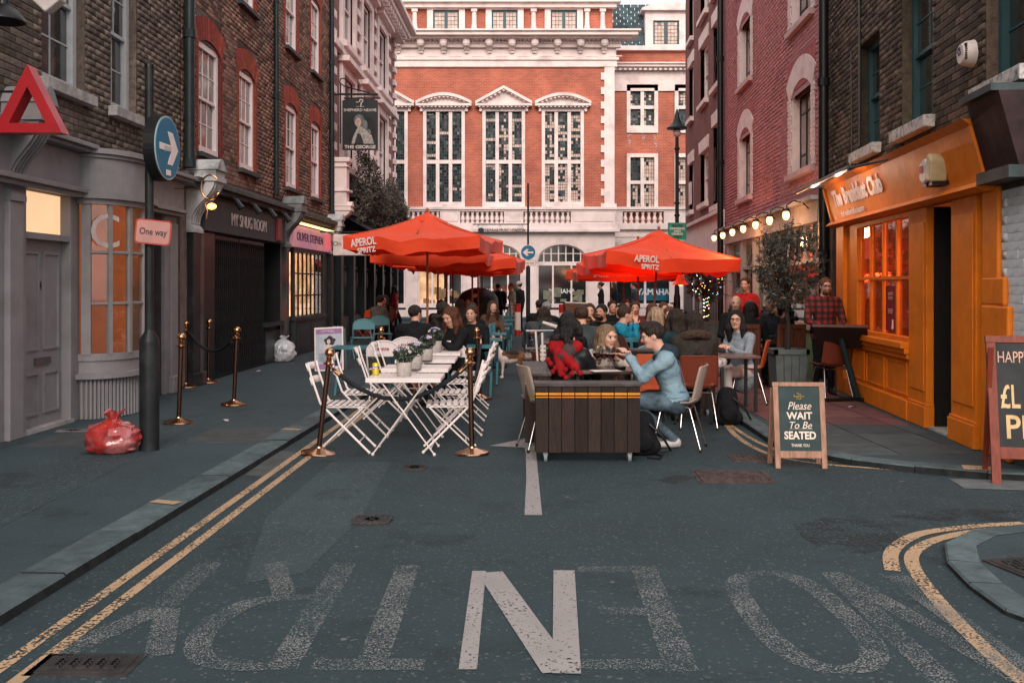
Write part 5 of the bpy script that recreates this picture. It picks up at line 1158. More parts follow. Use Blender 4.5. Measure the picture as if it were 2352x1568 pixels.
# ---------------- blackened house F with the orange shop ----------------
fF = Facade(3.5, .09, 1).setup(8.0, 15.3); U, Z, UD = fF.u, fF.z, fF.ud
fw = [(UD(13.5), UD(12.5), 3.42, 4.85), (UD(11.6), UD(10.5), 3.42, 5.1), (UD(9.07), UD(8.1), 3.42, 5.2)]
pane_u = (UD(13.45), UD(11.15)); d1 = (UD(10.35), UD(9.8), .12, 2.45); d2 = (UD(9.55), UD(9.15), .12, 2.3)
opn = (UD(14.3), UD(9.04), .12, 2.50)
F_ = building('blackened_house', fF, 'soot-blackened stock brick house with teal sash windows above an orange shopfront', 11, 0, fw+[opn], MORTAR_D)
bricks(F_, 0, fF.len, 3.2, 6.2, [(w[0], w[1], w[2]-.1, w[3]) for w in fw], BR_OCH, (fF.len-.5, 3.8), seed=9)
PEEL = mat('peeling_white_sill', (.55,.53,.52), .8, var=.2, bump=.6, bscale=14, dirt=((.05,.06,.06), .95, 14))
for w in fw: sash(F_, *w, TEALP, depth=.12, nx=2, ny=2, sill=PEEL, curtain=CURT, reveal=BR_OCH, frame=.08, sillout=.13, sillh=.13)
# sign band leaning out at the top
b = MB(); L = fF.len; x0, x1 = UD(14.5), UD(8.75)
b.prism([(0,2.54),(0,3.03),(-.25,3.03),(-.12,2.54)], x0, x1, 'x'); b.build('fascia_board', ORANGEP, F_)
b = MB(); b.prism([(0,3.03),(0,3.09),(-.33,3.09),(-.25,3.03)], x0-.02, x1+.02, 'x'); b.prism([(0,2.49),(0,2.54),(-.18,2.54),(-.23,2.49)], x0-.02, x1+.02, 'x'); b.prism([(0,2.46),(0,2.49),(-.20,2.49),(-.13,2.46)], x0, x1, 'x')
for xx in (x0-.04, x1): b.prism([(0,2.54),(0,3.03),(-.275,3.03),(-.145,2.54)], xx, xx+.04, 'x')
b.build('fascia_moulding', ORANGEP, F_)
WL = mat('pinkish_white_letters', (.92,.84,.82), .5)
tilt = -math.atan2(.13, .49)
def fband(zc): return -.12-(zc-2.54)/.49*.13
text('shop_name', 'The Breakfast Club', WL, F_, ((UD(14.15)+UD(11.65))/2, fband(2.83)-.016, 2.83), (-tilt,0,0), size=.31, width=2.45, extrude=.003, bold=.013)
text('shop_website', 'thebreakfastclubcafes.com', WL, F_, ((UD(13.9)+UD(12.7))/2, fband(2.62)-.008, 2.62), (-tilt,0,0), size=.12, width=1.2, extrude=.004, bold=.002)
b = MB(); b.tube([(x0-.15,-.60,3.0),(UD(11.6),-.60,3.0)],.035,10); b.tube([(UD(11.6),-.60,3.0),(UD(11.0),-.33,3.02)],.014,6); b.tube([(x0+.3,-.60,3.0),(x0+.35,-.33,3.04)],.014,6); b.build('sign_lamp', mat('lamp_grey', (.05,.06,.065), .4), F_, smooth=50)
for q in (13.6, 12.2):
    l = bpy.data.lights.new('sign_lamp_light', 'POINT'); l.energy = 7; l.color = (1,.62,.45); l.shadow_soft_size = .08; lo = bpy.data.objects.new('sign_lamp_light', l); COL.objects.link(lo); lo.parent = F_; lo.location = (UD(q), -.62, 2.93)
def alarm(u, zc, lab):
    t = empty('alarm_box', fF.o-Vector((0,0,.06))+fF.t*u, fF.rz, lab, 'alarm'); return t
t = alarm(UD(9.75), 0, 'twin white and yellow alarm boxes fixed to the orange sign band')
b = MB(); b.prism([(-.20,2.68),(-.08,2.62),(.0,2.65),(.02,2.84),(-.06,2.88),(-.21,2.83)], -.32, -.16); cs = b.build('case', mat('alarm_cream', (.62,.55,.50), .4), t, bevel=.02)
b = MB(); b.prism([(.03,2.65),(.15,2.63),(.17,2.84),(.12,2.91),(.05,2.89)], -.33, -.16); b.build('side_case', mat('alarm_yellow', (.48,.38,.22), .4), t, bevel=.02)
b = MB(); b.box(-.17,-.325,2.74,-.06,-.321,2.81); b.build('red_label', mat('label_red', (.4,.03,.05), .5), t)
b = MB(); b.box(.04,-.30,2.60,.14,-.14,2.64); b.box(-.15,-.30,2.60,-.03,-.14,2.64); b.build('base', BLACKM, t)
t = alarm(UD(9.35), 0, 'round white ribbed alarm box on the dark brick between the right windows')
b = MB(); b.lathe([(0,.12),(.09,.12),(.115,.08),(.13,.0),(0,0)], 22); me = b.mesh('case', mat('alarm_white2', (.66,.58,.55), .45), 40); o = link('case', me, t, (0,-.01,3.80), (R(90),0,0))
for i in range(9):
    k = MB(); k.box(.02,-.118,3.735+i*.017,.11,-.10,3.743+i*.017); k.build('louvre', BLACKM, t)
k = MB(); k.tube([(-.05,-.135,3.83),(-.02,-.135,3.79),(.02,-.135,3.80),(.0,-.135,3.86),(-.04,-.135,3.84)],.006,5); k.build('emblem', mat('emblem_blue', (.03,.05,.09), .5), t)
# orange shopfront joinery
b = MB(); wp0, wp1 = pane_u
b.box(UD(14.3)-.12,-.10,.12,UD(14.0),.05,2.48); b.build('corner_post', ORANGEP, F_, bevel=.008)
b = MB(); b.box(UD(14.0),-.04,.12,wp1,.05,.80); b.box(UD(14.0)-.02,-.10,.12,wp1+.04,-.04,.34)
b.box(UD(14.0)-.02,-.16,.92,wp1+.04,.05,.99); b.box(UD(14.0)-.02,-.12,.86,wp1+.04,.05,.92); b.box(UD(14.0),-.09,.80,wp1+.02,.05,.86); b.build('stall_riser', ORANGEP, F_, bevel=.008)
pw_ = (wp1-UD(14.0)-.1)/3
for i in range(3):
    k = MB(); a = UD(14.0)+.05+i*pw_
    for (e0,e1,g0,g1) in ((a+.05,a+pw_-.05,.38,.40),(a+.05,a+pw_-.05,.74,.76),(a+.05,a+.07,.40,.74),(a+pw_-.07,a+pw_-.05,.40,.74)): k.box(e0,-.055,g0,e1,-.04,g1)
    k.build('panel_moulding', ORANGEP, F_)
b = MB(); b.box(UD(14.0),-.05,.99,wp0,.05,2.46); b.box(wp0,-.05,2.40,wp1,.05,2.47); b.box(wp0,-.06,.99,wp1,.05,1.04); wfr = b.build('window_frame', ORANGEP, F_, bevel=.005)
nb = 4
for i in range(nb+1):
    k = MB(); u_ = wp0+(wp1-wp0)*i/nb; k.prism([(u_-.022,-.03),(u_+.022,-.03),(u_+.015,.01),(u_-.015,.01)], 1.04, 2.40, 'z'); k.build('glazing_bar', ORANGEP, wfr)
k = MB(); k.box(wp0,-.045,1.70,wp1,.045,1.735); k.build('glazing_bar', ORANGEP, wfr)
for i in range(nb):
    for (za, zb) in ((1.04,1.70),(1.735,2.40)):
        k = MB(); k.box(wp0+(wp1-wp0)*i/nb+.025,.0,za,wp0+(wp1-wp0)*(i+1)/nb-.025,.004,zb); k.build('pane', GLW, wfr)
# room behind
b = MB(); b.box(wp0-.8,1.9,.1,wp1+.1,1.95,2.8); b.box(wp0-.8,.06,2.75,wp1+.1,1.9,2.8); b.box(wp1+.08,.06,.1,wp1+.12,1.9,2.8); b.box(wp0-.85,.06,.1,wp0-.8,1.9,2.8); b.box(wp0-.8,.06,.1,wp1+.1,1.9,.14)
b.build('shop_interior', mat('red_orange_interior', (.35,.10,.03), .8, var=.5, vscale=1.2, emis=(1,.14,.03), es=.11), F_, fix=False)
b = MB(); b.box(wp1-.75,1.2,1.0,wp1-.2,1.25,2.2); b.box(wp0-.3,1.5,.9,wp0+.6,1.55,2.0); b.build('red_wall_panel', emat('red_glow_panel', (1,.10,.04), .8, .6, 2), F_)
b = MB()
for i in range(10): a = wp0+.1+i*.24; b.box(a,.7,.1,a+.04,.75,.9+.3*(i%3))
b.build('furniture', mat('dark_wood', (.05,.02,.012), .5), F_)
k = MB(); k.lathe([(0,.10),(.05,.10),(.15,0),(.13,-.01),(0,.03)], 16, (wp1-.35,.5,2.1)); k.lathe([(.0,.0),(.05,0),(.06,-.12),(0,-.13)], 12, (wp1-.35,.5,2.28)); k.tube([(wp1-.35,.5,2.3),(wp1-.35,.5,2.75)],.006,5); k.build('pendant_lamp', emat('pendant_glow', (1,.5,.18), 4.0), F_)
l = bpy.data.lights.new('pendant_light', 'POINT'); l.energy = 40; l.color = (1,.32,.08); l.shadow_soft_size = .1; lo = bpy.data.objects.new('pendant_light', l); COL.objects.link(lo); lo.parent = F_; lo.location = (wp1-.4,.8,2.0)
PRED = mat('poster_red', (.22,.02,.03), .6); PINKT = mat('chalk_pink', (.85,.5,.42), .6)
ua = lambda i, f: wp0+(wp1-wp0)*(i+f)/nb
text('window_writing', 'HAPPY\nHOUR 6-8', mat('dark_red_writing', (.35,.03,.02), .6), F_, (ua(3,.5),-.006,2.16), size=.16, width=.30, extrude=.001)
text('window_writing', '2 FOR 1\nCOCKTAILS', mat('dark_red_writing', (.35,.03,.02), .6), F_, (ua(3,.5),-.006,1.85), size=.08, width=.28, extrude=.001)
k = MB(); k.box(ua(2,.1),-.006,1.08,ua(2,.8),-.003,1.62); pp = k.build('poster', PRED, F_)
text('poster_text', 'GLAD TO\nSEE YOU', PINKT, F_, (ua(2,.45),-.0085,1.50), size=.055, width=.2, extrude=.0005)
text('poster_text', 'open every day\nbreakfast lunch\nand late drinks', PINKT, F_, (ua(2,.45),-.0085,1.32), size=.022, width=.2, extrude=.0005)
k = MB(); k.tube([(ua(2,.65),-.01,1.12),(ua(2,.65),-.01,1.22)],.014,6); k.ball((ua(2,.65),-.01,1.12),.022,6); k.build('poster_drawing', PINKT, F_)
# pier, doorways, second pier
def pier(u0, u1, yo, nm='pier'):
    k = MB(); k.box(u0,-yo,.12,u1,.02,2.46); k.box(u0-.02,-yo-.03,.12,u1+.02,.02,.34); k.box(u0-.015,-yo-.015,.34,u1+.015,.02,.37); k.box(u0+.05,-yo-.012,.5,u1-.05,-yo,2.3); return k.build(nm, ORANGEP, F_, bevel=.008)
pier(wp1, UD(10.55), .06); pier(UD(9.8), UD(9.15), .06)
b = MB(); b.box(UD(10.55),1.3,.12,UD(9.8)+.6,1.35,2.46); b.box(UD(10.55),.3,2.2,UD(9.8),.36,2.46); b.box(UD(10.55)-.03,.03,.12,UD(10.55),1.3,2.46); b.build('dark_hall', mat('hall_dark', (.012,.010,.009), .8), F_)
k = MB(); k.box(UD(10.55)+.0,.32,.14,UD(10.55)+.10,.37,2.16); k.box(UD(10.55)+.05,.28,1.1,UD(10.55)+.08,.32,1.3); k.build('door', mat('dim_orange_door', (.38,.12,.02), .5), F_)
k = MB(); k.box(UD(10.55),-.05,.10,UD(9.98),.3,.135); k.build('doorstep', STN, F_)
k = MB(); k.box(UD(9.15),.12,.12,UD(9.04),.2,2.42); k.box(UD(9.15),.10,2.0,UD(9.04),.12,2.06); k.build('side_door', ORANGEP, F_); k = MB(); k.ball((UD(9.1),.08,1.2),.025,8); k.build('door_knob', BRASS, F_)
b = MB(); u0 = UD(9.04); b.box(u0,-.05,.12,u0+.36,0,2.5); b.box(u0,-.06,.12,u0+.60,0,1.45); b.box(u0,-.055,1.45,u0+.50,0,1.70); b.build('flaking_orange_paint', ORANGEP, F_, bevel=.02)
WBR = mat('white_painted_rough_brick', (.60,.66,.70), .8, var=.12, bump=.6, bscale=12, dirt=((.2,.22,.24),.5,4))
bricks(F_, u0+.34, fF.len, .2, 2.5, [], WBR, (fF.len, 1.5), seed=2, gap=.002, proud=.008, n_ind=100)
b = MB(); b.prism([(0,2.6),(0,3.2),(-.30,3.2),(-.14,2.6)], x1+.06, fF.len, 'x'); b.build('dark_fascia', mat('oxblood_fascia', (.028,.010,.012), .6, var=.4), F_)
b = MB(); b.box(x1+.05,-.22,2.5,fF.len,0,2.6); b.build('teal_cornice', mat('dark_teal_moulding', (.035,.055,.06), .5, var=.3), F_); b = MB(); b.box(x1+.02,-.36,3.2,fF.len,0,3.26); b.build('teal_cornice', mat('dark_teal_moulding', (.035,.055,.06), .5, var=.3), F_)
b = MB(); b.tube([(UD(13.9),-.02,4.9),(UD(13.85),-.02,3.9),(UD(13.8),-.03,3.25)],.012,5); b.tube([(UD(13.4),-.03,6),(UD(13.4),-.03,3.5),(UD(13.7),-.03,3.2)],.018,5); b.build('cable', BLACKM, F_)
for (X, dd, lab) in ((4.1+.05*15.2-.12, 15.15, 'black drainpipe between the pink house and the blackened house'), (4.1+.05*25-.12, 25.0, 'black drainpipe between the pink house and the maroon house')):
    t = empty('drainpipe', (X, dd, 0), 0, lab, 'drainpipe')
    b = MB(); b.tube([(0,0,.15),(0,0,12)], .075, 12); b.build('pipe', BLACKM, t, smooth=60)
    for zz in (2.0,4.6,7.2): k = MB(); k.tube([(0,0,zz),(0,0,zz+.12)], .095, 12); k.build('collar', BLACKM, t)
t = empty('tin_can', (gp(2157,955,PZ).x, gp(2157,955,PZ).y+.1, PZ), 0, 'small grey metal bucket in the orange shop doorway', 'bucket')
b = MB(); b.lathe([(.05,0),(.058,.004),(.058,.15),(.054,.152),(.05,.145),(.05,.02),(0,.02)], 18); b.build('bucket', mat('galvanised', (.25,.25,.25), .4, .5), t, smooth=40)
# ---------------- street furniture and cafe ----------------
# sign post with traffic signs
def circ(cx, cz, r, n=40): return [(cx+r*math.cos(2*math.pi*i/n), cz+r*math.sin(2*math.pi*i/n)) for i in range(n)]
BLUE = mat('traffic_blue', (.008,.14,.24), .35, var=.08); SWH = mat('sign_white', (.72,.62,.58), .5, var=.08)
p = gp(343,1033,PZ)
t = empty('sign_post', (p.x, p.y, PZ), 0, 'black street post with a blue arrow disc and a red-rimmed one way plate tinted as red-lit', 'sign post')
b = MB(); b.lathe([(.09,0),(.088,.0),(.088,.98),(.084,1.02),(.045,1.08),(.042,1.1)], 24); b.build('base', BLACKP, t, smooth=40)
b = MB(); b.tube([(0,0,1.05),(0,0,3.52)], .040, 16); b.build('pole', BLACKP, t, smooth=50)
b = MB(); b.lathe([(.0,3.55),(.043,3.53),(.043,3.50)], 16); b.build('cap', BLACKM, t)
# disc faces half along the street
ds = empty('arrow_disc', (.17,-.02,2.76), R(0)); ds.rotation_euler = (0, 0, R(87)); ds.parent = t; KIDS.setdefault(t.name, []).append(ds)
b = MB(); b.prism(circ(0,0,.305), .0, .10); b.build('housing', BLACKM, ds)
b = MB(); b.prism(circ(0,0,.290), -.008, -.001); b.build('rim', mat('rim_pale', (.35,.45,.47), .4), ds)
b = MB(); b.prism(circ(0,0,.275), -.012, -.0085); b.build('face', BLUE, ds)
b = MB(); b.prism([(-.20,-.03),(.06,-.03),(-.02,-.15),(.09,-.15),(.22,0.0),(.09,.15),(-.02,.15),(.06,.03),(-.20,.03)], -.016, -.0125); b.build('arrow', SWH, ds)
text('graffiti', 'gnuz', mat('pale_scrawl', (.4,.42,.42), .6), ds, (-.02,-.0175,0), size=.09, extrude=.0004)
b = MB(); b.box(-.05,-.016,-.25,.05,-.0125,-.20); b.build('sticker', SWH, ds)
for zz in (2.62,2.92): b = MB(); b.lathe([(.046,zz),(.046,zz+.012)], 14); b.build('clamp', CHROME, t)
pl_ = empty('one_way_plate', (.06,-.07,1.99), R(-14)); pl_.parent = t; KIDS.setdefault(t.name, []).append(pl_)
pl_.rotation_euler = (0, R(5), R(20))
def rrect(w, h, r, n=5):
    out = []
    for (sx, sy, a0) in ((1,1,0),(-1,1,90),(-1,-1,180),(1,-1,270)):
        for i in range(n+1): a = R(a0+90*i/n); out.append((sx*(w/2-r)+r*math.cos(a), sy*(h/2-r)+r*math.sin(a)))
    return out
b = MB(); b.prism(rrect(.31,.225,.035), 0, .012); b.build('rim', mat('rim_red_lit', (.45,.05,.04), .5), pl_)
b = MB(); b.prism(rrect(.285,.20,.028), -.003, .0); b.build('face', mat('plate_red_lit', (.42,.21,.18), .45, var=.1), pl_)  # reflected red light mixed into the plate's own rim and face colours
text('lettering', 'One way', mat('plate_ink', (.06,.03,.04), .5), pl_, (0,-.0055,.0), size=.085, width=.235, extrude=.0008, bold=.0012)
# rubbish bags
def bag(name, loc, w, h, mt, label, seed, knot=True):
    t = empty(name, loc, 0, label, 'rubbish bag')
    b = MB(); n, m = 44, 24; r_ = random.Random(seed); ph = [r_.uniform(0, 6.28) for _ in range(8)]
    def f(u, v):
        a = 2*math.pi*u; th = math.pi*v; s_ = math.sin(th)**.75
        p = Vector((math.cos(a)*s_, math.sin(a)*s_, -math.cos(th)))
        fold = abs(mnoise.noise(p*2.6+Vector((seed,0,0)))) *.30 + abs(mnoise.noise(p*6+Vector((seed,3,0))))*.13
        cr = 1+fold-.16+.05*math.sin(a*7+ph[0]+v*4)*max(0,(v-.5))
        pinch = 1-.55*max(0,(v-.72)/.28)**.6 if v > .72 else 1
        z = (p.z*.5+.5)*h*(1+fold*.3); z = max(z*1.06-.03, .002)
        return (p.x*w/2*cr*pinch, p.y*w/2*.8*cr*pinch, z)
    b.grid(f, n, m, closed_u=True); b.build('bag', mt, t, smooth=50, fix=True)
    if knot:
        b = MB(); b.grid(lambda u, v: ((.028+.06*v*v+.015*math.sin(u*25))*math.cos(2*math.pi*u)+.02, (.02+.05*v*v)*math.sin(2*math.pi*u), h*.92+v*.10+.02*math.sin(u*19)), 20, 5, closed_u=True); b.build('tied_neck', mt, t, smooth=50, fix=False)
    return t
REDBAG = mat('red_plastic', (.42,.03,.022), .22, var=.35, vscale=5, col2=(.10,.015,.02), spec=.7, coat=.6, bump=.5, bscale=14, dirt=((.6,.25,.24), .75, 5))
p = gp(282,1040,PZ); bag('rubbish_bag', (p.x-.10, p.y+.02, PZ), .50, .30, REDBAG, 'crumpled translucent red rubbish bag at the foot of the sign post', 3)
WBAG = mat('white_plastic', (.55,.58,.62), .25, var=.2, vscale=6, spec=.6, coat=.5, bump=.5, bscale=14)
p = gp(646,832,PZ); t = bag('rubbish_bag', (p.x, p.y+.2, PZ), .50, .44, WBAG, 'white tied rubbish bag with black print against the black shopfront', 8)
text('print', 'IN A BAG', BLACKM, t, (0.0,-.255,.23), size=.06)
p = gp(762,796,PZ); bag('rubbish_bag', (p.x, p.y+.3, PZ), .42, .42, WBAG, 'pale rubbish bag mostly hidden behind the poster board', 12)
# stanchions and ropes
def stanchion(loc, label, lean=(0,0), grp='brass rope posts', rope_hooks=True):
    t = empty('rope_post', loc, 0, label, 'rope post', grp); t.rotation_euler = (lean[1], lean[0], rnd.uniform(0,3)*0)
    b = MB(); b.lathe([(.16,0),(.162,.012),(.155,.022),(.09,.040),(.035,.062),(.03,.075)], 32); b.build('base', BRASS, t, smooth=35)
    b = MB(); b.tube([(0,0,.06),(0,0,.86)], .0245, 16); b.build('post', mat('bronze', (.16,.085,.06), .28, 1.0, var=.15), t, smooth=60)
    b = MB(); b.lathe([(.0245,.82),(.05,.842),(.052,.85),(.028,.856),(.026,.89),(.03,.895),(.02,.905)], 20); b.ball((0,0,.945), .046, 18); b.build('finial', BRASS, t, smooth=50)
    return t
def sp(x, y, z=0): p = gp(x, y, z); return (p.x, p.y, z)
stanchion((-1.80,9.25,0), 'leaning brass rope post at the front left of the white tables', (R(6.5),R(0)))
stanchion((-.372,9.25,0), 'brass rope post at the front right of the white tables', (R(-1.2),0))
stanchion((-1.83,13.9,0), 'brass rope post at the back left of the white tables')
stanchion((-.44,13.75,0), 'brass rope post at the back right of the white tables', (R(-3),0))
stanchion(sp(410,972,PZ), 'nearest brass rope post on the left pavement', (R(2),0), 'brass rope posts on the left pavement')
stanchion(sp(537,930,PZ), 'brass rope post standing out on the left pavement before the white rubbish bag', (R(2.5),0), 'brass rope posts on the left pavement')
stanchion(sp(427,890,PZ), 'brass rope post tucked behind the nearest one on the left pavement', (0,0), 'brass rope posts on the left pavement')
stanchion(sp(478,879,PZ), 'brass rope post before the black folding grille', (R(1),0), 'brass rope posts on the left pavement')
ROPE = mat('black_rope', (.014,.018,.022), .8, bump=.8, bscale=60)
def rope(p, q, sag, label, r=.020):
    p, q = Vector(p), Vector(q); t = empty('rope', p, 0, label, 'rope', 'black barrier ropes'); q = q-p; pts = []; n = 34
    L_ = q.length; tw = MB()
    base = [q*i/n-Vector((0,0,sag*4*(i/n)*(1-i/n))) for i in range(n+1)]
    b = MB(); m = 8; vs_ = []; fs = []
    for i, c in enumerate(base):
        tg = (base[min(i+1,n)]-base[max(i-1,0)]).normalized(); a = tg.cross(Vector((0,0,1))).normalized(); c2 = a.cross(tg)
        for k in range(12):
            an = 2*math.pi*k/12; rr = r*(1+.16*math.cos(3*an-i*2.1)); vs_.append(c+a*math.cos(an)*rr+c2*math.sin(an)*rr)
    for i in range(n):
        for k in range(12): fs.append((i*12+k, i*12+(k+1)%12, (i+1)*12+(k+1)%12, (i+1)*12+k))
    b.add(vs_, fs); b.build('cord', ROPE, t, smooth=50, fix=False)
    for (a, c) in ((base[0], base[2]), (base[-1], base[-3])):
        k = MB(); k.tube([a, a+(c-a)*.9], [.018,.026], 10); k.build('end_cap', BRASS, t)
        k = MB(); k.tube([a+(a-c)*.5+Vector((0,0,.01)), a], .007, 6); k.build('hook', BRASS, t)
rope((-1.66,9.22,.80), (-.42,9.22,.83), .30, 'black rope sagging in front of the white tables')
rope((-1.80,13.85,.84), (-1.0,11.9,.60), .12, 'black rope going down behind the left flower pots')
rope((-.43,13.7,.83), (-.42,9.4,.82), .34, 'black rope along the right side of the white tables')
rope(tuple(Vector(sp(427,890,PZ))+Vector((.04,0,.84))), tuple(Vector(sp(537,930,PZ))+Vector((0,0,.84))), .22, 'black rope hanging before the black grille on the left pavement')
# white bistro tables and chairs
WM = mat('white_enamel', (.70,.63,.61), .35, var=.05, dirt=((.45,.40,.38),.3,6))
def bistro_table(loc, label):
    t = empty('bistro_table', loc, 0, label, 'table', 'white folding tables in a row')
    b = MB(); b.box(-.345,-.30,.695,.345,.30,.712); b.box(-.345,-.30,.675,.345,-.29,.695); b.box(-.345,.29,.675,.345,.30,.695); b.box(-.345,-.29,.675,-.335,.29,.695); b.box(.335,-.29,.675,.345,.29,.695); b.build('tabletop', WM, t, bevel=.006)
    for i, (y, s_) in enumerate(((-.255,1),(-.235,-1),(.255,1),(.235,-1))):
        b = MB(); b.tube([(-.20*s_,y,.675),(.285*s_,y,.012)], .013, 6, flat=.55); b.ball((.285*s_,y,.012),.016,6); b.build('leg', WM, t)
    for (x, z) in ((.25,.06),(-.25,.06),(.20,.66),(-.20,.66)):
        b = MB(); b.tube([(x,-.245,z),(x,.245,z)], .007, 6); b.build('crossbar', WM, t)
    return t
def bistro_chair(loc, rz, label, grp='white folding slatted chairs round the white tables'):
    "faces +y: X legs, slatted seat, two back slats"
    t = empty('folding_chair', loc, rz, label, 'chair', grp)
    for s_ in (-1, 1):
        x = .195*s_
        b = MB(); b.tube([(x,-.33,.84),(x,-.30,.72),(x,-.215,.47),(x,-.17,.42),(x,.24,.012)], .011, 6, flat=.7); b.ball((x,.24,.012),.015,6); b.build('back_leg', WM, t)
        b = MB(); b.tube([(x*.92,.19,.435),(x*.92,-.25,.012)], .011, 6, flat=.7); b.ball((x*.92,-.25,.012),.015,6); b.build('front_leg', WM, t)
        b = MB(); b.box(x*.86-.006,-.20,.425,x*.86+.006,.21,.443); b.build('seat_rail', WM, t)
    for i in range(7):
        y = -.185+i*.062; b = MB(); b.box(-.20,y-.021,.446,.20,y+.021,.456); b.build('seat_slat', WM, t, bevel=.004)
    for (z0, y0) in ((.80,-.335),(.67,-.298)):
        b = MB(); b.grid(lambda u, v: (-.21+.42*u, y0-.035*math.sin(math.pi*u)*1.0-.022*(v-.5), z0-.032+.064*v), 8, 2); b.build('back_slat', WM, t, smooth=50, solid=.01, fix=False)
    for (y, z) in ((.15,.115),(-.16,.10)): b = MB(); b.tube([(-.19,y,z),(.19,y,z)], .006, 6); b.build('stretcher', WM, t)
    return t
TY = [9.42, 10.5, 11.72, 12.9]
tnames = ['nearest of the white folding tables, with the yellow drink can', 'second white folding table behind the nearest', 'third white folding table from the front', 'farthest white folding table before the seated crowd']
t0 = bistro_table((-1.0, TY[0], 0), tnames[0])
for i in (1,2,3): dup(t0, loc=(-1.0, TY[i], 0), label=tnames[i])
c0 = bistro_chair((-1.57, 9.47, 0), R(-90), 'nearest white slatted chair left of the tables')
def cch(x, y, rz, lab): return dup(c0, loc=(x, y, 0), rz=R(rz), label=lab)
cch(-1.56, 10.55, -88, 'second white slatted chair on the left of the white tables'); cch(-1.50, 11.85, -85, 'third white slatted chair on the left, leaning towards the tables')
cch(-1.45, 12.95, -92, 'farthest white slatted chair on the left of the white tables')
cch(-.60, 9.5, 93, 'nearest white slatted chair right of the tables'); cch(-.57, 10.55, 90, 'second white slatted chair on the right of the white tables')
cch(-.57, 11.7, 88, 'third white slatted chair on the right of the white tables'); cch(-.56, 12.8, 90, 'farthest white slatted chair on the right of the white tables')
# flower pots
POT = mat('stone_pot', (.42,.38,.35), .85, var=.2, vscale=14, bump=.3, dirt=((.22,.19,.17),.5,18))
LEAFG = mat('flower_leaf', (.05,.075,.05), .6, var=.3, rnd_amt=.5); PETAL = mat('white_petal', (.68,.60,.66), .6, var=.1, rnd_amt=.1); LILAC = mat('lilac_petal', (.40,.36,.52), .6, rnd_amt=.2); FCEN = mat('flower_centre', (.12,.06,.15), .6)
def flowerpot(loc, label, seed, sc=1.0):
    t = empty('flower_pot', loc, 0, label, 'flower pot', 'flower pots on the white tables'); r_ = random.Random(seed); t.scale = (sc,sc,sc)
    b = MB(); b.lathe([(.052,0),(.056,.004),(.060,.105),(.058,.11),(.052,.108),(.050,.09),(0,.085)], 24); b.build('pot', POT, t, smooth=40)
    rs = np.random.RandomState(seed); n = 260; d = rs.normal(size=(n,3)); d /= np.linalg.norm(d,axis=1)[:,None]; C = d*rs.uniform(.3,1,n)[:,None]**.5*np.array([.085,.08,.062])+np.array([0,0,.165])
    b = MB()
    for i in range(9): a = r_.uniform(0,6.28); b.tube([(0,0,.08),(math.cos(a)*.04,math.sin(a)*.04,.17)],.003,4)
    b.build('stems', LEAFG, t); leafcloud('leaves', C, rs.uniform(.010,.018,n), LEAFG, t, rs, 1.4)['kind'] = 'stuff'
    for i in range(15):
        a = r_.uniform(0,6.28); e = r_.uniform(.15,1.5); c = Vector((math.cos(a)*math.cos(e)*.085, math.sin(a)*math.cos(e)*.08-.01, .175+math.sin(e)*.062)); nrm = (c-Vector((0,0,.14))).normalized()
        q = nrm.to_track_quat('Z','Y').to_matrix().to_4x4(); m = Matrix.Translation(c) @ q; b = MB(m); rr = r_.uniform(.016,.022)
        for k in range(9):
            a0, a1 = 2*math.pi*(k-.4)/9, 2*math.pi*(k+.4)/9; b.add([(0,0,0),(rr*.6*math.cos(a0),rr*.6*math.sin(a0),.002),(rr*math.cos((a0+a1)/2),rr*math.sin((a0+a1)/2),.0),(rr*.6*math.cos(a1),rr*.6*math.sin(a1),.002)], [(0,1,2,3)])
        f = b.build('flower', PETAL if r_.random() < .82 else LILAC, t, fix=False)
        b = MB(m); b.ball((0,0,.002), rr*.25, 6, (1,1,.5)); b.build('flower_centre', FCEN, f)
    return t
def tp(x, d, z=.712): return ((x-CX)*d/F, d, z)
flowerpot(tp(928,9.38), 'white and lilac flowers in a pot on the nearest white table', 1, 1.22)
flowerpot(tp(953,10.2), 'bushy lilac flowers in a pot on the second white table', 2, 1.22)
flowerpot(tp(980,11.4), 'flower pot with one large white daisy on the third white table', 3, 1.2)
flowerpot(tp(1000,12.75), 'white flowers in a pot on the farthest white table', 4, 1.35)
x_, y_, z_ = tp(863,9.5)
t = empty('drink_can', (x_, y_, z_), 0, 'yellow fizzy drink can on the nearest white table', 'drink can')
b = MB(); b.lathe([(.024,0),(.033,.008),(.033,.105),(.027,.115),(.026,.113),(0,.112)], 20); b.build('can', mat('yellow_can', (.70,.48,.03), .3, .3, var=.05), t, smooth=40)
b = MB(); b.lathe([(.0332,.062),(.0334,.062),(.0334,.085),(.0332,.085)], 20); b.build('blue_band', mat('can_blue', (.05,.10,.25), .4), t)
text('lettering', 'fanta', mat('sign_white', (.72,.62,.58)), t, (0,-.0345,.073), size=.024, extrude=.0008, bold=.0008)
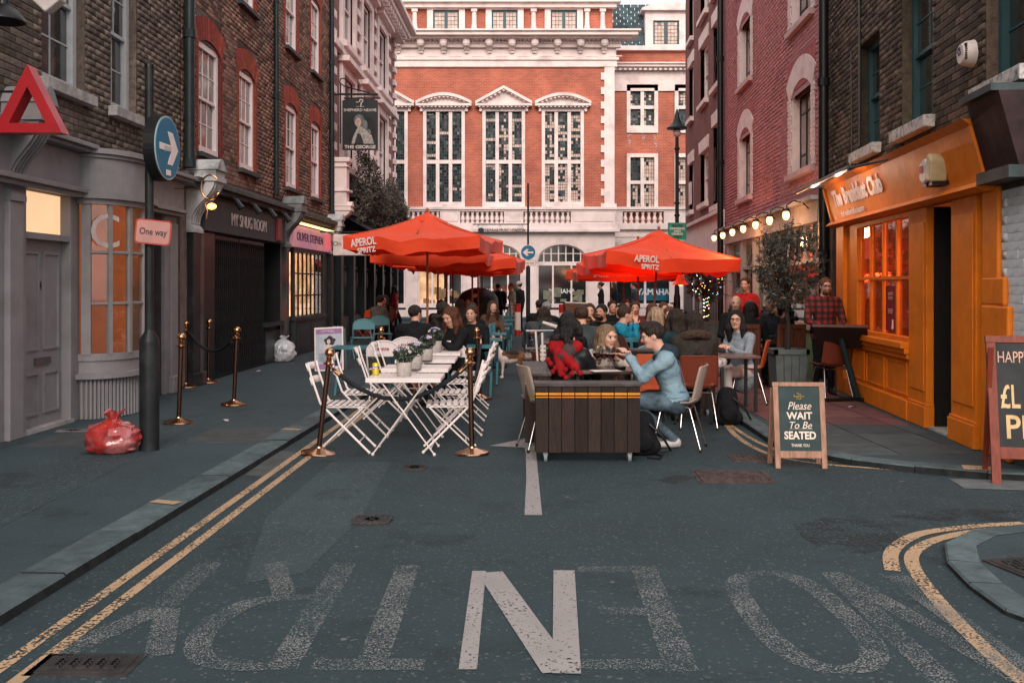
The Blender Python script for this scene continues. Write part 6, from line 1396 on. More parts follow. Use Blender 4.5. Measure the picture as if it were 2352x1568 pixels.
# metal folding chairs with a rounded back
def tube_chair(loc, rz, mt, label, grp, badge=True):
    t = empty('metal_folding_chair', loc, rz, label, 'chair', grp)
    arc = [(-.21,-.20,.45),(-.22,-.235,.62)]+[(-.22*math.cos(math.pi*i/10)*(1 if 1 else 1), -.25, .70+.13*math.sin(math.pi*i/10)) for i in range(11)]+[(.22,-.235,.62),(.21,-.20,.45)]
    b = MB(); b.tube([(-.21,.22,.012),(-.21,-.17,.42)]+arc+[(.21,-.17,.42),(.21,.22,.012)], .012, 8); b.build('frame', mt, t, smooth=60)
    b = MB(); b.tube([(-.19,.17,.44),(-.19,-.24,.012)], .011, 8); b.tube([(.19,.17,.44),(.19,-.24,.012)], .011, 8); b.tube([(-.19,-.18,.09),(.19,-.18,.09)], .007, 6); b.build('rear_legs', mt, t, smooth=60)
    b = MB(); b.prism([(-.20,-.18),(.20,-.18),(.20,.16),(.16,.21),(-.16,.21),(-.20,.16)], .435, .452, 'z'); b.build('seat', mt, t, bevel=.005)
    b = MB(); pts = [(-.215,.62),(.215,.62)]+[(.215*math.cos(math.pi*i/10), .70+.125*math.sin(math.pi*i/10)) for i in range(11)]
    b.prism(pts, -.250, -.244); b.build('back_panel', mt, t)
    if badge:
        b = MB(); b.box(-.075,-.2545,.70,.075,-.2515,.735); bb = b.build('badge', mat('badge_red', (.28,.02,.04), .5), t)
        text('lettering', '#Soho', SWH, bb, (0,-.256,.717), size=.045, extrude=.0005)
    return t
WCH = mat('white_metal_chair', (.62,.56,.55), .4, var=.06); RCH = mat('orange_red_chair', (.55,.06,.015), .4, var=.08); TCH = mat('teal_chair', (.10,.26,.29), .45, var=.12)
# chair backs towards the camera: chair local -y side is the back, so no turn
w0_ = tube_chair((-1.72, 13.55, 0), 0, WCH, 'white rounded metal chair with a red badge behind the left flower pots', 'white rounded folding chairs')
dup(w0_, loc=(-.83,13.4,0), label='white rounded metal chair with a red badge behind the right flower pots')
dup(w0_, loc=(-1.55,14.5,0), rz=R(8), label='white rounded metal chair partly hidden behind its neighbour on the left')
o0 = tube_chair((-1.25, 14.9, 0), 0, RCH, 'orange-red metal chair under the short-haired man in black', 'orange-red folding chairs', False)
p = gp(833,778,PZ); dup(o0, loc=(p.x, p.y, PZ), rz=R(60), label='orange folding chair on the left pavement nearer the poster'); p = gp(852,772,PZ); dup(o0, loc=(p.x+.1, p.y+.4, PZ), rz=R(120), label='orange folding chair on the left pavement beside the first')
tc0 = tube_chair((-3.1, 20.5, PZ), R(20), TCH, 'teal folding chair on the left pavement beside the orange pair', 'teal folding chairs', False)
dup(tc0, loc=(-2.9,22.2,PZ), rz=R(200), label='teal folding chair behind the first on the left pavement')
dup(tc0, loc=(1.72,12.55,0), rz=0, label='pale teal rounded chair behind the blonde woman')
# poster board on the left pavement
p = gp(782,840,PZ)
t = empty('poster_board', (p.x-.0, 17.6, PZ), R(-4), 'white framed pavement poster board with a lilac event poster', 'poster board')
mb_ = Matrix.Rotation(R(-9), 4, 'X') @ Matrix.Rotation(R(-3), 4, 'Y')
def px_(b): b.xf = mb_; return b
b = px_(MB()); b.box(-.26,-.012,.0,.26,.012,.78); b.build('frame', SWH, t, bevel=.006)
b = px_(MB()); b.box(-.235,-.016,.03,.235,-.0125,.75); fc = b.build('poster', mat('poster_haze', (.42,.46,.52), .6, var=.2, vscale=3), t)
b = px_(MB()); b.box(-.235,-.019,.66,.235,-.0165,.75); b.build('lilac_band', mat('lilac_print', (.30,.17,.33), .6), fc); b = px_(MB()); b.box(-.235,-.019,.03,.235,-.0165,.13); b.build('lilac_band', mat('lilac_print', (.30,.17,.33), .6), fc)
b = px_(MB()); b.prism([(.02+.10*math.cos(a)*(1+.15*math.sin(5*a)), .53+.085*math.sin(a)*(1+.15*math.cos(4*a))) for a in [i*.3 for i in range(21)]], -.0195, -.017); b.build('printed_hair', mat('print_dark', (.05,.04,.05), .7), fc)
b = px_(MB()); b.prism([(.0+.032*math.cos(a), .52+.045*math.sin(a)) for a in [i*.42 for i in range(15)]], -.022, -.020); b.prism([(-.13,.33),(-.07,.45),(.0,.475),(.09,.44),(.14,.33)], -.022, -.020); b.build('printed_figure', mat('print_skin', (.62,.5,.47), .7), fc)
for i in range(8): b = px_(MB()); b.box(-.19+.01*(i%3),-.0215,.30-i*.02,.19-.02*(i%2),-.019,.306-i*.02); b.build('printed_line', mat('print_blue', (.1,.2,.25), .7), fc)
text('print', 'LIVE MUSIC', SWH, fc, (-.05,.085,.70), size=.05, extrude=.0006)
b = MB(Matrix.Rotation(R(9), 4, 'X')); b.box(-.25,-.0,.0,.25,.02,.76); b.build('back_leaf', mat('teal_board', (.09,.14,.15), .6), t, loc=(0,.27,0))
# umbrellas
UF = bpy.data.materials.new('umbrella_fabric'); UF.use_nodes = True; MATS['umbrella_fabric'] = UF
N, L = nodes(UF); p_ = N['Principled BSDF']; p_.inputs['Base Color'].default_value = (.80,.065,.011,1); p_.inputs['Roughness'].default_value = .75; p_.inputs['Sheen Weight'].default_value = .15
tl = N.new('ShaderNodeBsdfTranslucent'); tl.inputs[0].default_value = (.85,.05,.015,1); ms = N.new('ShaderNodeMixShader'); ms.inputs[0].default_value = .28
L.new(p_.outputs[0], ms.inputs[1]); L.new(tl.outputs[0], ms.inputs[2]); L.new(ms.outputs[0], N['Material Output'].inputs[0])
tcn = N.new('ShaderNodeTexCoord'); nzn = N.new('ShaderNodeTexNoise'); nzn.inputs['Scale'].default_value = 2.0; nzn.inputs['Detail'].default_value = 5; L.new(tcn.outputs['Object'], nzn.inputs[0]); bpn = N.new('ShaderNodeBump'); bpn.inputs['Strength'].default_value = .7; bpn.inputs['Distance'].default_value = .08; L.new(nzn.outputs[0], bpn.inputs['Height']); L.new(bpn.outputs[0], p_.inputs['Normal'])
WOOD = mat('varnished_pole', (.32,.12,.05), .45, var=.2, vscale=4, stretch=(12,12,1))
def umbrella(loc, rz, s_, zr, za, label, seed, grp, lean=(0,0), val=.24, detail=True):
    "square market umbrella: four sagging panels, valance, vent cap, ribs, pole"
    t = empty('parasol', loc, rz, label, 'parasol', grp); t.rotation_euler = (lean[0], lean[1], rz)
    r_ = random.Random(seed); cor = [(-s_,-s_),(s_,-s_),(s_,s_),(-s_,s_)]
    n = 12
    for k in range(4):
        a, c = cor[k], cor[(k+1)%4]
        def f(u, v, a=a, c=c, k=k):
            ex, ey = a[0]+(c[0]-a[0])*u, a[1]+(c[1]-a[1])*u; q = v*.985+.015
            sag = -.07*math.sin(math.pi*u)*v**1.5 - .05*math.sin(math.pi*v)
            w = .012*mnoise.noise(Vector((u*6,v*4,k+seed)))*9*math.sin(math.pi*u)
            infl = 1-.045*math.sin(math.pi*u)*v
            return (ex*q*infl, ey*q*infl, za+(zr-za)*q+sag+w)
        b = MB(); b.grid(f, n, 8); b.build('canopy_panel', UF, t, smooth=70, fix=False)
        def g(u, v, a=a, c=c, k=k):
            x, y, z = f(u, 1, a, c, k); ox, oy = (a[0]+c[0])/2, (a[1]+c[1])/2; l = math.hypot(ox, oy); fl = -.05*v+.03*v*math.sin(u*14+seed+k)*(1 if v > .3 else .3)
            return (x+ox/l*(.012*v+fl), y+oy/l*(.012*v+fl), z-val*v+.012*math.sin(u*9+k)*v)
        b = MB(); b.grid(g, 18, 4); b.build('valance', UF, t, smooth=70, fix=False)
    b = MB()
    b.grid(lambda u, v: ((s_*.23*v+.012*math.sin(u*31))*math.cos(2*math.pi*u+math.pi/4), (s_*.23*v)*math.sin(2*math.pi*u+math.pi/4), za+.06-.16*v**.8-.012*math.sin(u*25.1)*v+(-.05 if v > .95 else 0)), 32, 6, closed_u=True); b.build('vent_cap', UF, t, smooth=70, fix=False)
    for k in range(4):
        b = MB(); b.tube([(cor[k][0]*q, cor[k][1]*q, za+(zr-za)*q-.05*math.sin(math.pi*q)+.006) for q in (.06,.25,.45,.65,.85,1.0)], .010, 5); b.build('seam', UF, t)
    b = MB(); b.tube([(0,0,.0),(0,0,za+.1)], .024, 12); b.build('pole', WOOD, t, smooth=60)
    b = MB(); b.ball((0,0,za+.09),.034,10,(1,1,1.3)); b.build('finial', WOOD, t)
    for k in range(8):
        e = cor[k//2] if k%2 == 0 else tuple((cor[k//2][i]+cor[(k//2+1)%4][i])/2*.95 for i in (0,1))
        b = MB(); b.tube([(e[0]*.03,e[1]*.03,za-.05),(e[0]*.97,e[1]*.97,zr-.04-(.06 if k%2 else 0))], .011, 5); b.tube([(e[0]*.02,e[1]*.02,zr-.15),(e[0]*.5,e[1]*.5,(za+zr)/2-.06)], .009, 5); b.build('rib', WOOD, t)
    b = MB(); b.lathe([(.03,0),(.05,.01),(.05,.09),(.03,.10)], 10, (0,0,zr-.2)); b.build('hub', WOOD, t)
    b = MB(); b.lathe([(.28,0),(.28,.03),(.05,.07),(.035,.25)], 16); b.build('base', BLACKM, t)
    return t
def brand(t, u, s_, zr, size=.32, side=0, both=True):
    y = -s_-.012*0-.012
    g = text('lettering', 'APEROL\n SPRITZ', mat('umbrella_white', (.78,.66,.62), .6), t, (u, -s_*1.0-.015, zr-.12), (R(-8),0,0), size=size, extrude=.002, bold=.006, line=.75, shear=.15)
LU = 'orange-red parasols over the left tables'; RU = 'orange-red parasols over the right tables'
u1 = umbrella((-1.70,20.0,0), R(-9), 1.32, 2.50, 3.0, 'frontmost orange-red parasol on the left, over the white tables', 1, LU)
g = text('lettering', 'APEROL', mat('umbrella_white', (.78,.66,.62), .6), u1, (-.92,-1.315,2.39), (R(4),R(-7),0), size=.20, width=.50, extrude=.002, bold=.006)
g = text('lettering', 'SPRITZ', mat('umbrella_white', (.78,.66,.62), .6), u1, (-.86,-1.305,2.22+.02), (R(4),R(-7),0), size=.14, width=.36, extrude=.002, bold=.004)
u2 = umbrella((-1.72,23.1,0), R(-5), 1.3, 2.32, 2.85, 'second orange-red parasol of the left row', 2, LU)
umbrella((-1.75,26.6,0), R(-3), 1.3, 2.30, 2.85, 'third orange-red parasol of the left row', 3, LU)
umbrella((-1.8,30.3,0), R(2), 1.3, 2.28, 2.8, 'fourth orange-red parasol of the left row', 4, LU)
umbrella((-.98,24.6,0), R(-6), 1.2, 2.22, 2.72, 'orange-red parasol beside the middle of the street, nearest of its column', 5, LU)
umbrella((-.95,27.9,0), R(-4), 1.2, 2.2, 2.7, 'orange-red parasol beside the middle of the street, behind the first', 6, LU)
umbrella((-.95,31.6,0), R(-2), 1.2, 2.2, 2.7, 'orange-red parasol beside the middle of the street, farthest away', 7, LU)
u3 = umbrella((2.93,21.0,0), R(6), 1.36, 2.18, 2.70, 'frontmost orange-red parasol on the right with bold white lettering', 8, RU, (R(0),R(3.5)), val=.26)
g = text('lettering', 'APEROL', mat('umbrella_white', (.78,.66,.62), .6), u3, (-.55,-1.37,2.06), (R(4),0,0), size=.18, width=.50, extrude=.002, bold=.006)
g = text('lettering', 'SPRITZ', mat('umbrella_white', (.78,.66,.62), .6), u3, (-.47,-1.355,1.91), (R(4),0,0), size=.13, width=.36, extrude=.002, bold=.004)
u4 = umbrella((3.0,23.7,0), R(3), 1.32, 2.12, 2.62, 'second orange-red parasol of the right row', 9, RU)
g = text('lettering', 'APEROL', mat('umbrella_white', (.78,.66,.62), .6), u4, (-.8,-1.32,2.0), (R(4),0,0), size=.17, width=.48, extrude=.002, bold=.005)
u5 = umbrella((2.98,26.6,0), R(0), 1.32, 1.98, 2.5, 'third orange-red parasol of the right row', 10, RU)
g = text('lettering', 'SPRITZ', mat('umbrella_white', (.78,.66,.62), .6), u5, (-.72,-1.33,1.84), (R(4),0,0), size=.18, width=.40, extrude=.002, bold=.005)
umbrella((2.95,29.8,0), R(-3), 1.32, 2.0, 2.5, 'farthest orange-red parasol of the right row', 11, RU)
for (x, y, z, e) in ((3.0,21.6,2.0,30),(2.95,24.6,1.95,26),(2.9,17.5,2.05,0)):
    if e == 0: continue
    t = empty('patio_heater', (x+.0, y, z), 0, 'glowing red electric heater hung under the %s right parasol' % ('front' if y < 22 else 'second'), 'heater')
    b = MB(); b.box(-.25,-.03,0,.25,.03,.05); b.build('housing', BLACKM, t); b = MB(); b.box(-.22,-.02,-.008,.22,.02,0); b.build('element', emat('heater_red', (1,.08,.02), 9), t)
    l = bpy.data.lights.new('heater_glow', 'POINT'); l.energy = e; l.color = (1,.07,.02); l.shadow_soft_size = .2; lo = bpy.data.objects.new('heater_glow', l); COL.objects.link(lo); lo.location = (x, y, z-.15)
# central blue arrow sign
p = (1213-CX)*33.0/F
t = empty('sign_post', (p, 33.0, 0), 0, 'tall thin post with a blue left-arrow disc and one way plate in mid street', 'sign post')
zc = lambda y: H-(y-HY)*33.0/F
b = MB(); b.tube([(0,0,0),(0,0,zc(421))], .032, 10); b.build('pole', BLACKM, t, smooth=60); b = MB(); b.tube([(0,0,0),(0,0,zc(612))], .075, 12); b.build('base', BLACKP, t, smooth=60)
b = MB(); b.prism(circ(0,zc(580),.25), -.09,-.06); b.build('rim', SWH, t); b = MB(); b.prism(circ(0,zc(580),.235), -.095,-.0905); b.build('face', BLUE, t)
b = MB(); zz = zc(580); b.prism([(.17,zz+.028),(-.04,zz+.028),(.02,zz+.11),(-.06,zz+.11),(-.18,zz),(-.06,zz-.11),(.02,zz-.11),(-.04,zz-.028),(.17,zz-.028)], -.10,-.0955); b.build('arrow', SWH, t)
b = MB(); b.xf = Matrix.Translation((.02,0,zc(604))); b.prism(rrect(.47,.18,.03), -.09,-.07); b.build('plate', BLACKM, t); b = MB(); b.xf = Matrix.Translation((.02,0,zc(604))); b.prism(rrect(.45,.16,.025), -.094,-.0905); b.build('plate_face', SWH, t)
text('lettering', 'One way', BLACKM, t, (.02,-.097,zc(604)), size=.11, width=.34, extrude=.001)
# lamp post on the right with green notice
p = (1555-CX)*27.0/F
t = empty('street_lamp', (p, 27.0, PZ), 0, 'black cast iron street lamp with a wide conical hood on the right pavement', 'street lamp')
zc = lambda y: H-(y-HY)*27.0/F-PZ
b = MB(); b.lathe([(.15,0),(.15,.3),(.10,.4),(.09,1.2),(.07,1.3),(.055,1.6),(.05,zc(345)),(.045,zc(300))], 16); b.build('post', BLACKP, t, smooth=40)
for y in (345, 470, 498): b = MB(); b.lathe([(.05,0),(.075,.02),(.075,.06),(.05,.08)], 14, (0,0,zc(y))); b.build('ring', BLACKP, t, smooth=40)
b = MB(); b.lathe([(.04,zc(300)),(.10,zc(298)),(.27,zc(297)),(.28,zc(294)),(.16,zc(286)),(.08,zc(275)),(.055,zc(262)),(.02,zc(252)),(0,zc(250))], 24); b.build('lamp_head', mat('verdigris_black', (.02,.04,.042), .4, var=.3), t, smooth=40)
b = MB(); b.ball((0,0,zc(306)),.11,12,(1,1,1)); b.build('lamp_glass', mat('frosted', (.5,.4,.38), .2), t)
b = MB(); b.box(-.26,-.10,zc(551),.24,-.07,zc(512)); gn = b.build('notice', mat('green_notice', (.03,.30,.20), .55), t)
for i, s_ in enumerate(('SEATED','DRINKING','AND','DINING','ONLY')): text('lettering', s_, [BLACKM,SWH,SWH,SWH,BLACKM][i], gn, (-.01,-.105,zc(519.5+i*6.2)), size=.085, bold=.003, extrude=.001)
# red bell heater lamp hanging by the lamp post
p = pt(1563,645,25.0)
t = empty('bell_lamp', p, 0, 'red bell-shaped heat lamp hanging beside the lamp post', 'lamp')
b = MB(); b.lathe([(.02,.22),(.06,.20),(.09,.08),(.15,-.04),(.22,-.09),(.215,-.10),(.14,-.05),(0,-.02)], 20); b.build('shade', mat('red_enamel', (.55,.03,.02), .3, emis=(1,.06,.02), es=.3), t, smooth=40)
b = MB(); b.ball((0,0,-.06),.07,10); b.build('bulb', emat('red_bulb', (1,.15,.04), 7), t); b = MB(); b.tube([(0,0,.2),(0,0,.9)],.01,6); b.build('hanger', BLACKM, t)
# planters: dark boarded boxes on castors
DWOOD = mat('dark_stained_wood', (.036,.021,.015), .6, var=.45, vscale=7, stretch=(10,10,.7), col2=(.012,.010,.010), bump=.5, bscale=40, rnd_amt=.35)
AMB = mat('amber_stripe', (.62,.25,.03), .5)
def boarded(t, w, l, z0, z1, nb, front=True, right=True):
    b = MB(); b.box(-w/2+.02,-l/2+.02,z0+.01,w/2-.02,l/2-.02,z1-.03); b.build('carcase', mat('carcase_black', (.008,.007,.007), .8), t)
    bw_ = w/nb
    for i in range(nb):
        b = MB(); e = rnd.uniform(-.002,.002); b.box(-w/2+i*bw_+.003,-l/2+e,z0+rnd.uniform(0,.004),-w/2+(i+1)*bw_-.003,-l/2+.018,z1-.03); bd = b.build('board', DWOOD, t, bevel=.002)
        b = MB(); x0, x1 = -w/2+i*bw_+.004, -w/2+(i+1)*bw_-.004; b.box(x0,-l/2-.0045,z1-.105,x1,-l/2-.0025,z1-.085); b.box(x0,-l/2-.0045,z1-.128,x1,-l/2-.0025,z1-.119); b.build('stripe', AMB, bd)
    for s_ in (-1, 1):
        n2 = max(2, int(l/.1))
        for i in range(n2):
            b = MB(); x = s_*w/2; b.box(x-.018 if s_ > 0 else x,-l/2+.02+(l-.02)*i/n2+.003,z0,x if s_ > 0 else x+.018,-l/2+.02+(l-.02)*(i+1)/n2-.003,z1-.03); bd = b.build('board', DWOOD, t)
            b = MB(); b.box(x+s_*.002,-l/2+.02+(l-.02)*i/n2+.004,z1-.105,x+s_*.0045,-l/2+.02+(l-.02)*(i+1)/n2-.004,z1-.085); b.build('stripe', AMB, bd)
    b = MB(); b.box(-w/2-.012,-l/2-.012,z1-.03,w/2+.012,l/2+.012,z1); b.build('top_board', mat('top_wood', (.055,.045,.043), .5, var=.3, vscale=5, stretch=(1,8,8), dirt=((.12,.12,.12),.5,6)), t, bevel=.004)
    for sx in (-1, 1):
        for sy in (-1, 1):
            b = MB(); x, y = sx*(w/2-.09), sy*(l/2-.06); b.box(x-.02,y-.03,z0-.03,x+.02,y+.03,z0); cs = b.build('castor', mat('castor_grey', (.25,.27,.28), .4, .3), t)
            b = MB(); b.tube([(x-.014,y,z0-.05),(x+.014,y,z0-.05)], .042, 16); b.build('wheel', mat('castor_tyre', (.20,.23,.24), .4), cs)
def planter(loc, rz, w, l, z0, z1, nb, label):
    t = empty('divider_box', loc, rz, label, 'divider box', 'dark boarded divider boxes on castors'); boarded(t, w, l, z0, z1, nb); return t
z1_ = .70
planter(((1349-CX)*8.9/F, 8.96, 0), 0, .93, .26, .085, z1_, 8, 'near dark wooden divider box on castors with twin amber stripes facing the camera')
planter((.24, 10.15, 0), R(90), 1.5, .24, .085, .74, 12, 'dark wooden divider box running away down the left of the wine table')
planter((1.75, 12.1, 0), 0, 1.4, .24, .085, .80, 12, 'dark wooden divider box with amber stripes behind the denim-jacket man')
# tables with wooden tops
TOPW = mat('table_wood', (.13,.075,.06), .35, var=.3, vscale=3, stretch=(2,12,12), coat=.3)
def ctable(loc, w, l, h, label, topm=TOPW, legm=BLACKM):
    t = empty('cafe_table', loc, 0, label, 'table')
    b = MB(); b.box(-w/2,-l/2,h-.03,w/2,l/2,h); b.build('tabletop', topm, t, bevel=.004)
    for sx in (-1, 1):
        for sy in (-1, 1): b = MB(); b.box(sx*(w/2-.05)-.018,sy*(l/2-.05)-.018,0,sx*(w/2-.05)+.018,sy*(l/2-.05)+.018,h-.03); b.build('leg', legm, t)
    return t
ctable((.93,10.05,0), .66, .62, .73, 'dark wooden cafe table holding the wine glasses')
ctable((.42,12.0,0), .55, .8, .73, 'dark table behind the woman in the red scarf')
ctable((2.7,12.1,0), .5, .6, .73, 'dark table beside the fur-hooded coat')
def wineglass(x, y, z, lab, sc=1.0, fill=.35):
    t = empty('wine_glass', (x, y, z), 0, lab, 'wine glass', 'wine glasses on the dark table'); t.scale = (sc,sc,sc)
    b = MB(); b.lathe([(.034,0),(.034,.002),(.006,.006),(.004,.012),(.004,.085),(.010,.092),(.030,.108),(.042,.135),(.044,.16),(.038,.20),(.034,.215)], 22); b.build('glass', glass('wine_glass_clear', (.97,.98,.98), .05, .02), t, smooth=60, fix=False)
    b = MB(); b.lathe([(0,.096),(.026,.108),(.038,.13),(.040,.145),(0,.146)], 18); b.build('wine', mat('red_wine', (.03,.003,.008), .08), t, smooth=50)
for i, (x, y, lab) in enumerate(((1372,9.95,'wine glass nearest the blonde woman hand'),(1388,9.85,'middle wine glass with its rim highest in the group'),(1403,9.8,'wine glass with the most red wine, nearest the denim-jacket man'))):
    wineglass((x-CX)*y/F, y, .73, lab, 1.12)
t = empty('side_plate', ((1425-CX)*9.9/F, 9.9, .73), 0, 'small dark ashtray on the wine table', 'ashtray'); b = MB(); b.lathe([(.05,0),(.06,.03),(.054,.032),(.045,.01),(0,.008)], 16); b.build('dish', BLACKM, t, smooth=40)
t = empty('napkin', ((1386-CX)*9.85/F, 9.75, .73), R(10), 'white folded napkin under the wine glasses', 'napkin'); b = MB(); b.box(-.13,-.09,.001,.15,.09,.005); b.build('napkin', mat('napkin', (.7,.66,.64), .8), t)
# school chairs
def shell_chair(loc, rz, mt, label, grp, z0=0.0, sc=1.0):
    "moulded one-piece shell on four thin splayed legs; faces +y"
    t = empty('shell_chair', loc, rz, label, 'chair', grp); t.scale = (sc,sc,sc)
    prof = [(.22,.425),(.20,.445),(.10,.44),(-.05,.43),(-.14,.435),(-.19,.47),(-.215,.54),(-.235,.64),(-.26,.74),(-.275,.80),(-.285,.81)]
    def f(u, v):
        k = v*(len(prof)-1); i = min(int(k), len(prof)-2); q = k-i; y = prof[i][0]*(1-q)+prof[i+1][0]*q; z = prof[i][1]*(1-q)+prof[i+1][1]*q
        w = .20+.015*math.sin(v*3) - (.03*max(0,(v-.85)/.15)**2) - .02*max(0,(.1-v)/.1); x = (u-.5)*2; bend = .035*x*x
        return (x*w, y+(bend*1.3 if v > .5 else 0), z+(bend if v <= .5 else 0)*1.0)
    b = MB(); b.grid(f, 12, 26); b.build('seat_shell', mt, t, smooth=80, solid=.012, fix=False)
    for sx in (-1, 1):
        for (y0, y1) in ((.14,.22),(-.13,-.24)):
            b = MB(); b.tube([(sx*.13,y0*.7,.425),(sx*.155,y0,.40),(sx*.20,y1,.01)], .0095, 8); b.build('leg', CHROME, t, smooth=60)
            b = MB(); b.tube([(sx*.2,y1,.0),(sx*.1985,y1*.99,.03)], .013, 8); b.build('foot', BLACKM, t)
    b = MB(); b.tube([(-.15,.12,.415),(-.15,-.12,.415)], .008, 6); b.tube([(.15,.12,.415),(.15,-.12,.415)], .008, 6); b.tube([(-.16,-.13,.40),(.16,-.13,.40)], .008, 6); b.build('underframe', CHROME, t)
    return t
BEI = mat('beige_plastic', (.30,.235,.20), .4, var=.08); BRN = mat('brown_plastic', (.15,.035,.02), .35, var=.1); ORP = mat('orange_plastic', (.36,.07,.025), .35, var=.1)
SG = 'moulded shell chairs on thin metal legs'
shell_chair((.33,9.55,0), R(-75), BEI, 'empty beige shell chair behind the left end of the near divider box', SG)
shell_chair((1.60,9.58,0), R(72), BEI, 'beige shell chair under the man in the denim jacket', SG)
shell_chair((2.03,11.0,0), R(-2), BRN, 'brown shell chair with chrome legs under the fur-hooded coat', SG)
shell_chair((3.02,12.75,PZ), R(75), ORP, 'orange-brown shell chair under the smiling woman in glasses', SG)
shell_chair((4.27,13.35,PZ), R(10), BRN, 'reddish shell chair against the orange shop behind the menu stand', SG)
shell_chair((1.38,10.7,0), R(140), ORP, 'orange shell chair between the wine table and the teal chair', SG)
shell_chair((.50,11.6,0), R(-80), BRN, 'dark shell chair behind the white strap', SG)
# chalkboard easels
def aboard(loc, rz, w, h, label, frame, slate, post=.045, lean=9, foot=.09):
    t = empty('pavement_board', loc, rz, label, 'pavement board'); m = Matrix.Rotation(R(-lean), 4, 'X')
    for s_ in (-1, 1):
        b = MB(m); b.box(s_*w/2-(post if s_ > 0 else 0),-.015,0,s_*w/2+(0 if s_ > 0 else post),.015,h); b.build('stile', frame, t, bevel=.003)
        b = MB(Matrix.Translation((0,.26,0)) @ Matrix.Rotation(R(lean), 4, 'X')); b.box(s_*(w/2-.01)-.02,-.012,0,s_*(w/2-.01)+.02,.012,h*.97); b.build('back_leg', frame, t)
    b = MB(m); b.box(-w/2-.004,-.017,h,w/2+.004,.017,h+post*.8); b.build('top_rail', frame, t, bevel=.003); b = MB(m); b.box(-w/2+post,-.014,foot,w/2-post,.014,foot+post*1.3); b.build('bottom_rail', frame, t)
    b = MB(m); b.box(-w/2+post,-.006,foot+post*1.3,w/2-post,.006,h); b.build('slate', slate, t)
    return t, m
OAKP = mat('pale_oak', (.36,.20,.14), .6, var=.25, vscale=5, stretch=(8,8,1), bump=.2)
SLATE = mat('green_slate', (.018,.042,.045), .55, var=.2)
t, m = aboard((2.475,8.52,0), R(-2), .44, .70, 'oak framed board reading please wait to be seated', OAKP, SLATE)
CHK = mat('chalk_cream', (.70,.60,.52), .8)
def on(tt, body, z, size, width=None, mt=CHK, x=0, y=-.0095, m=m, **k):
    me = text_mesh(body, size=size, width=width, extrude=.0007, **k); me.transform(m @ Matrix.Translation((x,y,z))); me.materials.clear(); me.materials.append(mt); o = link('lettering', me, tt); return o
on(t, 'The\nBreakfast\nClub', .615, .028, .09, mat('chalk_gold', (.42,.28,.08), .8), line=.7)
on(t, 'Please', .53, .095, .20, shear=.3); on(t, 'WAIT', .445, .085, .22, bold=.0022); on(t, 'To Be', .365, .085, .19, shear=.3); on(t, 'SEATED', .278, .09, .27, bold=.003); on(t, 'THANK YOU', .195, .035, .155, bold=.0006)
b = MB(m); b.box(-.05,-.0102,.502,-.048+.14,-.0092,.5035); b.box(-.09,-.0102,.335,.11,-.0092,.3365); b.build('flourish', CHK, t)
REDW = mat('red_brown_wood', (.19,.035,.018), .45, var=.25, vscale=5, stretch=(8,8,1))
t, m2 = aboard((4.17,7.78,0), R(-12), .78, 1.12, 'large red-brown framed chalkboard with happy hour prices at the right edge', REDW, mat('black_slate', (.008,.012,.014), .5, var=.2), post=.07, lean=10, foot=.20)
CY = mat('chalk_yellow', (.60,.42,.22), .8); CP_ = mat('chalk_pinkish', (.62,.38,.30), .8)
on(t, 'HAPPY HOUR', 1.00, .13, .50, CP_, x=-.06, y=-.010, m=m2); on(t, '6-8', .88, .12, None, CP_, x=-.04, y=-.010, m=m2); on(t, '\u00a3L DEALS', .68, .26, .60, CY, x=-.0, y=-.010, m=m2, bold=.004); on(t, 'PINTS', .44, .26, .58, CY, x=.02, y=-.010, m=m2, bold=.004)
# small black framed boards further along the right pavement
for (x, y, d, lab) in ((1700,745,17.5,'narrow dark menu board leaning behind the seated bald man'),(1778,700,16.6,'white lettered black menu board between the wooden chairs')):
    X = (x-CX)*d/F; t, m3 = aboard((X,d,PZ), R(-20), .42, 1.15, lab, BLACKP, mat('black_slate', (.008,.012,.014)), post=.03); on(t, 'MENU', 1.0, .12, .3, CHK, m=m3); 
    for i in range(5): on(t, 'drinks & food', .84-i*.11, .05, .3, CHK, m=m3)
# menu stand
t = empty('menu_stand', (4.36,12.95,PZ), R(0), 'black tilted menu lectern on a slanting pole and cross feet', 'lectern')
b = MB(Matrix.Translation((-.08,0,.84)) @ Matrix.Rotation(R(-22),4,'Z') @ Matrix.Rotation(R(-36),4,'X')); b.box(-.33,-.24,-.015,.33,.24,.015); b.build('tray', mat('tray_dark', (.035,.025,.023), .5, var=.2), t, bevel=.005)
b = MB(Matrix.Translation((-.08,0,.84)) @ Matrix.Rotation(R(-22),4,'Z') @ Matrix.Rotation(R(-36),4,'X')); b.box(-.33,.21,.016,.33,.24,.045); b.box(-.34,-.255,-.02,.34,-.241,.02); b.build('ledge', mat('ledge_wood', (.09,.04,.03), .5), t)
b = MB(); b.tube([(.13,.0,.06),(-.08,.0,.82)], [.045,.038], 12); b.build('pole', mat('teal_black_pole', (.015,.03,.033), .3), t, smooth=50)
for (q, r_) in (((.42,.10,.03),(-.30,-.08,.03)),((.38,-.18,.035),(-.05,.16,.035))): b = MB(); b.tube([q, r_], .022, 8); b.build('foot', BLACKM, t)
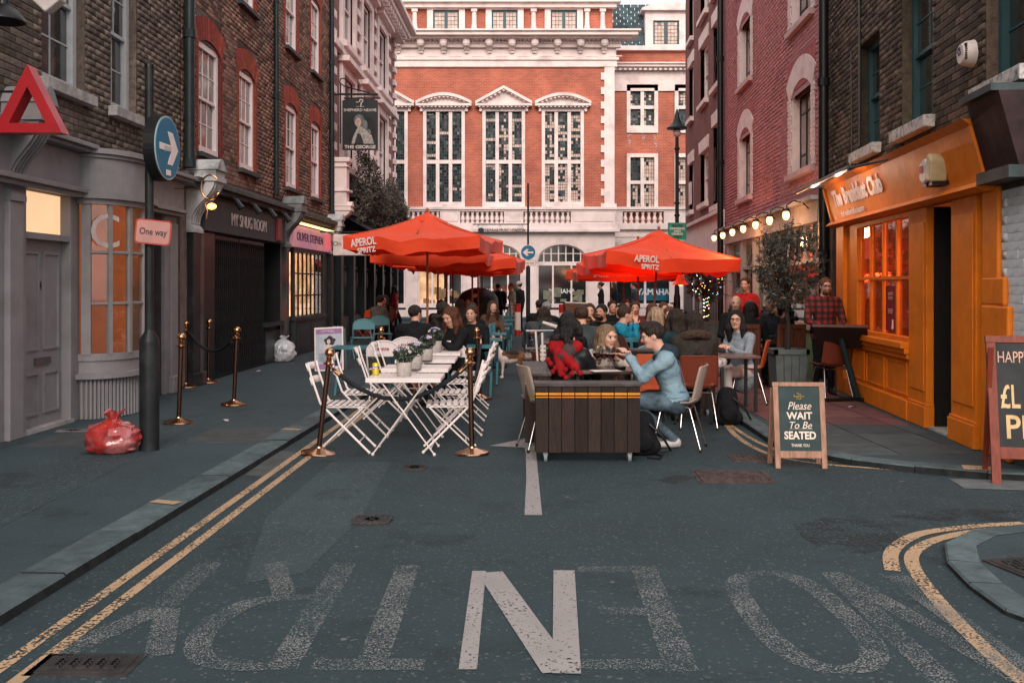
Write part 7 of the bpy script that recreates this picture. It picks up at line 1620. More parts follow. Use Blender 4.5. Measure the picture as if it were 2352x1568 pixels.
# olive trees
OLV = mat('olive_leaf', (.10,.11,.09), .7, var=.3, rnd_amt=.8, col2=(.022,.026,.024)); OLV2 = mat('olive_leaf_dark', (.07,.09,.08), .7, var=.3, rnd_amt=.8, col2=(.012,.018,.018))
BARK = mat('bark', (.05,.045,.042), .9, bump=.8, bscale=30, var=.3)
def olive(loc, hh, cr, cz, label, seed, leafm, n=9000, pot=None, lights=False, elong=2.3):
    t = empty('potted_tree', loc, 0, label, 'tree'); rs = np.random.RandomState(seed); r_ = random.Random(seed)
    b = MB(); pts = [(0,0,pot[2]*.9),(.02,.01,pot[2]+.3),(-.02,.0,pot[2]+.6),(.01,0,cz-cr[2]*.3)]; b.tube(pts, [.04,.032,.028,.022], 9); tr = b.build('trunk', BARK, t, smooth=60)
    b = MB(); tips = []
    for i in range(26):
        a = r_.uniform(0,6.28); e = r_.uniform(-.3,1.4); d = Vector((math.cos(a)*math.cos(e)*cr[0], math.sin(a)*math.cos(e)*cr[1], math.sin(e)*cr[2]))
        st = Vector((0,0,cz-cr[2]*r_.uniform(.3,.9))); en = Vector((0,0,cz))+d*r_.uniform(.75,1.1); mid = (st+en)/2+Vector((r_.uniform(-.05,.05),r_.uniform(-.05,.05),.04)); b.tube([st,mid,en],[.012,.008,.003],5); tips += [mid, en, (mid+en)/2]
    b.build('branches', BARK, t)
    Cn = []
    tw = 700
    for i in range(tw):
        d = rs.normal(size=3); d /= np.linalg.norm(d); rr = rs.uniform(.35,1.0)**.6; o_ = d*rr*np.array(cr)+np.array([0,0,cz]); nn_ = mnoise.noise(Vector(tuple(o_*4.0))+Vector((seed,0,0)))
        if nn_ < -.12 and rs.uniform() < .8: continue
        dirv = d*.7+rs.normal(size=3)*.45+np.array([0,0,.25]); L_ = rs.uniform(.06,.16)*cr[0]/.42; m_ = int(n/tw); s_ = rs.uniform(0,1,m_)[:,None]; Cn.append(o_+dirv*L_*s_+rs.normal(0,.012,(m_,3)))
    C = np.concatenate(Cn); leafcloud('foliage', C, rs.uniform(.007,.012,len(C))*cr[0]/.42, leafm, t, rs, elong)['kind'] = 'stuff'
    w, w2, h = pot; PT = mat('grey_green_planter', (.12,.15,.15), .7, var=.15, dirt=((.06,.075,.075),.5,4))
    nb_ = 4
    b = MB(); b.add([(-w/2+.01,-w/2+.01,0.01),(w/2-.01,-w/2+.01,0.01),(w/2-.01,w/2-.01,0.01),(-w/2+.01,w/2-.01,0.01),(-w2/2+.01,-w2/2+.01,h-.06),(w2/2-.01,-w2/2+.01,h-.06),(w2/2-.01,w2/2-.01,h-.06),(-w2/2+.01,w2/2-.01,h-.06)], [(3,2,1,0),(4,5,6,7),(0,1,5,4),(1,2,6,5),(2,3,7,6),(3,0,4,7)]); pb = b.build('planter', mat('soil', (.02,.016,.013), .9), t)
    for side in range(4):
        M4 = Matrix.Rotation(side*math.pi/2, 4, 'Z')
        for i in range(nb_):
            f0, f1 = i/nb_, (i+1)/nb_; b = MB(M4); g_ = .004; xa0, xa1 = -w/2+w*f0+g_, -w/2+w*f1-g_; xb0, xb1 = -w2/2+w2*f0+g_, -w2/2+w2*f1-g_
            b.add([(xa0,-w/2,.0),(xa1,-w/2,.0),(xb1,-w2/2,h-.07),(xb0,-w2/2,h-.07),(xa0,-w/2+.018,.0),(xa1,-w/2+.018,.0),(xb1,-w2/2+.018,h-.07),(xb0,-w2/2+.018,h-.07)], [(0,1,2,3),(7,6,5,4),(0,3,7,4),(1,5,6,2),(3,2,6,7),(0,4,5,1)]); b.build('board', PT, pb)
        b = MB(M4); b.box(-w2/2-.02,-w2/2-.02,h-.07,w2/2+.02,-w2/2+.03,h); b.build('rim', PT, pb)
    if lights:
        cols = [(1,.12,.05),(.15,.4,1),(1,.6,.15),(.2,.9,.5),(1,.8,.5)]
        for ci, c in enumerate(cols):
            k = MB()
            for i in range(22):
                if i < 12: s_ = r_.uniform(0,1); a = s_*40; k.ball((.06*math.cos(a), .06*math.sin(a), pot[2]+.05+s_*(cz-cr[2]*.8-pot[2])), .009, 6)
                else: d = Vector([r_.gauss(0,1) for _ in range(3)]).normalized(); k.ball((d.x*cr[0]*.8, -abs(d.y)*cr[1]*.9, cz+d.z*cr[2]*.85), .008, 6)
            o = k.build('string_lights', emat('fairy_%d' % ci, c, 4), t); o['kind'] = 'stuff'
    return t
d = 14.35; olive(((1812-CX)*d/F-.02, d, PZ), 2, (.45,.42,.60), 1.78, 'leafy olive tree in a grey-green boarded planter beside the host', 3, OLV, 20000, (.40,.46,.60))
d = 22.3; olive(((1622-CX)*d/F, d, PZ), 2, (.44,.42,.50), 1.62, 'olive tree wound with coloured fairy lights in a tall pale planter', 6, OLV2, 16000, (.5,.62,.72), lights=True)
# ---------------- people and the dog: continuous bodies polygonised from blended limbs ----------------
def surface_nets(vol, org, h):
    s_ = vol < 0; nx, ny, nz = vol.shape
    c = [(i,j,k) for i in (0,1) for j in (0,1) for k in (0,1)]
    cnt = np.zeros((nx-1,ny-1,nz-1), np.int8)
    for (i,j,k) in c: cnt += s_[i:nx-1+i, j:ny-1+j, k:nz-1+k]
    act = (cnt > 0) & (cnt < 8); idx = np.argwhere(act)
    if len(idx) == 0: return np.zeros((0,3)), np.zeros((0,4), int)
    ids = -np.ones(act.shape, np.int64); ids[act] = np.arange(len(idx))
    acc = np.zeros((len(idx),3)); n = np.zeros(len(idx))
    for a in c:
        for ax in range(3):
            if a[ax] == 1: continue
            b = list(a); b[ax] = 1
            va = vol[idx[:,0]+a[0], idx[:,1]+a[1], idx[:,2]+a[2]]; vb = vol[idx[:,0]+b[0], idx[:,1]+b[1], idx[:,2]+b[2]]
            m = (va < 0) != (vb < 0); t = np.where(m, va/np.where(m, va-vb, 1), 0)
            p = np.array(a, float)[None].repeat(len(idx),0); p[:,ax] += t; acc[m] += p[m]; n[m] += 1
    V = (idx+acc/np.maximum(n,1)[:,None])*h+org
    Q = []
    for ax in range(3):
        o1, o2 = [(1,2),(2,0),(0,1)][ax]
        sl = [slice(None)]*3; sl2 = [slice(None)]*3; sl[ax] = slice(0,-1); sl2[ax] = slice(1,None)
        e = s_[tuple(sl)] != s_[tuple(sl2)]; ee = np.argwhere(e); ee = ee[(ee[:,o1] > 0) & (ee[:,o2] > 0) & (ee[:,o1] < vol.shape[o1]-1) & (ee[:,o2] < vol.shape[o2]-1)]
        if not len(ee): continue
        inside = s_[ee[:,0], ee[:,1], ee[:,2]]
        def g(d1, d2): q = ee.copy(); q[:,o1] -= d1; q[:,o2] -= d2; return ids[q[:,0],q[:,1],q[:,2]]
        q = np.stack([g(1,1), g(0,1), g(0,0), g(1,0)],1); q[~inside] = q[~inside][:,::-1]; Q.append(q)
    Q = np.concatenate(Q); Q = Q[(Q >= 0).all(1)]
    return V, Q
class SDF:
    "smoothly blended tapered limbs and ellipsoids; remembers which material is nearest"
    def __init__(s): s.p = []
    def cone(s, a, b, ra, rb, m, k=.02, flat=None): s.p.append(('c', np.array(a,float), np.array(b,float), ra, rb, m, k, flat)); return s
    def ell(s, c, r, m, k=.02, rot=None, cut=False): s.p.append(('e', np.array(c,float), np.array(r,float), rot, None, m, k, cut)); return s
    def mesh(s, name, mats, h=.012, noise=0.0, nscale=9.0, pad=.05, seed=0):
        lo, hi = [], []
        for q in s.p:
            if q[0] == 'c': r = max(q[3],q[4]); lo.append(np.minimum(q[1],q[2])-r); hi.append(np.maximum(q[1],q[2])+r)
            elif not q[7]: r = q[2].max(); lo.append(q[1]-r); hi.append(q[1]+r)
        lo = np.min(lo,0)-pad; hi = np.max(hi,0)+pad; n = np.ceil((hi-lo)/h).astype(int)+1
        vol = np.full(n, .2, np.float32); mid = np.zeros(n, np.int8); best = np.full(n, 9., np.float32)
        ax = [lo[i]+np.arange(n[i])*h for i in range(3)]
        for q in s.p:
            if q[0] == 'c': r = max(q[3],q[4]); a, b = np.minimum(q[1],q[2])-r, np.maximum(q[1],q[2])+r
            else: r = q[2].max(); a, b = q[1]-r, q[1]+r
            i0 = np.clip(np.floor((a-.07-lo)/h).astype(int),0,n-1); i1 = np.clip(np.ceil((b+.07-lo)/h).astype(int)+1,1,n)
            if (i1 <= i0).any(): continue
            X, Y, Zz = np.meshgrid(ax[0][i0[0]:i1[0]], ax[1][i0[1]:i1[1]], ax[2][i0[2]:i1[2]], indexing='ij', sparse=False)
            P = np.stack([X,Y,Zz],-1)
            if q[0] == 'c':
                d = q[2]-q[1]; L2 = max(1e-9, d@d); t = np.clip(((P-q[1])@d)/L2, 0, 1); R_ = q[3]+(q[4]-q[3])*t; D = P-(q[1]+t[...,None]*d)
                if q[7] is not None: D = D/np.array(q[7])
                dist = np.linalg.norm(D,axis=-1)-R_
            else:
                D = P-q[1]
                if q[3] is not None: D = D @ np.array(q[3])
                k0 = np.linalg.norm(D/q[2],axis=-1); dist = (k0-1)*q[2].min()*.9+0*k0
            sl = tuple(slice(i0[i],i1[i]) for i in range(3)); v = vol[sl]; k = q[6]
            if q[0] == 'e' and q[7]:    # carve
                hh = np.clip(.5-.5*(v+dist)/k,0,1); vol[sl] = v*(1-hh)+(-dist)*hh+k*hh*(1-hh); continue
            hh = np.clip(.5+.5*(v-dist)/k,0,1); vol[sl] = v*(1-hh)+dist*hh-k*hh*(1-hh)
            bsl = best[sl]; m = dist < bsl; mid[sl] = np.where(m, q[5], mid[sl]); best[sl] = np.where(m, dist, bsl)
        if noise:
            X, Y, Zz = np.meshgrid(*ax, indexing='ij'); f = nscale; ph = seed*1.7
            w = np.sin(X*f*2.1+1.7*np.sin(Zz*f*1.3+ph)+ph)*np.sin(Zz*f*3.1+1.3*np.sin(Y*f*1.9)+ph)+.6*np.sin(Y*f*3.7+Zz*f*1.1+X*f+ph)
            vol = vol+noise*w*(mid != 0)
        V, Q = surface_nets(vol, lo, h)
        me = bpy.data.meshes.new(name); me.vertices.add(len(V)); me.vertices.foreach_set('co', V.reshape(-1)); me.loops.add(len(Q)*4); me.loops.foreach_set('vertex_index', Q.reshape(-1)); me.polygons.add(len(Q)); me.polygons.foreach_set('loop_start', np.arange(len(Q))*4)
        fc = V[Q].mean(1); gi = np.clip(np.round((fc-lo)/h).astype(int),0,n-1); mi = mid[gi[:,0],gi[:,1],gi[:,2]]
        for m in mats: me.materials.append(m)
        me.polygons.foreach_set('material_index', mi.astype(np.int32)); me.polygons.foreach_set('use_smooth', [True]*len(Q)); me.update(calc_edges=True)
        return me
def rotz(a): c, s_ = math.cos(a), math.sin(a); return np.array([[c,-s_,0],[s_,c,0],[0,0,1]])
def rotx(a): c, s_ = math.cos(a), math.sin(a); return np.array([[1,0,0],[0,c,-s_],[0,s_,c]])
def roty(a): c, s_ = math.cos(a), math.sin(a); return np.array([[c,0,s_],[0,1,0],[-s_,0,c]])
def cloth(name, col, **k): kw = dict(rough=.85, var=.22, vscale=9, bump=.8, bscale=22, spec=.12); kw.update(k); return mat(name, col, **kw)
SK = [mat('skin_%d' % i, c, .5, var=.1, vscale=14, spec=.35) for i, c in enumerate([(.50,.27,.19),(.42,.21,.14),(.26,.12,.075),(.54,.31,.23)])]
LIP = mat('lips', (.34,.13,.11), .5); EYEW = mat('eye_white', (.30,.24,.22), .5); EYEB = mat('eye_dark', (.012,.010,.010), .25)
HAIR = {k: mat('hair_'+k, c, .5, var=.45, vscale=18, stretch=(3,3,.5), bump=.8, bscale=55, spec=.3) for k, c in dict(black=(.010,.009,.009), dark=(.030,.018,.013), brown=(.065,.032,.018), auburn=(.13,.045,.02), blonde=(.30,.19,.11), pale=(.55,.38,.26), grey=(.20,.19,.18), ginger=(.22,.09,.04)).items()}
def ik(a, c, l1, l2, pole):
    a, c, pole = np.array(a,float), np.array(c,float), np.array(pole,float); d = c-a; L = np.linalg.norm(d); L2 = min(L, (l1+l2)*.995); u = d/max(L,1e-6); c = a+u*L2
    x = (l1*l1-l2*l2+L2*L2)/(2*L2); hgt = math.sqrt(max(0, l1*l1-x*x)); p = pole-u*(pole@u); p = p/max(1e-6,np.linalg.norm(p)); return a+u*x+p*hgt, c
def hand(S, w, d, palm, m, side, curl=.5, sc=1.0, fine=True):
    "palm, four unequal curling fingers, thumb from the side near the wrist"
    d = np.array(d,float); d /= np.linalg.norm(d); palm = np.array(palm,float); palm -= d*(palm@d); palm /= max(1e-6,np.linalg.norm(palm)); lat = np.cross(d, palm)*side
    w = np.array(w,float); c = w+d*.045*sc
    S.ell(w+d*.045*sc, (.022*sc,.022*sc,.022*sc), m, .02); 
    for j in (-.022,.0,.022): S.cone(w+d*.01*sc+lat*j*.6*sc, w+d*.085*sc+lat*j*sc, .015*sc, .013*sc, m, .012)
    for i, (off, L) in enumerate(((.030,.070),(.010,.078),(-.010,.072),(-.029,.056))):
        a = w+d*.085*sc+lat*off*sc; cc = curl+.08*i; d1 = d*math.cos(cc*.6)+palm*math.sin(cc*.6); d2 = d*math.cos(cc*1.6)+palm*math.sin(cc*1.6); b = a+d1*L*.5*sc; e = b+d2*L*.5*sc
        S.cone(a, b, .0095*sc, .0088*sc, m, .004); S.cone(b, e, .0088*sc, .0075*sc, m, .004)
    a = w+d*.02*sc+lat*.022*sc; b = a+(d*.5+lat*.8+palm*.3)*.038*sc; e = b+(d*.9+lat*.1+palm*.35)*.034*sc; S.cone(a, b, .014*sc, .011*sc, m, .008); S.cone(b, e, .011*sc, .009*sc, m, .004)
def person(loc, rz, label, pose='sit', top=None, legs=None, shoes=None, skin=0, hair=('short','dark'), seat=.45, height=1.0, lean=0.0, yaw=0.0, pitch=0.0, hl=None, hr=None, h=.016, female=False, bulk=1.0, scarf=None, glasses=False, beard=None, hood=None, hat=None, coat_len=0.0, sleeve_cuff=True, group=None, feet=None, twist=0.0, noise=.004, seed=0, name='person', bare=False, fine_head=None, collar=None, legdir=0.0, nolegs=False):
    """local +y is forward, +x the person's right ... materials: 0 skin 1 top 2 legs 3 shoes 4 lips 5 eye white 6 eye dark 7 beard 8 inner"""
    t = empty(name, loc, rz, label, 'person', group); t.scale = (height,)*3
    Tm = top or cloth('navy_coat', (.015,.018,.025)); Lm = legs or cloth('dark_trousers', (.012,.013,.016)); Sm = shoes or mat('dark_shoes', (.02,.018,.018), .5)
    S = SDF(); fem = 1 if female else 0
    if pose == 'sit': hip = np.array([0, -.02, seat+.09])
    else: hip = np.array([0, 0, .93])
    Rl = rotx(-lean) @ rotz(twist)      # lean forward
    def tor(p): return hip+rotz(twist) @ (rotx(-lean) @ np.array(p,float))
    sw = (.165 if female else .19)*bulk
    # torso
    S.cone(hip+[-.065,0,.0], hip+[.065,0,.0], .115*bulk, .115*bulk, 2 if pose != 'sit' else 2, .05, (1,.92,1))
    S.cone(tor([0,0,.06]), tor([0,.0,.24]), .125*bulk, .125*bulk, 1, .06, (1.12,.85,1))
    S.cone(tor([-.06,.0,.33]), tor([.06,.0,.33]), .125*bulk, .125*bulk, 1, .06, (1,.82,1.0))
    S.cone(tor([-sw*.8,-.005,.435]), tor([sw*.8,-.005,.435]), .068*bulk, .068*bulk, 1, .05)
    if female: S.ell(tor([.065,.085,.30]), (.065,.06,.065), 1, .04); S.ell(tor([-.065,.085,.30]), (.065,.06,.065), 1, .04)
    if pose == 'sit' and not coat_len: S.cone(tor([-.02,.0,.035]), tor([.02,0,.035]), .142*bulk, .142*bulk, 1, .012, (1.1,.9,.6))
    if coat_len: S.cone(hip+[0,.0,.05], hip+[0,0,-coat_len], .15*bulk, .17*bulk, 1, .05, (1,.8,1))
    nk0, nk1 = tor([0,-.005,.46]), tor([0,.02,.555])
    S.cone(nk0, nk1, .058, .052, 0, .03)
    if collar is not False: S.cone(tor([0,-.01,.455]), tor([0,.0,.485]), .082, .066, 1, .03)
    # head
    Hc = tor([0,.045,.655]); Rh = rotz(yaw) @ rotx(-pitch)
    def hp(p): return Hc+Rh @ np.array(p,float)
    S.ell(hp([0,-.012,.022]), (.076,.096,.092), 0, .02, Rh); S.ell(hp([0,.022,-.030]), (.060,.070,.082), 0, .03, Rh); S.ell(hp([0,.060,-.085]), (.030,.026,.024), 0, .03, Rh)
    S.cone(nk1, hp([0,-.015,-.03]), .053, .05, 0, .03)
    hs = fine_head or h
    S.cone(hp([0,.086,.018]), hp([0,.104,-.018]), .008, .0125, 0, .014); S.ell(hp([0,.098,-.022]), (.018,.012,.011), 0, .010, Rh)
    for s_ in (-1, 1):
        S.ell(hp([s_*.032,.088,.012]), (.018,.014,.012), 0, .012, Rh, cut=True); S.ell(hp([s_*.030,.084,.035]), (.024,.012,.009), 0, .014, Rh)
        S.ell(hp([s_*.036,.066,-.02]), (.022,.020,.020), 0, .02, Rh); S.ell(hp([s_*.078,-.010,-.002]), (.010,.020,.032), 0, .008, Rh)
        S.ell(hp([s_*.031,.078,.010]), (.013,.0115,.0065), 5, .003, Rh); S.ell(hp([s_*.031,.086,.010]), (.0085,.0075,.0075), 6, .002, Rh)
        S.ell(hp([s_*.032,.085,.036]), (.022,.008,.005), 7, .004, Rh)
    S.ell(hp([0,.089,-.052]), (.020,.010,.005), 4, .005, Rh); S.ell(hp([0,.088,-.060]), (.016,.009,.0045), 4, .005, Rh)
    if beard: S.ell(hp([0,.052,-.078]), (.052,.048,.042), 7, .02, Rh); S.ell(hp([0,.086,-.040]), (.028,.013,.007), 7, .006, Rh)
    # arms
    ua, fa = .285*(.94 if female else 1), .255*(.94 if female else 1)
    for s_, tg in ((1, hr), (-1, hl)):
        sh_ = tor([s_*sw,-.01,.425])
        if tg is None: tg = (s_*.24,.02,.62-.93+hip[2]+.0) if pose != 'sit' else (s_*.12,.34,seat+.20)
        pole = (s_*.5,-.55,-.5) if len(tg) < 6 else tg[3:6]
        el, wr = ik(sh_, tg[:3], ua, fa, pole)
        S.cone(sh_, el, .060*bulk, .050*bulk, 1, .035); S.cone(el, wr, .049*bulk, .035*bulk, 1, .02)
        fd = (wr-el)/np.linalg.norm(wr-el); S.cone(wr-fd*.035, wr-fd*.01, .042*bulk, .041*bulk, 1, .006); S.cone(wr-fd*.02, wr+fd*.02, .026, .025, 0, .006)
        palm = np.array([-s_*.8,0,-.3]) if pose != 'sit' else np.array([-s_*.3,.1,-1.0])
        hand(S, wr+fd*.015, fd+np.array([0,0,-.05]), palm, 0, -s_, .55)
    # legs
    if not nolegs:
        for s_ in (1, -1):
            if pose == 'sit':
                Rg = rotz(legdir); hj = hip+[s_*.085,0,-.01]; kn = hip+Rg@np.array([s_*.12,.43,.0])+[0,0,.0]; an = hip*[1,1,0]+Rg@np.array([s_*.13,.44+(.04*s_),0])+[0,0,.085]
                if feet: an = np.array([feet[0]+s_*.09, feet[1]+s_*.03, .085])
            elif pose == 'stand':
                hj = hip+[s_*.085,0,-.03]; kn = np.array([s_*.10,.03,.50]); an = np.array([s_*.11,-.02,.085])
            else:
                hj = hip+[s_*.08,0,-.03]; kn = np.array([s_*.085,.10+.10*s_,.50]); an = np.array([s_*.08,.22*s_-.03,.09+(.05 if s_ < 0 else 0)])
            S.cone(hj, kn, .086*bulk, .060*bulk, 2, .03); S.cone(kn, an, .060, .042, 2, .02)
            fdv = rotz(legdir)@np.array([0,1,0]) if pose == 'sit' else np.array([0,1,0])
            S.cone(an+[0,0,-.03]-fdv*.03, an+fdv*.13+[0,0,-.05], .042, .033, 3, .02, (1,1,.95)); S.cone(an+[0,0,-.05]-fdv*.045, an+fdv*.14+[0,0,-.058], .027, .027, 3, .015)
    me = S.mesh('body', [SK[skin], Tm, Lm, Sm, LIP, EYEW, EYEB, HAIR[beard or hair[1]], Tm], h, noise, 9.0, seed=seed)
    link('body', me, t)
    # hair
    kind, hc = hair
    if kind != 'bald':
        G = SDF(); hh = max(.010, h*.8)
        G.ell(hp([0,-.024,.036]), (.090,.108,.098), 0, .03, Rh)
        if kind in ('long','wavy','bob'):
            Lh = {'long':.30,'wavy':.30,'bob':.13}[kind]
            for s_ in (-1, 1):
                a_ = hp([s_*.076,.0,.02]); b_ = hp([s_*.092,.022,-.10]); c_ = tor([s_*.105,.05,.655-.09-Lh])
                G.cone(a_, b_, .034, .036, 0, .03); 
                if kind != 'bob': G.cone(b_, c_, .040, .028, 0, .03)
            G.cone(hp([0,-.075,.02]), hp([0,-.085,-.13]), .075, .072, 0, .04, (1.15,.8,1))
            if kind != 'bob': G.cone(hp([0,-.085,-.10]), tor([0,-.115,.655-.06-Lh]), .078, .05, 0, .04, (1.2,.6,1))
        if kind == 'curly': 
            rs_ = np.random.RandomState(seed+3)
            for i in range(26): d_ = rs_.normal(size=3); d_ /= np.linalg.norm(d_); d_[1] = min(d_[1], .25); G.ell(hp(np.array([0,-.03,.01])+d_*np.array([.10,.11,.11])), (.038,.038,.038), 0, .015)
            for i in range(14): G.ell(tor([rs_.uniform(-.12,.12), rs_.uniform(-.13,-.04), rs_.uniform(.38,.60)]), (.04,.04,.04), 0, .02)
        if kind == 'bun': G.ell(hp([0,-.13,.06]), (.042,.042,.042), 0, .015)
        if kind == 'quiff': G.ell(hp([0,.045,.105]), (.060,.050,.034), 0, .03, Rh); G.ell(hp([.02,.0,.115]), (.06,.06,.03), 0, .03, Rh)
        G.ell(hp([0,.094,-.020]), (.062 if kind not in ('long','wavy') else .056,.085,.094), 0, .012, Rh, cut=True)
        if kind in ('short','quiff','bun'):
            G.ell(hp([0,.05,-.11]), (.14,.15,.075), 0, .02, Rh, cut=True); 
            for s_ in (-1,1): G.ell(hp([s_*.092,.0,-.015]), (.02,.03,.038), 0, .01, Rh, cut=True)
        if kind == 'short': G.ell(hp([0,-.05,-.13]), (.14,.13,.07), 0, .02, Rh, cut=True)
        link('hair', G.mesh('hair', [HAIR[hc]], hh, 0.0, pad=.03), t).data.materials
        hm = t.children
        ob = KIDS[t.name][-1]; me_ = ob.data; co = np.empty(len(me_.vertices)*3); me_.vertices.foreach_get('co', co); co = co.reshape(-1,3); r_ = co-Hc; an = np.arctan2(r_[:,0], r_[:,1]); f_ = (np.sin(an*23+co[:,2]*9+seed)+.6*np.sin(an*41+co[:,2]*25)+.5*np.sin(co[:,2]*45+an*5)*(kind in ('wavy','curly')))*.0032*(1.6 if kind in ('wavy','curly') else 1); l_ = np.linalg.norm(r_,axis=1)[:,None]; co += r_/l_*f_[:,None]; me_.vertices.foreach_set('co', co.reshape(-1)); me_.update()
    if hood:
        G = SDF(); n = 20
        for i in range(n): a = math.pi*2*i/n; G.ell(tor([.135*math.cos(a),-.02+.10*math.sin(a)-.02,.47+.035*math.sin(a)*-1]), (.052,.052,.05), 0, .02)
        ob = link('hood_trim', G.mesh('hood_trim', [hood], .014, .010, 30), t)
    if hat: G = SDF(); G.ell(hp([0,-.015,.055]), (.098,.112,.095), 0, .02, Rh); G.ell(hp([0,.09,-.02]), (.09,.09,.075), 0, .01, Rh, cut=True); link('hat', G.mesh('hat', [hat], .014), t)
    if glasses:
        b = MB(); 
        for s_ in (-1, 1): b.tube([tuple(hp([s_*.034+.024*math.cos(a), .104-.006*abs(math.cos(a)), .010+.019*math.sin(a)])) for a in [2*math.pi*i/12 for i in range(13)]], .0030, 5); b.tube([tuple(hp([s_*.058,.098,.014])), tuple(hp([s_*.080,.0,.01]))], .0025, 4)
        b.tube([tuple(hp([-.010,.106,.014])), tuple(hp([.010,.106,.014]))], .0028, 4); b.build('glasses', mat('black_frames', (.01,.01,.01), .3), t)
    return t, hp, tor, hip
DEN = cloth('pale_denim', (.21,.31,.37), bump=1.0, bscale=20, vscale=6, var=.3, col2=(.12,.20,.25)); DEN2 = cloth('washed_jeans', (.10,.15,.19), var=.4, bump=.5)
BLK = cloth('black_cloth', (.010,.011,.013)); LEA = mat('black_leather', (.012,.014,.017), .4, var=.3, bump=.3, bscale=30)
OLI = cloth('olive_parka', (.035,.030,.026)); CREAM = cloth('cream_jumper', (.48,.42,.38)); GRYC = cloth('grey_wool_coat', (.26,.31,.36), vscale=60, var=.3)
CYAN = cloth('bright_blue_puffer', (.01,.23,.36), rough=.45); GPUF = cloth('charcoal_puffer', (.035,.045,.05), rough=.5)
REDC = cloth('red_coat', (.30,.02,.02)); KHA = cloth('khaki_jacket', (.20,.18,.15)); MAR = cloth('maroon_cloth', (.10,.02,.018)); TEA = cloth('dark_teal_jacket', (.012,.04,.05)); ORG = cloth('orange_jacket', (.45,.10,.03)); BRW = cloth('brown_jumper', (.09,.045,.03)); GRN = cloth('grey_beanie', (.22,.22,.24))
def plaid():
    m = bpy.data.materials.new('red_plaid'); m.use_nodes = True; N, L = nodes(m); p = N['Principled BSDF']; p.inputs['Roughness'].default_value = .9
    tc = N.new('ShaderNodeTexCoord'); sx = N.new('ShaderNodeSeparateXYZ'); L.new(tc.outputs['Object'], sx.inputs[0]); outs = []
    for ax, sc in ((0, 11.5), (2, 11.5), (1, 11.5)):
        a = N.new('ShaderNodeMath'); a.operation = 'MULTIPLY'; a.inputs[1].default_value = sc; L.new(sx.outputs[ax], a.inputs[0]); b = N.new('ShaderNodeMath'); b.operation = 'FRACT'; L.new(a.outputs[0], b.inputs[0]); c = N.new('ShaderNodeMath'); c.operation = 'GREATER_THAN'; c.inputs[1].default_value = .52; L.new(b.outputs[0], c.inputs[0]); outs.append(c)
    a = N.new('ShaderNodeMath'); a.operation = 'ADD'; L.new(outs[0].outputs[0], a.inputs[0]); L.new(outs[1].outputs[0], a.inputs[1]); d = N.new('ShaderNodeMath'); d.operation = 'MULTIPLY'; d.inputs[1].default_value = .5; L.new(a.outputs[0], d.inputs[0])
    r = N.new('ShaderNodeValToRGB'); r.color_ramp.interpolation = 'CONSTANT'; e = r.color_ramp.elements; e[0].color = (.20,.014,.014,1); e[1].position = .75; e[1].color = (.010,.008,.009,1); k = e.new(.4); k.color = (.055,.010,.011,1)
    L.new(d.outputs[0], r.inputs[0]); L.new(r.outputs[0], p.inputs[0]); MATS['red_plaid'] = m; return m
PLD = plaid()
def at(x, d, z=0): return ((x-CX)*d/F, d, z)
def facing(deg): return R(deg)   # 0 faces away up the street, 180 faces the camera, 90 faces left, -90 right
SC = 'people seated at the cafe tables'
# --- foreground group at the wine table
Mn, hp, tor, hip = person((1.55, 9.56, 0), facing(88), 'young man with dark quiff in a pale denim jacket sitting side on', top=DEN, legs=DEN2, shoes=mat('white_trainer', (.55,.53,.52), .6), skin=3, hair=('quiff','dark'), h=.0085, lean=R(16), pitch=R(14), hr=(.05,.40,.86,.6,-.5,-.6), hl=(-.03,.43,.88,-.5,-.4,-.7), seat=.37, noise=.005, bulk=1.1, seed=2, feet=(.14,.02))
G = SDF(); G.cone(tor([-.07,-.05,.50]), tor([.07,-.05,.50]), .055, .055, 0, .03); G.cone(tor([-.09,-.01,.49]), tor([-.03,.07,.45]), .035, .028, 0, .03); G.cone(tor([.09,-.01,.49]), tor([.03,.07,.45]), .035, .028, 0, .03); G.ell(tor([0,-.11,.44]), (.10,.05,.08), 0, .04)
link('hood', G.mesh('hood', [cloth('navy_hoodie', (.02,.035,.045))], .010, .003, 14), Mn)
b = MB()
for i in range(3): b.box(.225+.0,.02+i*.028,.055+i*.006,.232,.034+i*.028,.11+i*.006); b.box(.045+.0,-.02+i*.028,.055+i*.006,.05,-.006+i*.028,.11+i*.006)
b.build('shoe_stripes', BLKS := mat('black_stripe', (.01,.01,.01), .5), Mn)
b = MB(); yk = []; b.tube([tuple(tor([-.16,-.118,.37])), tuple(tor([0,-.128,.375])), tuple(tor([.16,-.118,.37]))], .004, 5); b.tube([tuple(tor([-.09,-.125,.36])), tuple(tor([-.07,-.12,.08]))], .003, 4); b.tube([tuple(tor([.09,-.125,.36])), tuple(tor([.07,-.12,.08]))], .003, 4); b.build('jacket_seams', mat('denim_seam', (.10,.17,.21), .8), Mn)
G = SDF(); G.cone(tor([-.03,.0,.01]), tor([.03,0,.01]), .128, .128, 0, .02, (1.1,.93,.42)); link('undershirt_hem', G.mesh('undershirt_hem', [BLK], .010, .003, 12), Mn)
G = SDF(); G.cone(tor([-.03,.0,.055]), tor([.03,0,.055]), .152, .152, 0, .02, (1.12,.93,.30)); link('waistband', G.mesh('waistband', [DEN], .010), Mn)
Bw, hp, tor, hip = person((.98, 10.62, 0), facing(184), 'blonde woman in a cream top leaning over the wine glasses', top=CREAM, legs=BLK, skin=3, hair=('long','blonde'), h=.0095, lean=R(20), yaw=R(28), pitch=R(6), female=True, hr=(.02,.34,.78), hl=(-.10,.33,.78), seat=.34, noise=.0025, seed=4, bulk=.95)
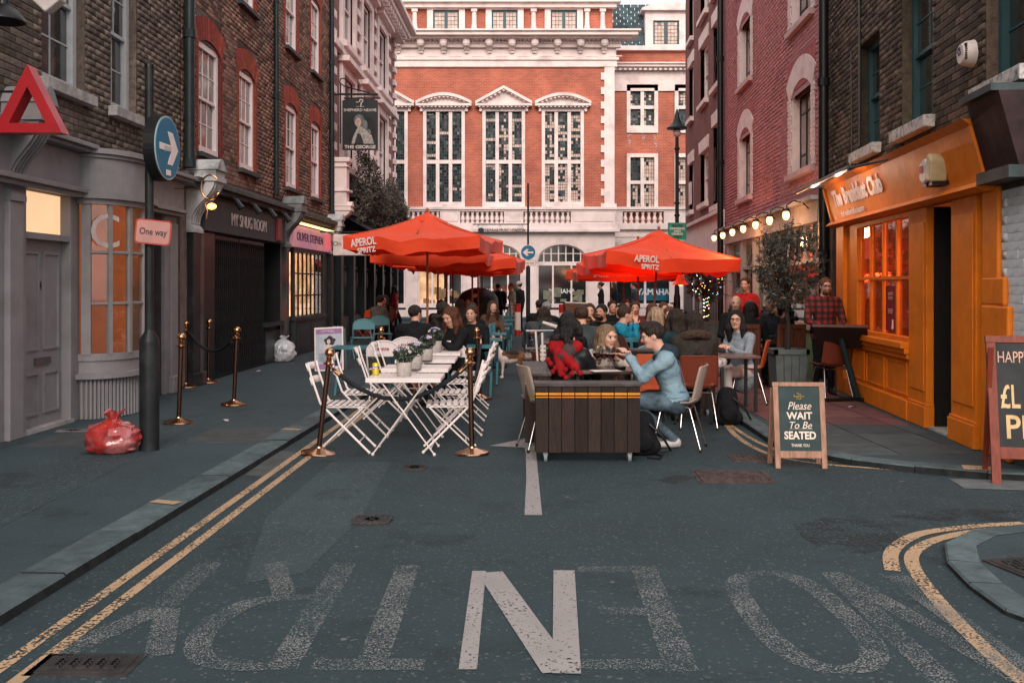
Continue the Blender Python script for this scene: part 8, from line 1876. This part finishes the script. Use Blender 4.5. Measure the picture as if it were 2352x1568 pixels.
Sw, hp, tor, hip = person((.53, 9.98, 0), facing(-32), 'woman in a black leather jacket and red pompom scarf seen from behind', top=LEA, legs=BLK, skin=3, hair=('curly','black'), h=.0095, lean=R(14), yaw=R(-6), pitch=R(8), female=True, hr=(.10,.36,.80), hl=(-.12,.36,.80), seat=.36, noise=.004, seed=5, bulk=1.08)
G = SDF(); r_ = random.Random(4)
REDS = cloth('red_scarf', (.30,.010,.014), bump=.8, bscale=60); DRS = cloth('dark_scarf', (.07,.045,.045), bump=.8, bscale=60)
G.cone(tor([-.14,-.07,.50]), tor([.12,-.08,.50]), .065, .065, 0, .03); G.cone(tor([-.12,-.08,.48]), tor([.0,-.15,.36]), .060, .055, 0, .03); G.cone(tor([.10,-.09,.49]), tor([.03,-.16,.38]), .06, .06, 1, .02); G.cone(tor([.03,-.16,.40]), tor([.17,-.15,.28]), .055, .05, 0, .02); G.cone(tor([.05,-.14,.47]), tor([.09,-.16,.34]), .05, .045, 1, .02); G.cone(tor([-.02,-.17,.36]), tor([.04,-.17,.22]), .05, .045, 0, .02)
for (x, z) in ((-.13,.34),(-.09,.30),(-.03,.26),(.04,.20),(.10,.17),(.16,.21),(.21,.26),(.25,.22),(.08,.25),(-.06,.22)): G.ell(tor([x,-.185,z]), (.029,.029,.029), 0, .004)
link('pompom_scarf', G.mesh('pompom_scarf', [REDS, DRS], .009, .003, 40), Sw)
Fw, hp, tor, hip = person((2.05, 11.15, 0), facing(4), 'person in a dark parka with a fur-trimmed hood seen from behind on the brown chair', top=OLI, legs=BLK, skin=0, hair=('wavy','dark'), h=.011, lean=R(8), female=True, yaw=R(12), seat=.42, noise=.005, hood=mat('fur_trim', (.10,.065,.045), .9, var=.5, vscale=60, bump=1.0, bscale=90), bulk=1.22, seed=6)
b = MB(); p = tor([.04,-.19,.16]); b.xf = Matrix.Translation(Vector(p)) @ Matrix.Rotation(R(-12),4,'Y'); b.ball((0,0,0), .10, 14, (1.25,.6,.7)); b.ball((.18,.0,-.02), .08, 12, (1.2,.6,.75)); b.build('patterned_bag', mat('patterned_fabric', (.50,.46,.45), .7, var=.6, vscale=28, col2=(.10,.07,.09)), Fw, smooth=60)
Gw, hp, tor, hip = person((2.93, 12.75, PZ), facing(128), 'smiling woman with glasses and long black hair in a pale grey coat', top=GRYC, legs=mat('white_skirt', (.62,.55,.53), .8), shoes=BLK, skin=3, hair=('wavy','black'), h=.010, lean=R(6), yaw=R(30), female=True, glasses=True, coat_len=.12, hr=(.02,.34,.72), hl=(-.10,.32,.72), seat=.33, noise=.003, seed=7)
# host
Ho, hp, tor, hip = person((((1897-CX)*13.75/F), 13.85, PZ), facing(182), 'bearded host with glasses in a red and black checked shirt standing at the menu stand', pose='stand', top=PLD, legs=BLK, skin=3, hair=('short','ginger'), beard='ginger', h=.011, height=.945, glasses=True, lean=R(4), pitch=R(4), hr=(.20,.34,1.02), hl=(-.16,.30,.98), noise=.004, bulk=1.08, coat_len=.06, seed=8, yaw=R(-3))
# --- the crowd, front to back
def crowd(px, d, face, label, z=0, **k):
    k.setdefault('h', .016 if d < 16 else .021); k.setdefault('seat', .42); k.setdefault('seed', int(px)); k.setdefault('lean', R(8))
    return person(at(px, d, z), facing(face), label, group=k.pop('grp', SC), **k)[0]
crowd(1305, 11.6, 0, 'person with long black hair seated beyond the red scarf', top=BLK, hair=('long','black'), seat=.40, female=True)
crowd(1338, 12.4, 5, 'short-haired person in a charcoal quilted jacket seen from behind', top=GPUF, hair=('short','brown'), bulk=1.15, seat=.46)
crowd(1420, 14.2, -85, 'person in a bright blue puffer jacket drinking from a glass', top=CYAN, hair=('short','brown'), bulk=1.22, seat=.42, hl=(-.05,.22,1.08), hr=(.08,.24,1.0), h=.012, noise=.008)
crowd(1353, 16.4, 180, 'woman with long brown hair facing the camera near the wicker basket', top=BRW, hair=('wavy','brown'), female=True, hl=(-.08,.22,.98))
crowd(1388, 15.6, 150, 'bearded man in the shade left of the parasol poles', top=BLK, hair=('short','black'), beard='black', skin=1)
crowd(1403, 19.5, 190, 'red-lit person with short hair far under the right parasols', top=BLK, hair=('short','dark'), skin=0)
crowd(1493, 16.6, 200, 'red-lit woman with long auburn hair beside the front parasol pole', top=MAR, hair=('long','auburn'), female=True)
crowd(1512, 13.3, 10, 'person with a straight pale blonde bob seen from behind', top=MAR, hair=('bob','pale'), female=True)
crowd(1538, 13.7, 172, 'woman with a reddish blonde bob facing the camera', top=BLK, hair=('bob','auburn'), female=True, skin=0, hl=(-.1,.2,.95))
crowd(1562, 12.1, 25, 'person in a dark teal jacket behind the parka', top=TEA, hair=('wavy','dark'), female=True, bulk=1.1)
crowd(1440, 16.0, 120, 'person in dark clothes between the parasol poles', top=BLK, hair=('short','black'), skin=1)
crowd(1460, 18.5, 170, 'red-lit man at the far right tables', top=MAR, hair=('short','brown'))
crowd(1432, 21.0, 200, 'red-lit woman at the far right tables', top=MAR, hair=('long','brown'), female=True)
crowd(1520, 17.5, 190, 'person in black right of the pole at the far tables', top=BLK, hair=('short','auburn'))
crowd(1320, 19.5, 180, 'dark figure seated by the red and white bollard', top=BLK, hair=('short','dark'))
crowd(1691, 15.6, 165, 'bald man in a dark suit at the wooden chairs', z=PZ, top=BLK, hair=('bald','grey'), skin=3, seat=.50, h=.014)
crowd(1722, 15.0, -20, 'person with black hair seen from behind at the wooden chairs', z=PZ, top=BLK, hair=('bob','black'))
crowd(1781, 15.6, 130, 'grey-haired man with glasses holding papers by the olive tree', z=PZ, top=cloth('slate_jacket', (.03,.035,.045)), legs=cloth('teal_jeans', (.02,.05,.065)), hair=('short','grey'), glasses=True, skin=0, seat=.50, h=.013)
crowd(1812, 15.0, 60, 'dark-haired person in a brown jacket half hidden by the olive planter', z=PZ, top=cloth('dark_brown_jacket', (.04,.02,.017)), hair=('curly','black'))
# left side tables
crowd(952, 14.6, -5, 'short-haired man in black seen from behind on the orange-red chair', top=BLK, hair=('short','dark'), bulk=1.15, seat=.42, yaw=R(-35), h=.013)
crowd(1047, 13.3, 140, 'long-haired young woman in black looking down at a teal table', top=BLK, hair=('wavy','auburn'), female=True, pitch=R(22), seat=.42, h=.012, hl=(-.03,.36,.86), hr=(.12,.34,.86), bulk=1.1)
crowd(1014, 14.7, -20, 'person with big curly dark hair beside the first parasol pole', top=BLK, hair=('curly','dark'), female=True, seat=.45)
for i, (px_i, d_, fc, lab, kw) in enumerate((
    (1012, 20.5, 0, 'dark figure with short hair behind the curly-haired guest', dict(top=BLK, hair=('short','black'))),
    (1058, 21.5, 10, 'dark-haired guest with the top of the head against the poles', dict(top=BLK, hair=('wavy','dark'))),
    (1076, 25.0, 180, 'guest in an orange jacket far up the left tables', dict(top=ORG, hair=('short','black'), skin=1)),
    (1085, 17.0, 175, 'guest in black leaning over the middle teal table', dict(top=BLK, hair=('long','dark'), female=True)),
    (1127, 19.5, 200, 'guest with long brown hair by the teal barriers', dict(top=BRW, hair=('long','brown'), female=True)),
    (1086, 14.6, 170, 'guest in the shade right of the long-haired woman', dict(top=BLK, hair=('short','brown'))),
    (1240, 15.8, -15, 'hunched guest in black with messy dark hair at the middle tables', dict(top=GPUF, hair=('wavy','dark'), bulk=1.15, lean=R(22))),
    (1252, 19.5, -10, 'guest in a grey knitted hat bent forward', dict(top=BLK, hair=('short','grey'), hat=GRN, lean=R(20))),
    (1240, 20.5, 0, 'guest with a dark hood behind the knitted hat', dict(top=BLK, hair=('short','black'))),
    (868, 23.5, -30, 'guest in a grey jumper outside the pub', dict(top=cloth('grey_jumper', (.10,.09,.09)), hair=('short','black'), z=PZ)),
    (886, 24.5, 170, 'long-haired guest outside the pub', dict(top=BRW, hair=('long','dark'), female=True, z=PZ)))):
    crowd(px_i, d_, fc, lab, **kw)
WK = 'passers-by at the end of the street'
def walker(px, d, face, label, pose='walk', **k): k.setdefault('h', .024); return person(at(px, d, 0), facing(face), label, pose=pose, group=WK, seed=int(px), **k)
walker(905, 33.0, -60, 'woman in a long red coat walking past the pub', top=REDC, hair=('long','dark'), female=True, coat_len=.28, height=.93)
walker(1144, 33.0, 20, 'tall person in black seen from behind before the left shop window', pose='stand', top=BLK, hair=('short','black'), bulk=1.15, height=.97)
walker(1176, 32.0, 110, 'person in a khaki jacket and pale trousers beside the red and white bollard', top=KHA, legs=cloth('pale_trousers', (.40,.34,.31)), hair=('bun','blonde'), female=True, height=.97)
walker(1194, 34.0, 60, 'person in black with a white hat', pose='stand', top=BLK, hair=('short','black'), hat=cloth('white_hat', (.6,.55,.53)))
walker(1381, 37.0, 80, 'dark-haired woman with a pale bag before the white pier', pose='stand', top=BLK, hair=('bun','black'), female=True)
walker(1411, 37.5, 100, 'woman in dark clothes turning towards her friend', pose='stand', top=BLK, hair=('long','brown'), female=True)
walker(1457, 36.5, 90, 'person in a dark jacket before the blue shop banner', pose='stand', top=GPUF, hair=('short','dark'))
walker(1713, 17.6, 150, 'person in a bright red top in the shop doorway', pose='stand', top=cloth('bright_red_top', (.45,.02,.02)), hair=('bun','brown'), female=True, h=.018)
# --- the dog
t = empty('dog', at(1176, 16.9), R(90), 'brown and white beagle with a pale harness standing in the road', 'dog')
S = SDF()   # local +y forward (to the left in the picture)
S.cone((0,.14,.36),(0,-.13,.375),.095,.080,1,.05,(.85,1,1)); S.cone((0,.17,.34),(0,.12,.33),.088,.09,0,.04); S.cone((0,-.16,.36),(0,-.19,.34),.078,.07,2,.04); S.cone((0,.02,.31),(0,-.10,.335),.07,.06,0,.04)
S.cone((0,.19,.40),(0,.27,.52),.062,.050,0,.04); S.ell((0,.30,.555),(.050,.062,.050),2,.03); S.cone((0,.33,.545),(0,.405,.53),.034,.024,0,.02); S.ell((0,.425,.535),(.013,.012,.012),3,.006)
for s_ in (-1,1):
    S.cone((s_*.052,.28,.56),(s_*.066,.27,.47),.016,.026,2,.012,(.6,1,1)); S.ell((s_*.026,.345,.568),(.008,.008,.008),3,.003)
    S.cone((s_*.055,.16,.33),(s_*.05,.155,.20),.040,.026,0,.02); S.cone((s_*.05,.155,.20),(s_*.05,.165,.045),.024,.018,0,.01); S.cone((s_*.05,.16,.02),(s_*.05,.19,.018),.022,.020,0,.01)
    S.cone((s_*.052,-.16,.34),(s_*.058,-.12,.22),.058,.036,2,.03); S.cone((s_*.058,-.12,.22),(s_*.056,-.215,.135),.032,.020,0,.015); S.cone((s_*.056,-.215,.135),(s_*.055,-.195,.04),.019,.017,0,.01); S.cone((s_*.055,-.195,.02),(s_*.055,-.16,.018),.022,.020,0,.01)
S.cone((0,-.22,.38),(0,-.30,.47),.020,.014,2,.02); S.cone((0,-.30,.47),(0,-.31,.55),.013,.009,0,.01); S.ell((0,.0,.42),(.07,.14,.045),3,.03)
link('body', S.mesh('body', [mat('dog_white', (.55,.48,.44), .9, var=.1, bump=.4), mat('dog_brown', (.16,.07,.035), .9, var=.3, bump=.4), mat('dog_tan', (.28,.12,.06), .9, var=.2, bump=.4), mat('dog_black', (.02,.015,.013), .8)], .009, 0), t)
b = MB(); b.tube([(.085*math.cos(a), .17+.02*math.sin(a), .36+.09*math.sin(a)) for a in [2*math.pi*i/16 for i in range(17)]], .010, 5); b.tube([(.05*math.cos(a), .215, .45+.055*math.sin(a)) for a in [2*math.pi*i/14 for i in range(15)]], .008, 5); b.build('harness', mat('pale_harness', (.6,.56,.54), .7), t)
b = MB(); b.tube([(0,.21,.44),(0,.33,.30),(.02,.36,.10),(.05,.33,.02)], .006, 5); b.build('lead', REDC, t)
# ---------------- remaining furniture, deep in the scene ----------------
TW = mat('teal_painted_wood', (.035,.16,.19), .55, var=.25, vscale=5, dirt=((.02,.06,.07),.5,6))
def trestle(loc, rz, label, w=.9, l=.6, h=.72, grp='teal wooden tables in the left rows'):
    t = empty('teal_table', loc, rz, label, 'table', grp)
    for i in range(5): b = MB(); y = -l/2+l*(i+.5)/5; b.box(-w/2,y-l/10+.004,h-.025,w/2,y+l/10-.004,h); b.build('top_slat', TW, t)
    for sx in (-1, 1):
        for sy in (-1, 1): b = MB(); b.tube([(sx*(w/2-.06),sy*(l/2-.05),h-.03),(sx*(w/2-.06)*.98,-sy*(l/2-.04)*.98,0.01)], .022, 4); b.build('leg', TW, t)
        b = MB(); b.box(sx*(w/2-.06)-.015,-l/2+.04,h-.075,sx*(w/2-.06)+.015,l/2-.04,h-.03); b.build('bearer', TW, t)
    return t
tt = trestle((-.68, 14.1, 0), 0, 'nearest teal slatted table before the long-haired woman')
for i, (x, y, lab) in enumerate(((-2.05,13.9,'teal table left of the white rounded chairs'),(-.62,15.9,'second teal table up the left row'),(-.55,17.8,'third teal table up the left row'),(-.5,20.0,'fourth teal table up the left row'),(-.45,22.4,'fifth teal table up the left row'),(-.4,25.0,'sixth teal table up the left row'),(-.35,28.0,'farthest teal table up the left row'))): dup(tt, loc=(x,y,0), label=lab)
# low teal barrier rails along the middle of the street
def barrier(loc, label):
    t = empty('barrier', loc, 0, label, 'barrier', 'teal slatted barriers along the left tables')
    b = MB(); b.box(-.02,-.55,.78,.02,.55,.84); b.box(-.02,-.55,.12,.02,.55,.17); b.build('rail', TW, t)
    for i in range(10): b = MB(); y = -.5+i*.111; b.box(-.012,y-.02,.17,.012,y+.02,.78); b.build('slat', TW, t)
    for y in (-.53,.53): b = MB(); b.box(-.03,y-.03,0,.03,y+.03,.86); b.build('post', TW, t)
    return t
b0 = barrier((-.46, 16.6, 0), 'nearest teal slatted barrier behind the beagle')
for i in range(6): dup(b0, loc=(-.40+.045*i*(1+.1*i), 18.0+i*1.5*(1+.1*i), 0), label=['second teal barrier from the beagle','third teal barrier from the beagle','fourth teal barrier from the beagle','fifth teal barrier from the beagle','second farthest teal barrier','farthest teal barrier near the striped bollard'][i])
b1 = dup(b0, loc=(1.5, 13.9, 0), rz=R(90), label='teal slatted barrier before the blue puffer jacket')
# black stacked chair and table by the divider, with a cream strap barrier
t = empty('stacked_chairs', (.36, 13.1, 0), R(0), 'stack of black metal chairs beside the beagle', 'stacked chairs')
for k in range(7): b = MB(); z = .40+k*.055; b.box(-.18,-.2,z,.18,.2,z+.015); b.tube([(-.19,-.2,z),(-.19,-.24,z+.3)],.01,5); b.tube([(.19,-.2,z),(.19,-.24,z+.3)],.01,5); b.build('chair_seat', BLACKM, t)
b = MB(); [b.tube([(sx*.2,sy*.2,0),(sx*.18,sy*.17,.8)],.012,6) for sx in (-1,1) for sy in (-1,1)]; b.tube([(-.2,-.2,.98),(.2,-.2,.98)],.012,6); b.build('frame', CHROME, t)
t = ctable((.75,15.2,0), .6, 1.2, .74, 'black table of the hunched guest'); t = ctable((1.9,14.6,0), .8, .6, .74, 'dark table behind the teal barrier'); t = ctable((2.3,17.2,0), .8, 1.6, .74, 'long dark table under the front right parasol'); t = ctable((1.3,19.0,0), .8, 1.6, .74, 'dark table near the wicker basket')
CRMP = mat('cream_tube', (.55,.49,.45), .6)
t = empty('folded_chair', (.36, 10.9, 0), 0, 'upright cream slatted folded chair standing left of the red scarf', 'chair')
b = MB(); b.tube([(0,0,.02),(-.02,0,.55),(-.03,.02,1.05)], .014, 8); b.tube([(.0,.05,.02),(-.07,.06,.6),(-.10,.08,1.06)], .013, 8); b.build('frame', CRMP, t, smooth=60)
for i in range(14): b = MB(); z = .3+i*.045; b.box(-.05,.0,z,.01,.03,z+.03); b.build('slat', CRMP, t)
t = empty('rolled_parasol', (.50, 12.4, 1.05), R(0), 'cream rolled tube lying across the chair tops', 'tube')
b = MB(); b.tube([(-.12,0,.06),(.06,0,.0),(.26,.0,-.07)], [.018,.026,.028], 10); b.build('tube', CRMP, t, smooth=60)
# drinks
for (x, d, lab) in ((1222,15.2,'orange cocktail glass at the hunched guest table'),(1110,15.0,'clear glass on the teal table')):
    t = empty('cocktail_glass', ((x-CX)*d/F, d, .74 if x > 1200 else .72), 0, lab, 'glass')
    b = MB(); b.lathe([(.03,0),(.005,.01),(.005,.08),(.035,.11),(.04,.16),(.035,.2)], 14); b.build('glass', MATS['wine_glass_clear'], t, smooth=60, fix=False)
    b = MB(); b.lathe([(0,.10),(.030,.11),(.036,.15),(0,.152)], 12); b.build('drink', mat('orange_drink', (.7,.12,.02), .2, emis=(1,.2,.02), es=.1), t)
    b = MB(); b.tube([(0,0,.12),(.04,0,.26)], .003, 4); b.build('straw', REDC, t)
# wicker basket
t = empty('wicker_basket', at(1322, 19.0, 1.0), R(8), 'brown wicker basket on a bicycle above the heads', 'basket'); t.scale = (.6,.6,.7)
WK_ = mat('wicker', (.19,.09,.05), .8, var=.4, vscale=30, bump=1.0, bscale=50)
for i in range(7): b = MB(); s_ = .30+.012*i; z = i*.05; b.tube([(-s_,-.16,z),(s_,-.16,z),(s_,.16,z),(-s_,.16,z),(-s_,-.16,z)], .026, 6); b.build('wicker_course', WK_, t)
b = MB(); b.tube([(-.38,-.17,.36),(.38,-.17,.33)], .018, 6); b.build('rim', CRMP, t)
# red and white bollards
for (px_i, d_, lab) in ((1189, 31.5, 'red and white striped bollard in the middle of the street'), (1291, 30.5, 'red and white striped bollard left of the wicker basket')):
    t = empty('bollard', at(px_i, d_), 0, lab, 'bollard', 'red and white striped bollards')
    for (z0, z1, mm) in ((0,.18,'r'),(.18,.74,'w'),(.74,1.0,'r')):
        b = MB(); b.tube([(0,0,z0),(0,0,z1)], .10, 12); b.build('band', mat('bollard_red', (.5,.02,.02), .5) if mm == 'r' else SWH, t, smooth=60)
# bicycle by the white wall
def bicycle(loc, rz, label):
    t = empty('bicycle', loc, rz, label, 'bicycle')
    for x in (-.5, .5):
        b = MB(); b.tube([(x+.33*math.cos(a), 0, .34+.33*math.sin(a)) for a in [2*math.pi*i/24 for i in range(25)]], .014, 6); w = b.build('wheel', BLACKM, t, smooth=60); b = MB()
        for i in range(12): a = 2*math.pi*i/12; b.tube([(x,0,.34),(x+.32*math.cos(a),0,.34+.32*math.sin(a))], .0025, 3)
        b.build('spokes', CHROME, w)
    b = MB(); b.tube([(-.5,0,.34),(-.15,0,.36),(-.22,0,.78),(.30,0,.82),(-.15,0,.36)], .014, 6); b.tube([(-.5,0,.34),(-.22,0,.78),(-.23,0,.92)], .011, 6); b.tube([(.5,0,.34),(.30,0,.82),(.28,0,.98)], .013, 6); b.build('frame', BLACKM, t)
    b = MB(); b.tube([(.28,-.25,.99),(.28,.25,.99)], .012, 6); b.build('handlebar', BLACKM, t); b = MB(); b.ball((-.24,0,.94), .09, 8, (1.3,.7,.35)); b.build('saddle', BLACKM, t)
    return t
bicycle(at(1562, 32.5, PZ), R(10), 'black bicycle leaning by the white rendered wall')
bicycle(at(1168, 29.5, 0), R(80), 'bicycle wheel-on behind the khaki jacket')
# wooden slatted chairs on the right pavement
CW = mat('chair_wood', (.12,.04,.022), .5, var=.3, vscale=5, stretch=(8,8,1))
def wchair(loc, rz, label):
    t = empty('wooden_chair', loc, rz, label, 'chair', 'high-backed wooden chairs by the olive tree')
    for sx in (-.24, .24): b = MB(); b.box(sx-.025,-.27,0,sx+.025,-.22,1.02); b.box(sx-.025,.2,0,sx+.025,.25,.62); b.box(sx-.03,-.22,.60,sx+.03,.25,.63); b.build('side_frame', CW, t)
    for i in range(5): b = MB(); x = -.19+i*.095; b.box(x-.042,-.255,.42,x+.042,-.235,.98); b.build('back_board', CW, t)
    b = MB(); b.box(-.265,-.28,.97,.265,-.21,1.04); b.build('top_rail', CW, t)
    for i in range(4): b = MB(); y = -.2+i*.11; b.box(-.22,y,.42,.22,y+.10,.445); b.build('seat_board', CW, t)
    return t
c1 = wchair(at(1728, 14.9, PZ), R(-38), 'wooden chair with its back to the camera, nearer the grey coat')
c1.scale = (.82,.82,.9); dup(c1, loc=at(1806, 14.9, PZ), rz=R(5), label='wooden chair back just above the olive planter'); dup(c1, loc=at(1764, 16.2, PZ), rz=R(150), label='wooden chair between the two others, half hidden')
t = ctable(at(1745, 16.6, PZ), .7, .7, .74, 'wooden table between the high-backed chairs', CW, CW)
# wrought iron chairs and dark benches by the lamp post
for i, (px_i, d_) in enumerate(((1578,23.5),(1548,24.2),(1600,25.2))):
    t = empty('iron_chair', at(px_i, d_, PZ if i else 0), R(20*i), ['scrolled iron chair before the lamp post','second scrolled iron chair left of the lamp post','scrolled iron chair behind the fairy-light tree planter'][i], 'chair', 'scrolled iron chairs near the lamp post')
    b = MB(); [b.tube([(sx,sy,0),(sx,sy,.45)],.014,6) for sx in (-.2,.2) for sy in (-.2,.2)]; b.lathe([(.24,.45),(.24,.48),(0,.48)], 14); b.build('seat_frame', BLACKM, t)
    b = MB(); b.tube([(-.22,-.2,.45),(-.24,-.22,.8)]+[(-.24*math.cos(math.pi*j/8),-.22,.8+.14*math.sin(math.pi*j/8)) for j in range(9)]+[(.22,-.2,.45)], .014, 6)
    for x in (-.12,0,.12): b.tube([(x+.05*math.cos(a),-.22,.68+.11*math.sin(a)) for a in [2*math.pi*j/10 for j in range(11)]], .009, 5)
    b.build('back', BLACKM, t)
# rubbish/backpacks by the divider and the parka
def pack(loc, sc, label, mt=BLK):
    t = empty('backpack', loc, 0, label, 'bag'); G = SDF(); a = np.array
    G.cone((0,0,.12*sc),(0,0,.30*sc),.13*sc,.11*sc,0,.04,(1,.7,1)); G.ell((0,-.09*sc,.14*sc),(.09*sc,.05*sc,.09*sc),0,.02); G.cone((-.08*sc,0,.02+.06*sc),(.10*sc,0,.02+.06*sc),.07*sc,.07*sc,0,.04)
    link('body', G.mesh('body', [mt], .012, .005, 12), t); b = MB(); b.tube([(.05,-.08,.30*sc),(.16*sc,-.10,.2*sc),(.25*sc,-.06,.05),(.16*sc,-.03,.02)], .012, 6); b.build('strap', BLACKM, t, smooth=60); return t
pack((((1478-CX)*9.15/F), 9.2, 0), 1.0, 'black backpack on the road at the right end of the near divider box')
pack((2.42, 11.2, 0), 1.05, 'black backpack beside the fur-hooded guest chair'); 
t = empty('cable', (0,0,0), 0, 'black cable lying on the road by the near divider box', 'cable'); b = MB(); b.tube([(1.22,9.0,.012),(1.33,8.93,.012),(1.37,9.1,.012),(1.30,9.25,.012)], .009, 6); b.build('cable', BLACKM, t)
t = empty('menu_folder', (1.02, 10.35, .88), R(35), 'dark red menu folder standing open behind the wine glasses', 'menu'); b = MB(Matrix.Rotation(R(-14),4,'Y') @ Matrix.Rotation(R(-18),4,'X')); b.box(.0,-.004,-.12,.24,.004,.12); b.build('cover', mat('menu_cover', (.035,.012,.010), .5), t); b = MB(Matrix.Rotation(R(-14),4,'Y') @ Matrix.Rotation(R(-18),4,'X')); b.box(.235,-.008,-.12,.245,.008,.12); b.build('spine', CW, t)
# litter
for i, (x, y, c) in enumerate(((595,853,'w'),(580,855,'d'),(520,966,'w'),(1958,935,'w'))):
    z = PZ if (x < 640 or 1900 < x < 2000) else 0; p = gp(x, y, z); t = empty('litter', (p.x, p.y, z), i, ['pale scrap of litter near the white rubbish bag','brown leaf-like scrap near the white rubbish bag','flat white scrap before the brass posts','white crumpled scrap on the right pavement','tiny pale scrap on the open road'][i], 'litter')
    b = MB(); b.add([(-.05,-.02,.004),(.04,-.03,.012),(.05,.03,.003),(-.01,.04,.022),(-.06,.02,.006)], [(0,1,3),(1,2,3),(0,3,4)]); b.build('scrap', mat('scrap_'+c, (.5,.46,.44) if c == 'w' else (.10,.05,.04), .8), t, fix=False)
# green kettle grill / cart with round lid up the street
t = empty('covered_cart', at(1098, 30.0), 0, 'dark green domed cover beyond the left poles', 'cart'); b = MB(); b.lathe([(.62,.0),(.62,1.0),(.60,1.2),(.48,1.38),(.2,1.5),(0,1.52)], 20); b.build('cover', mat('dark_green_cover', (.015,.045,.045), .5), t, smooth=50); b = MB(); b.ball((-.05,-.55,1.25), .09, 10, (1,.3,1)); b.build('badge', SWH, t)
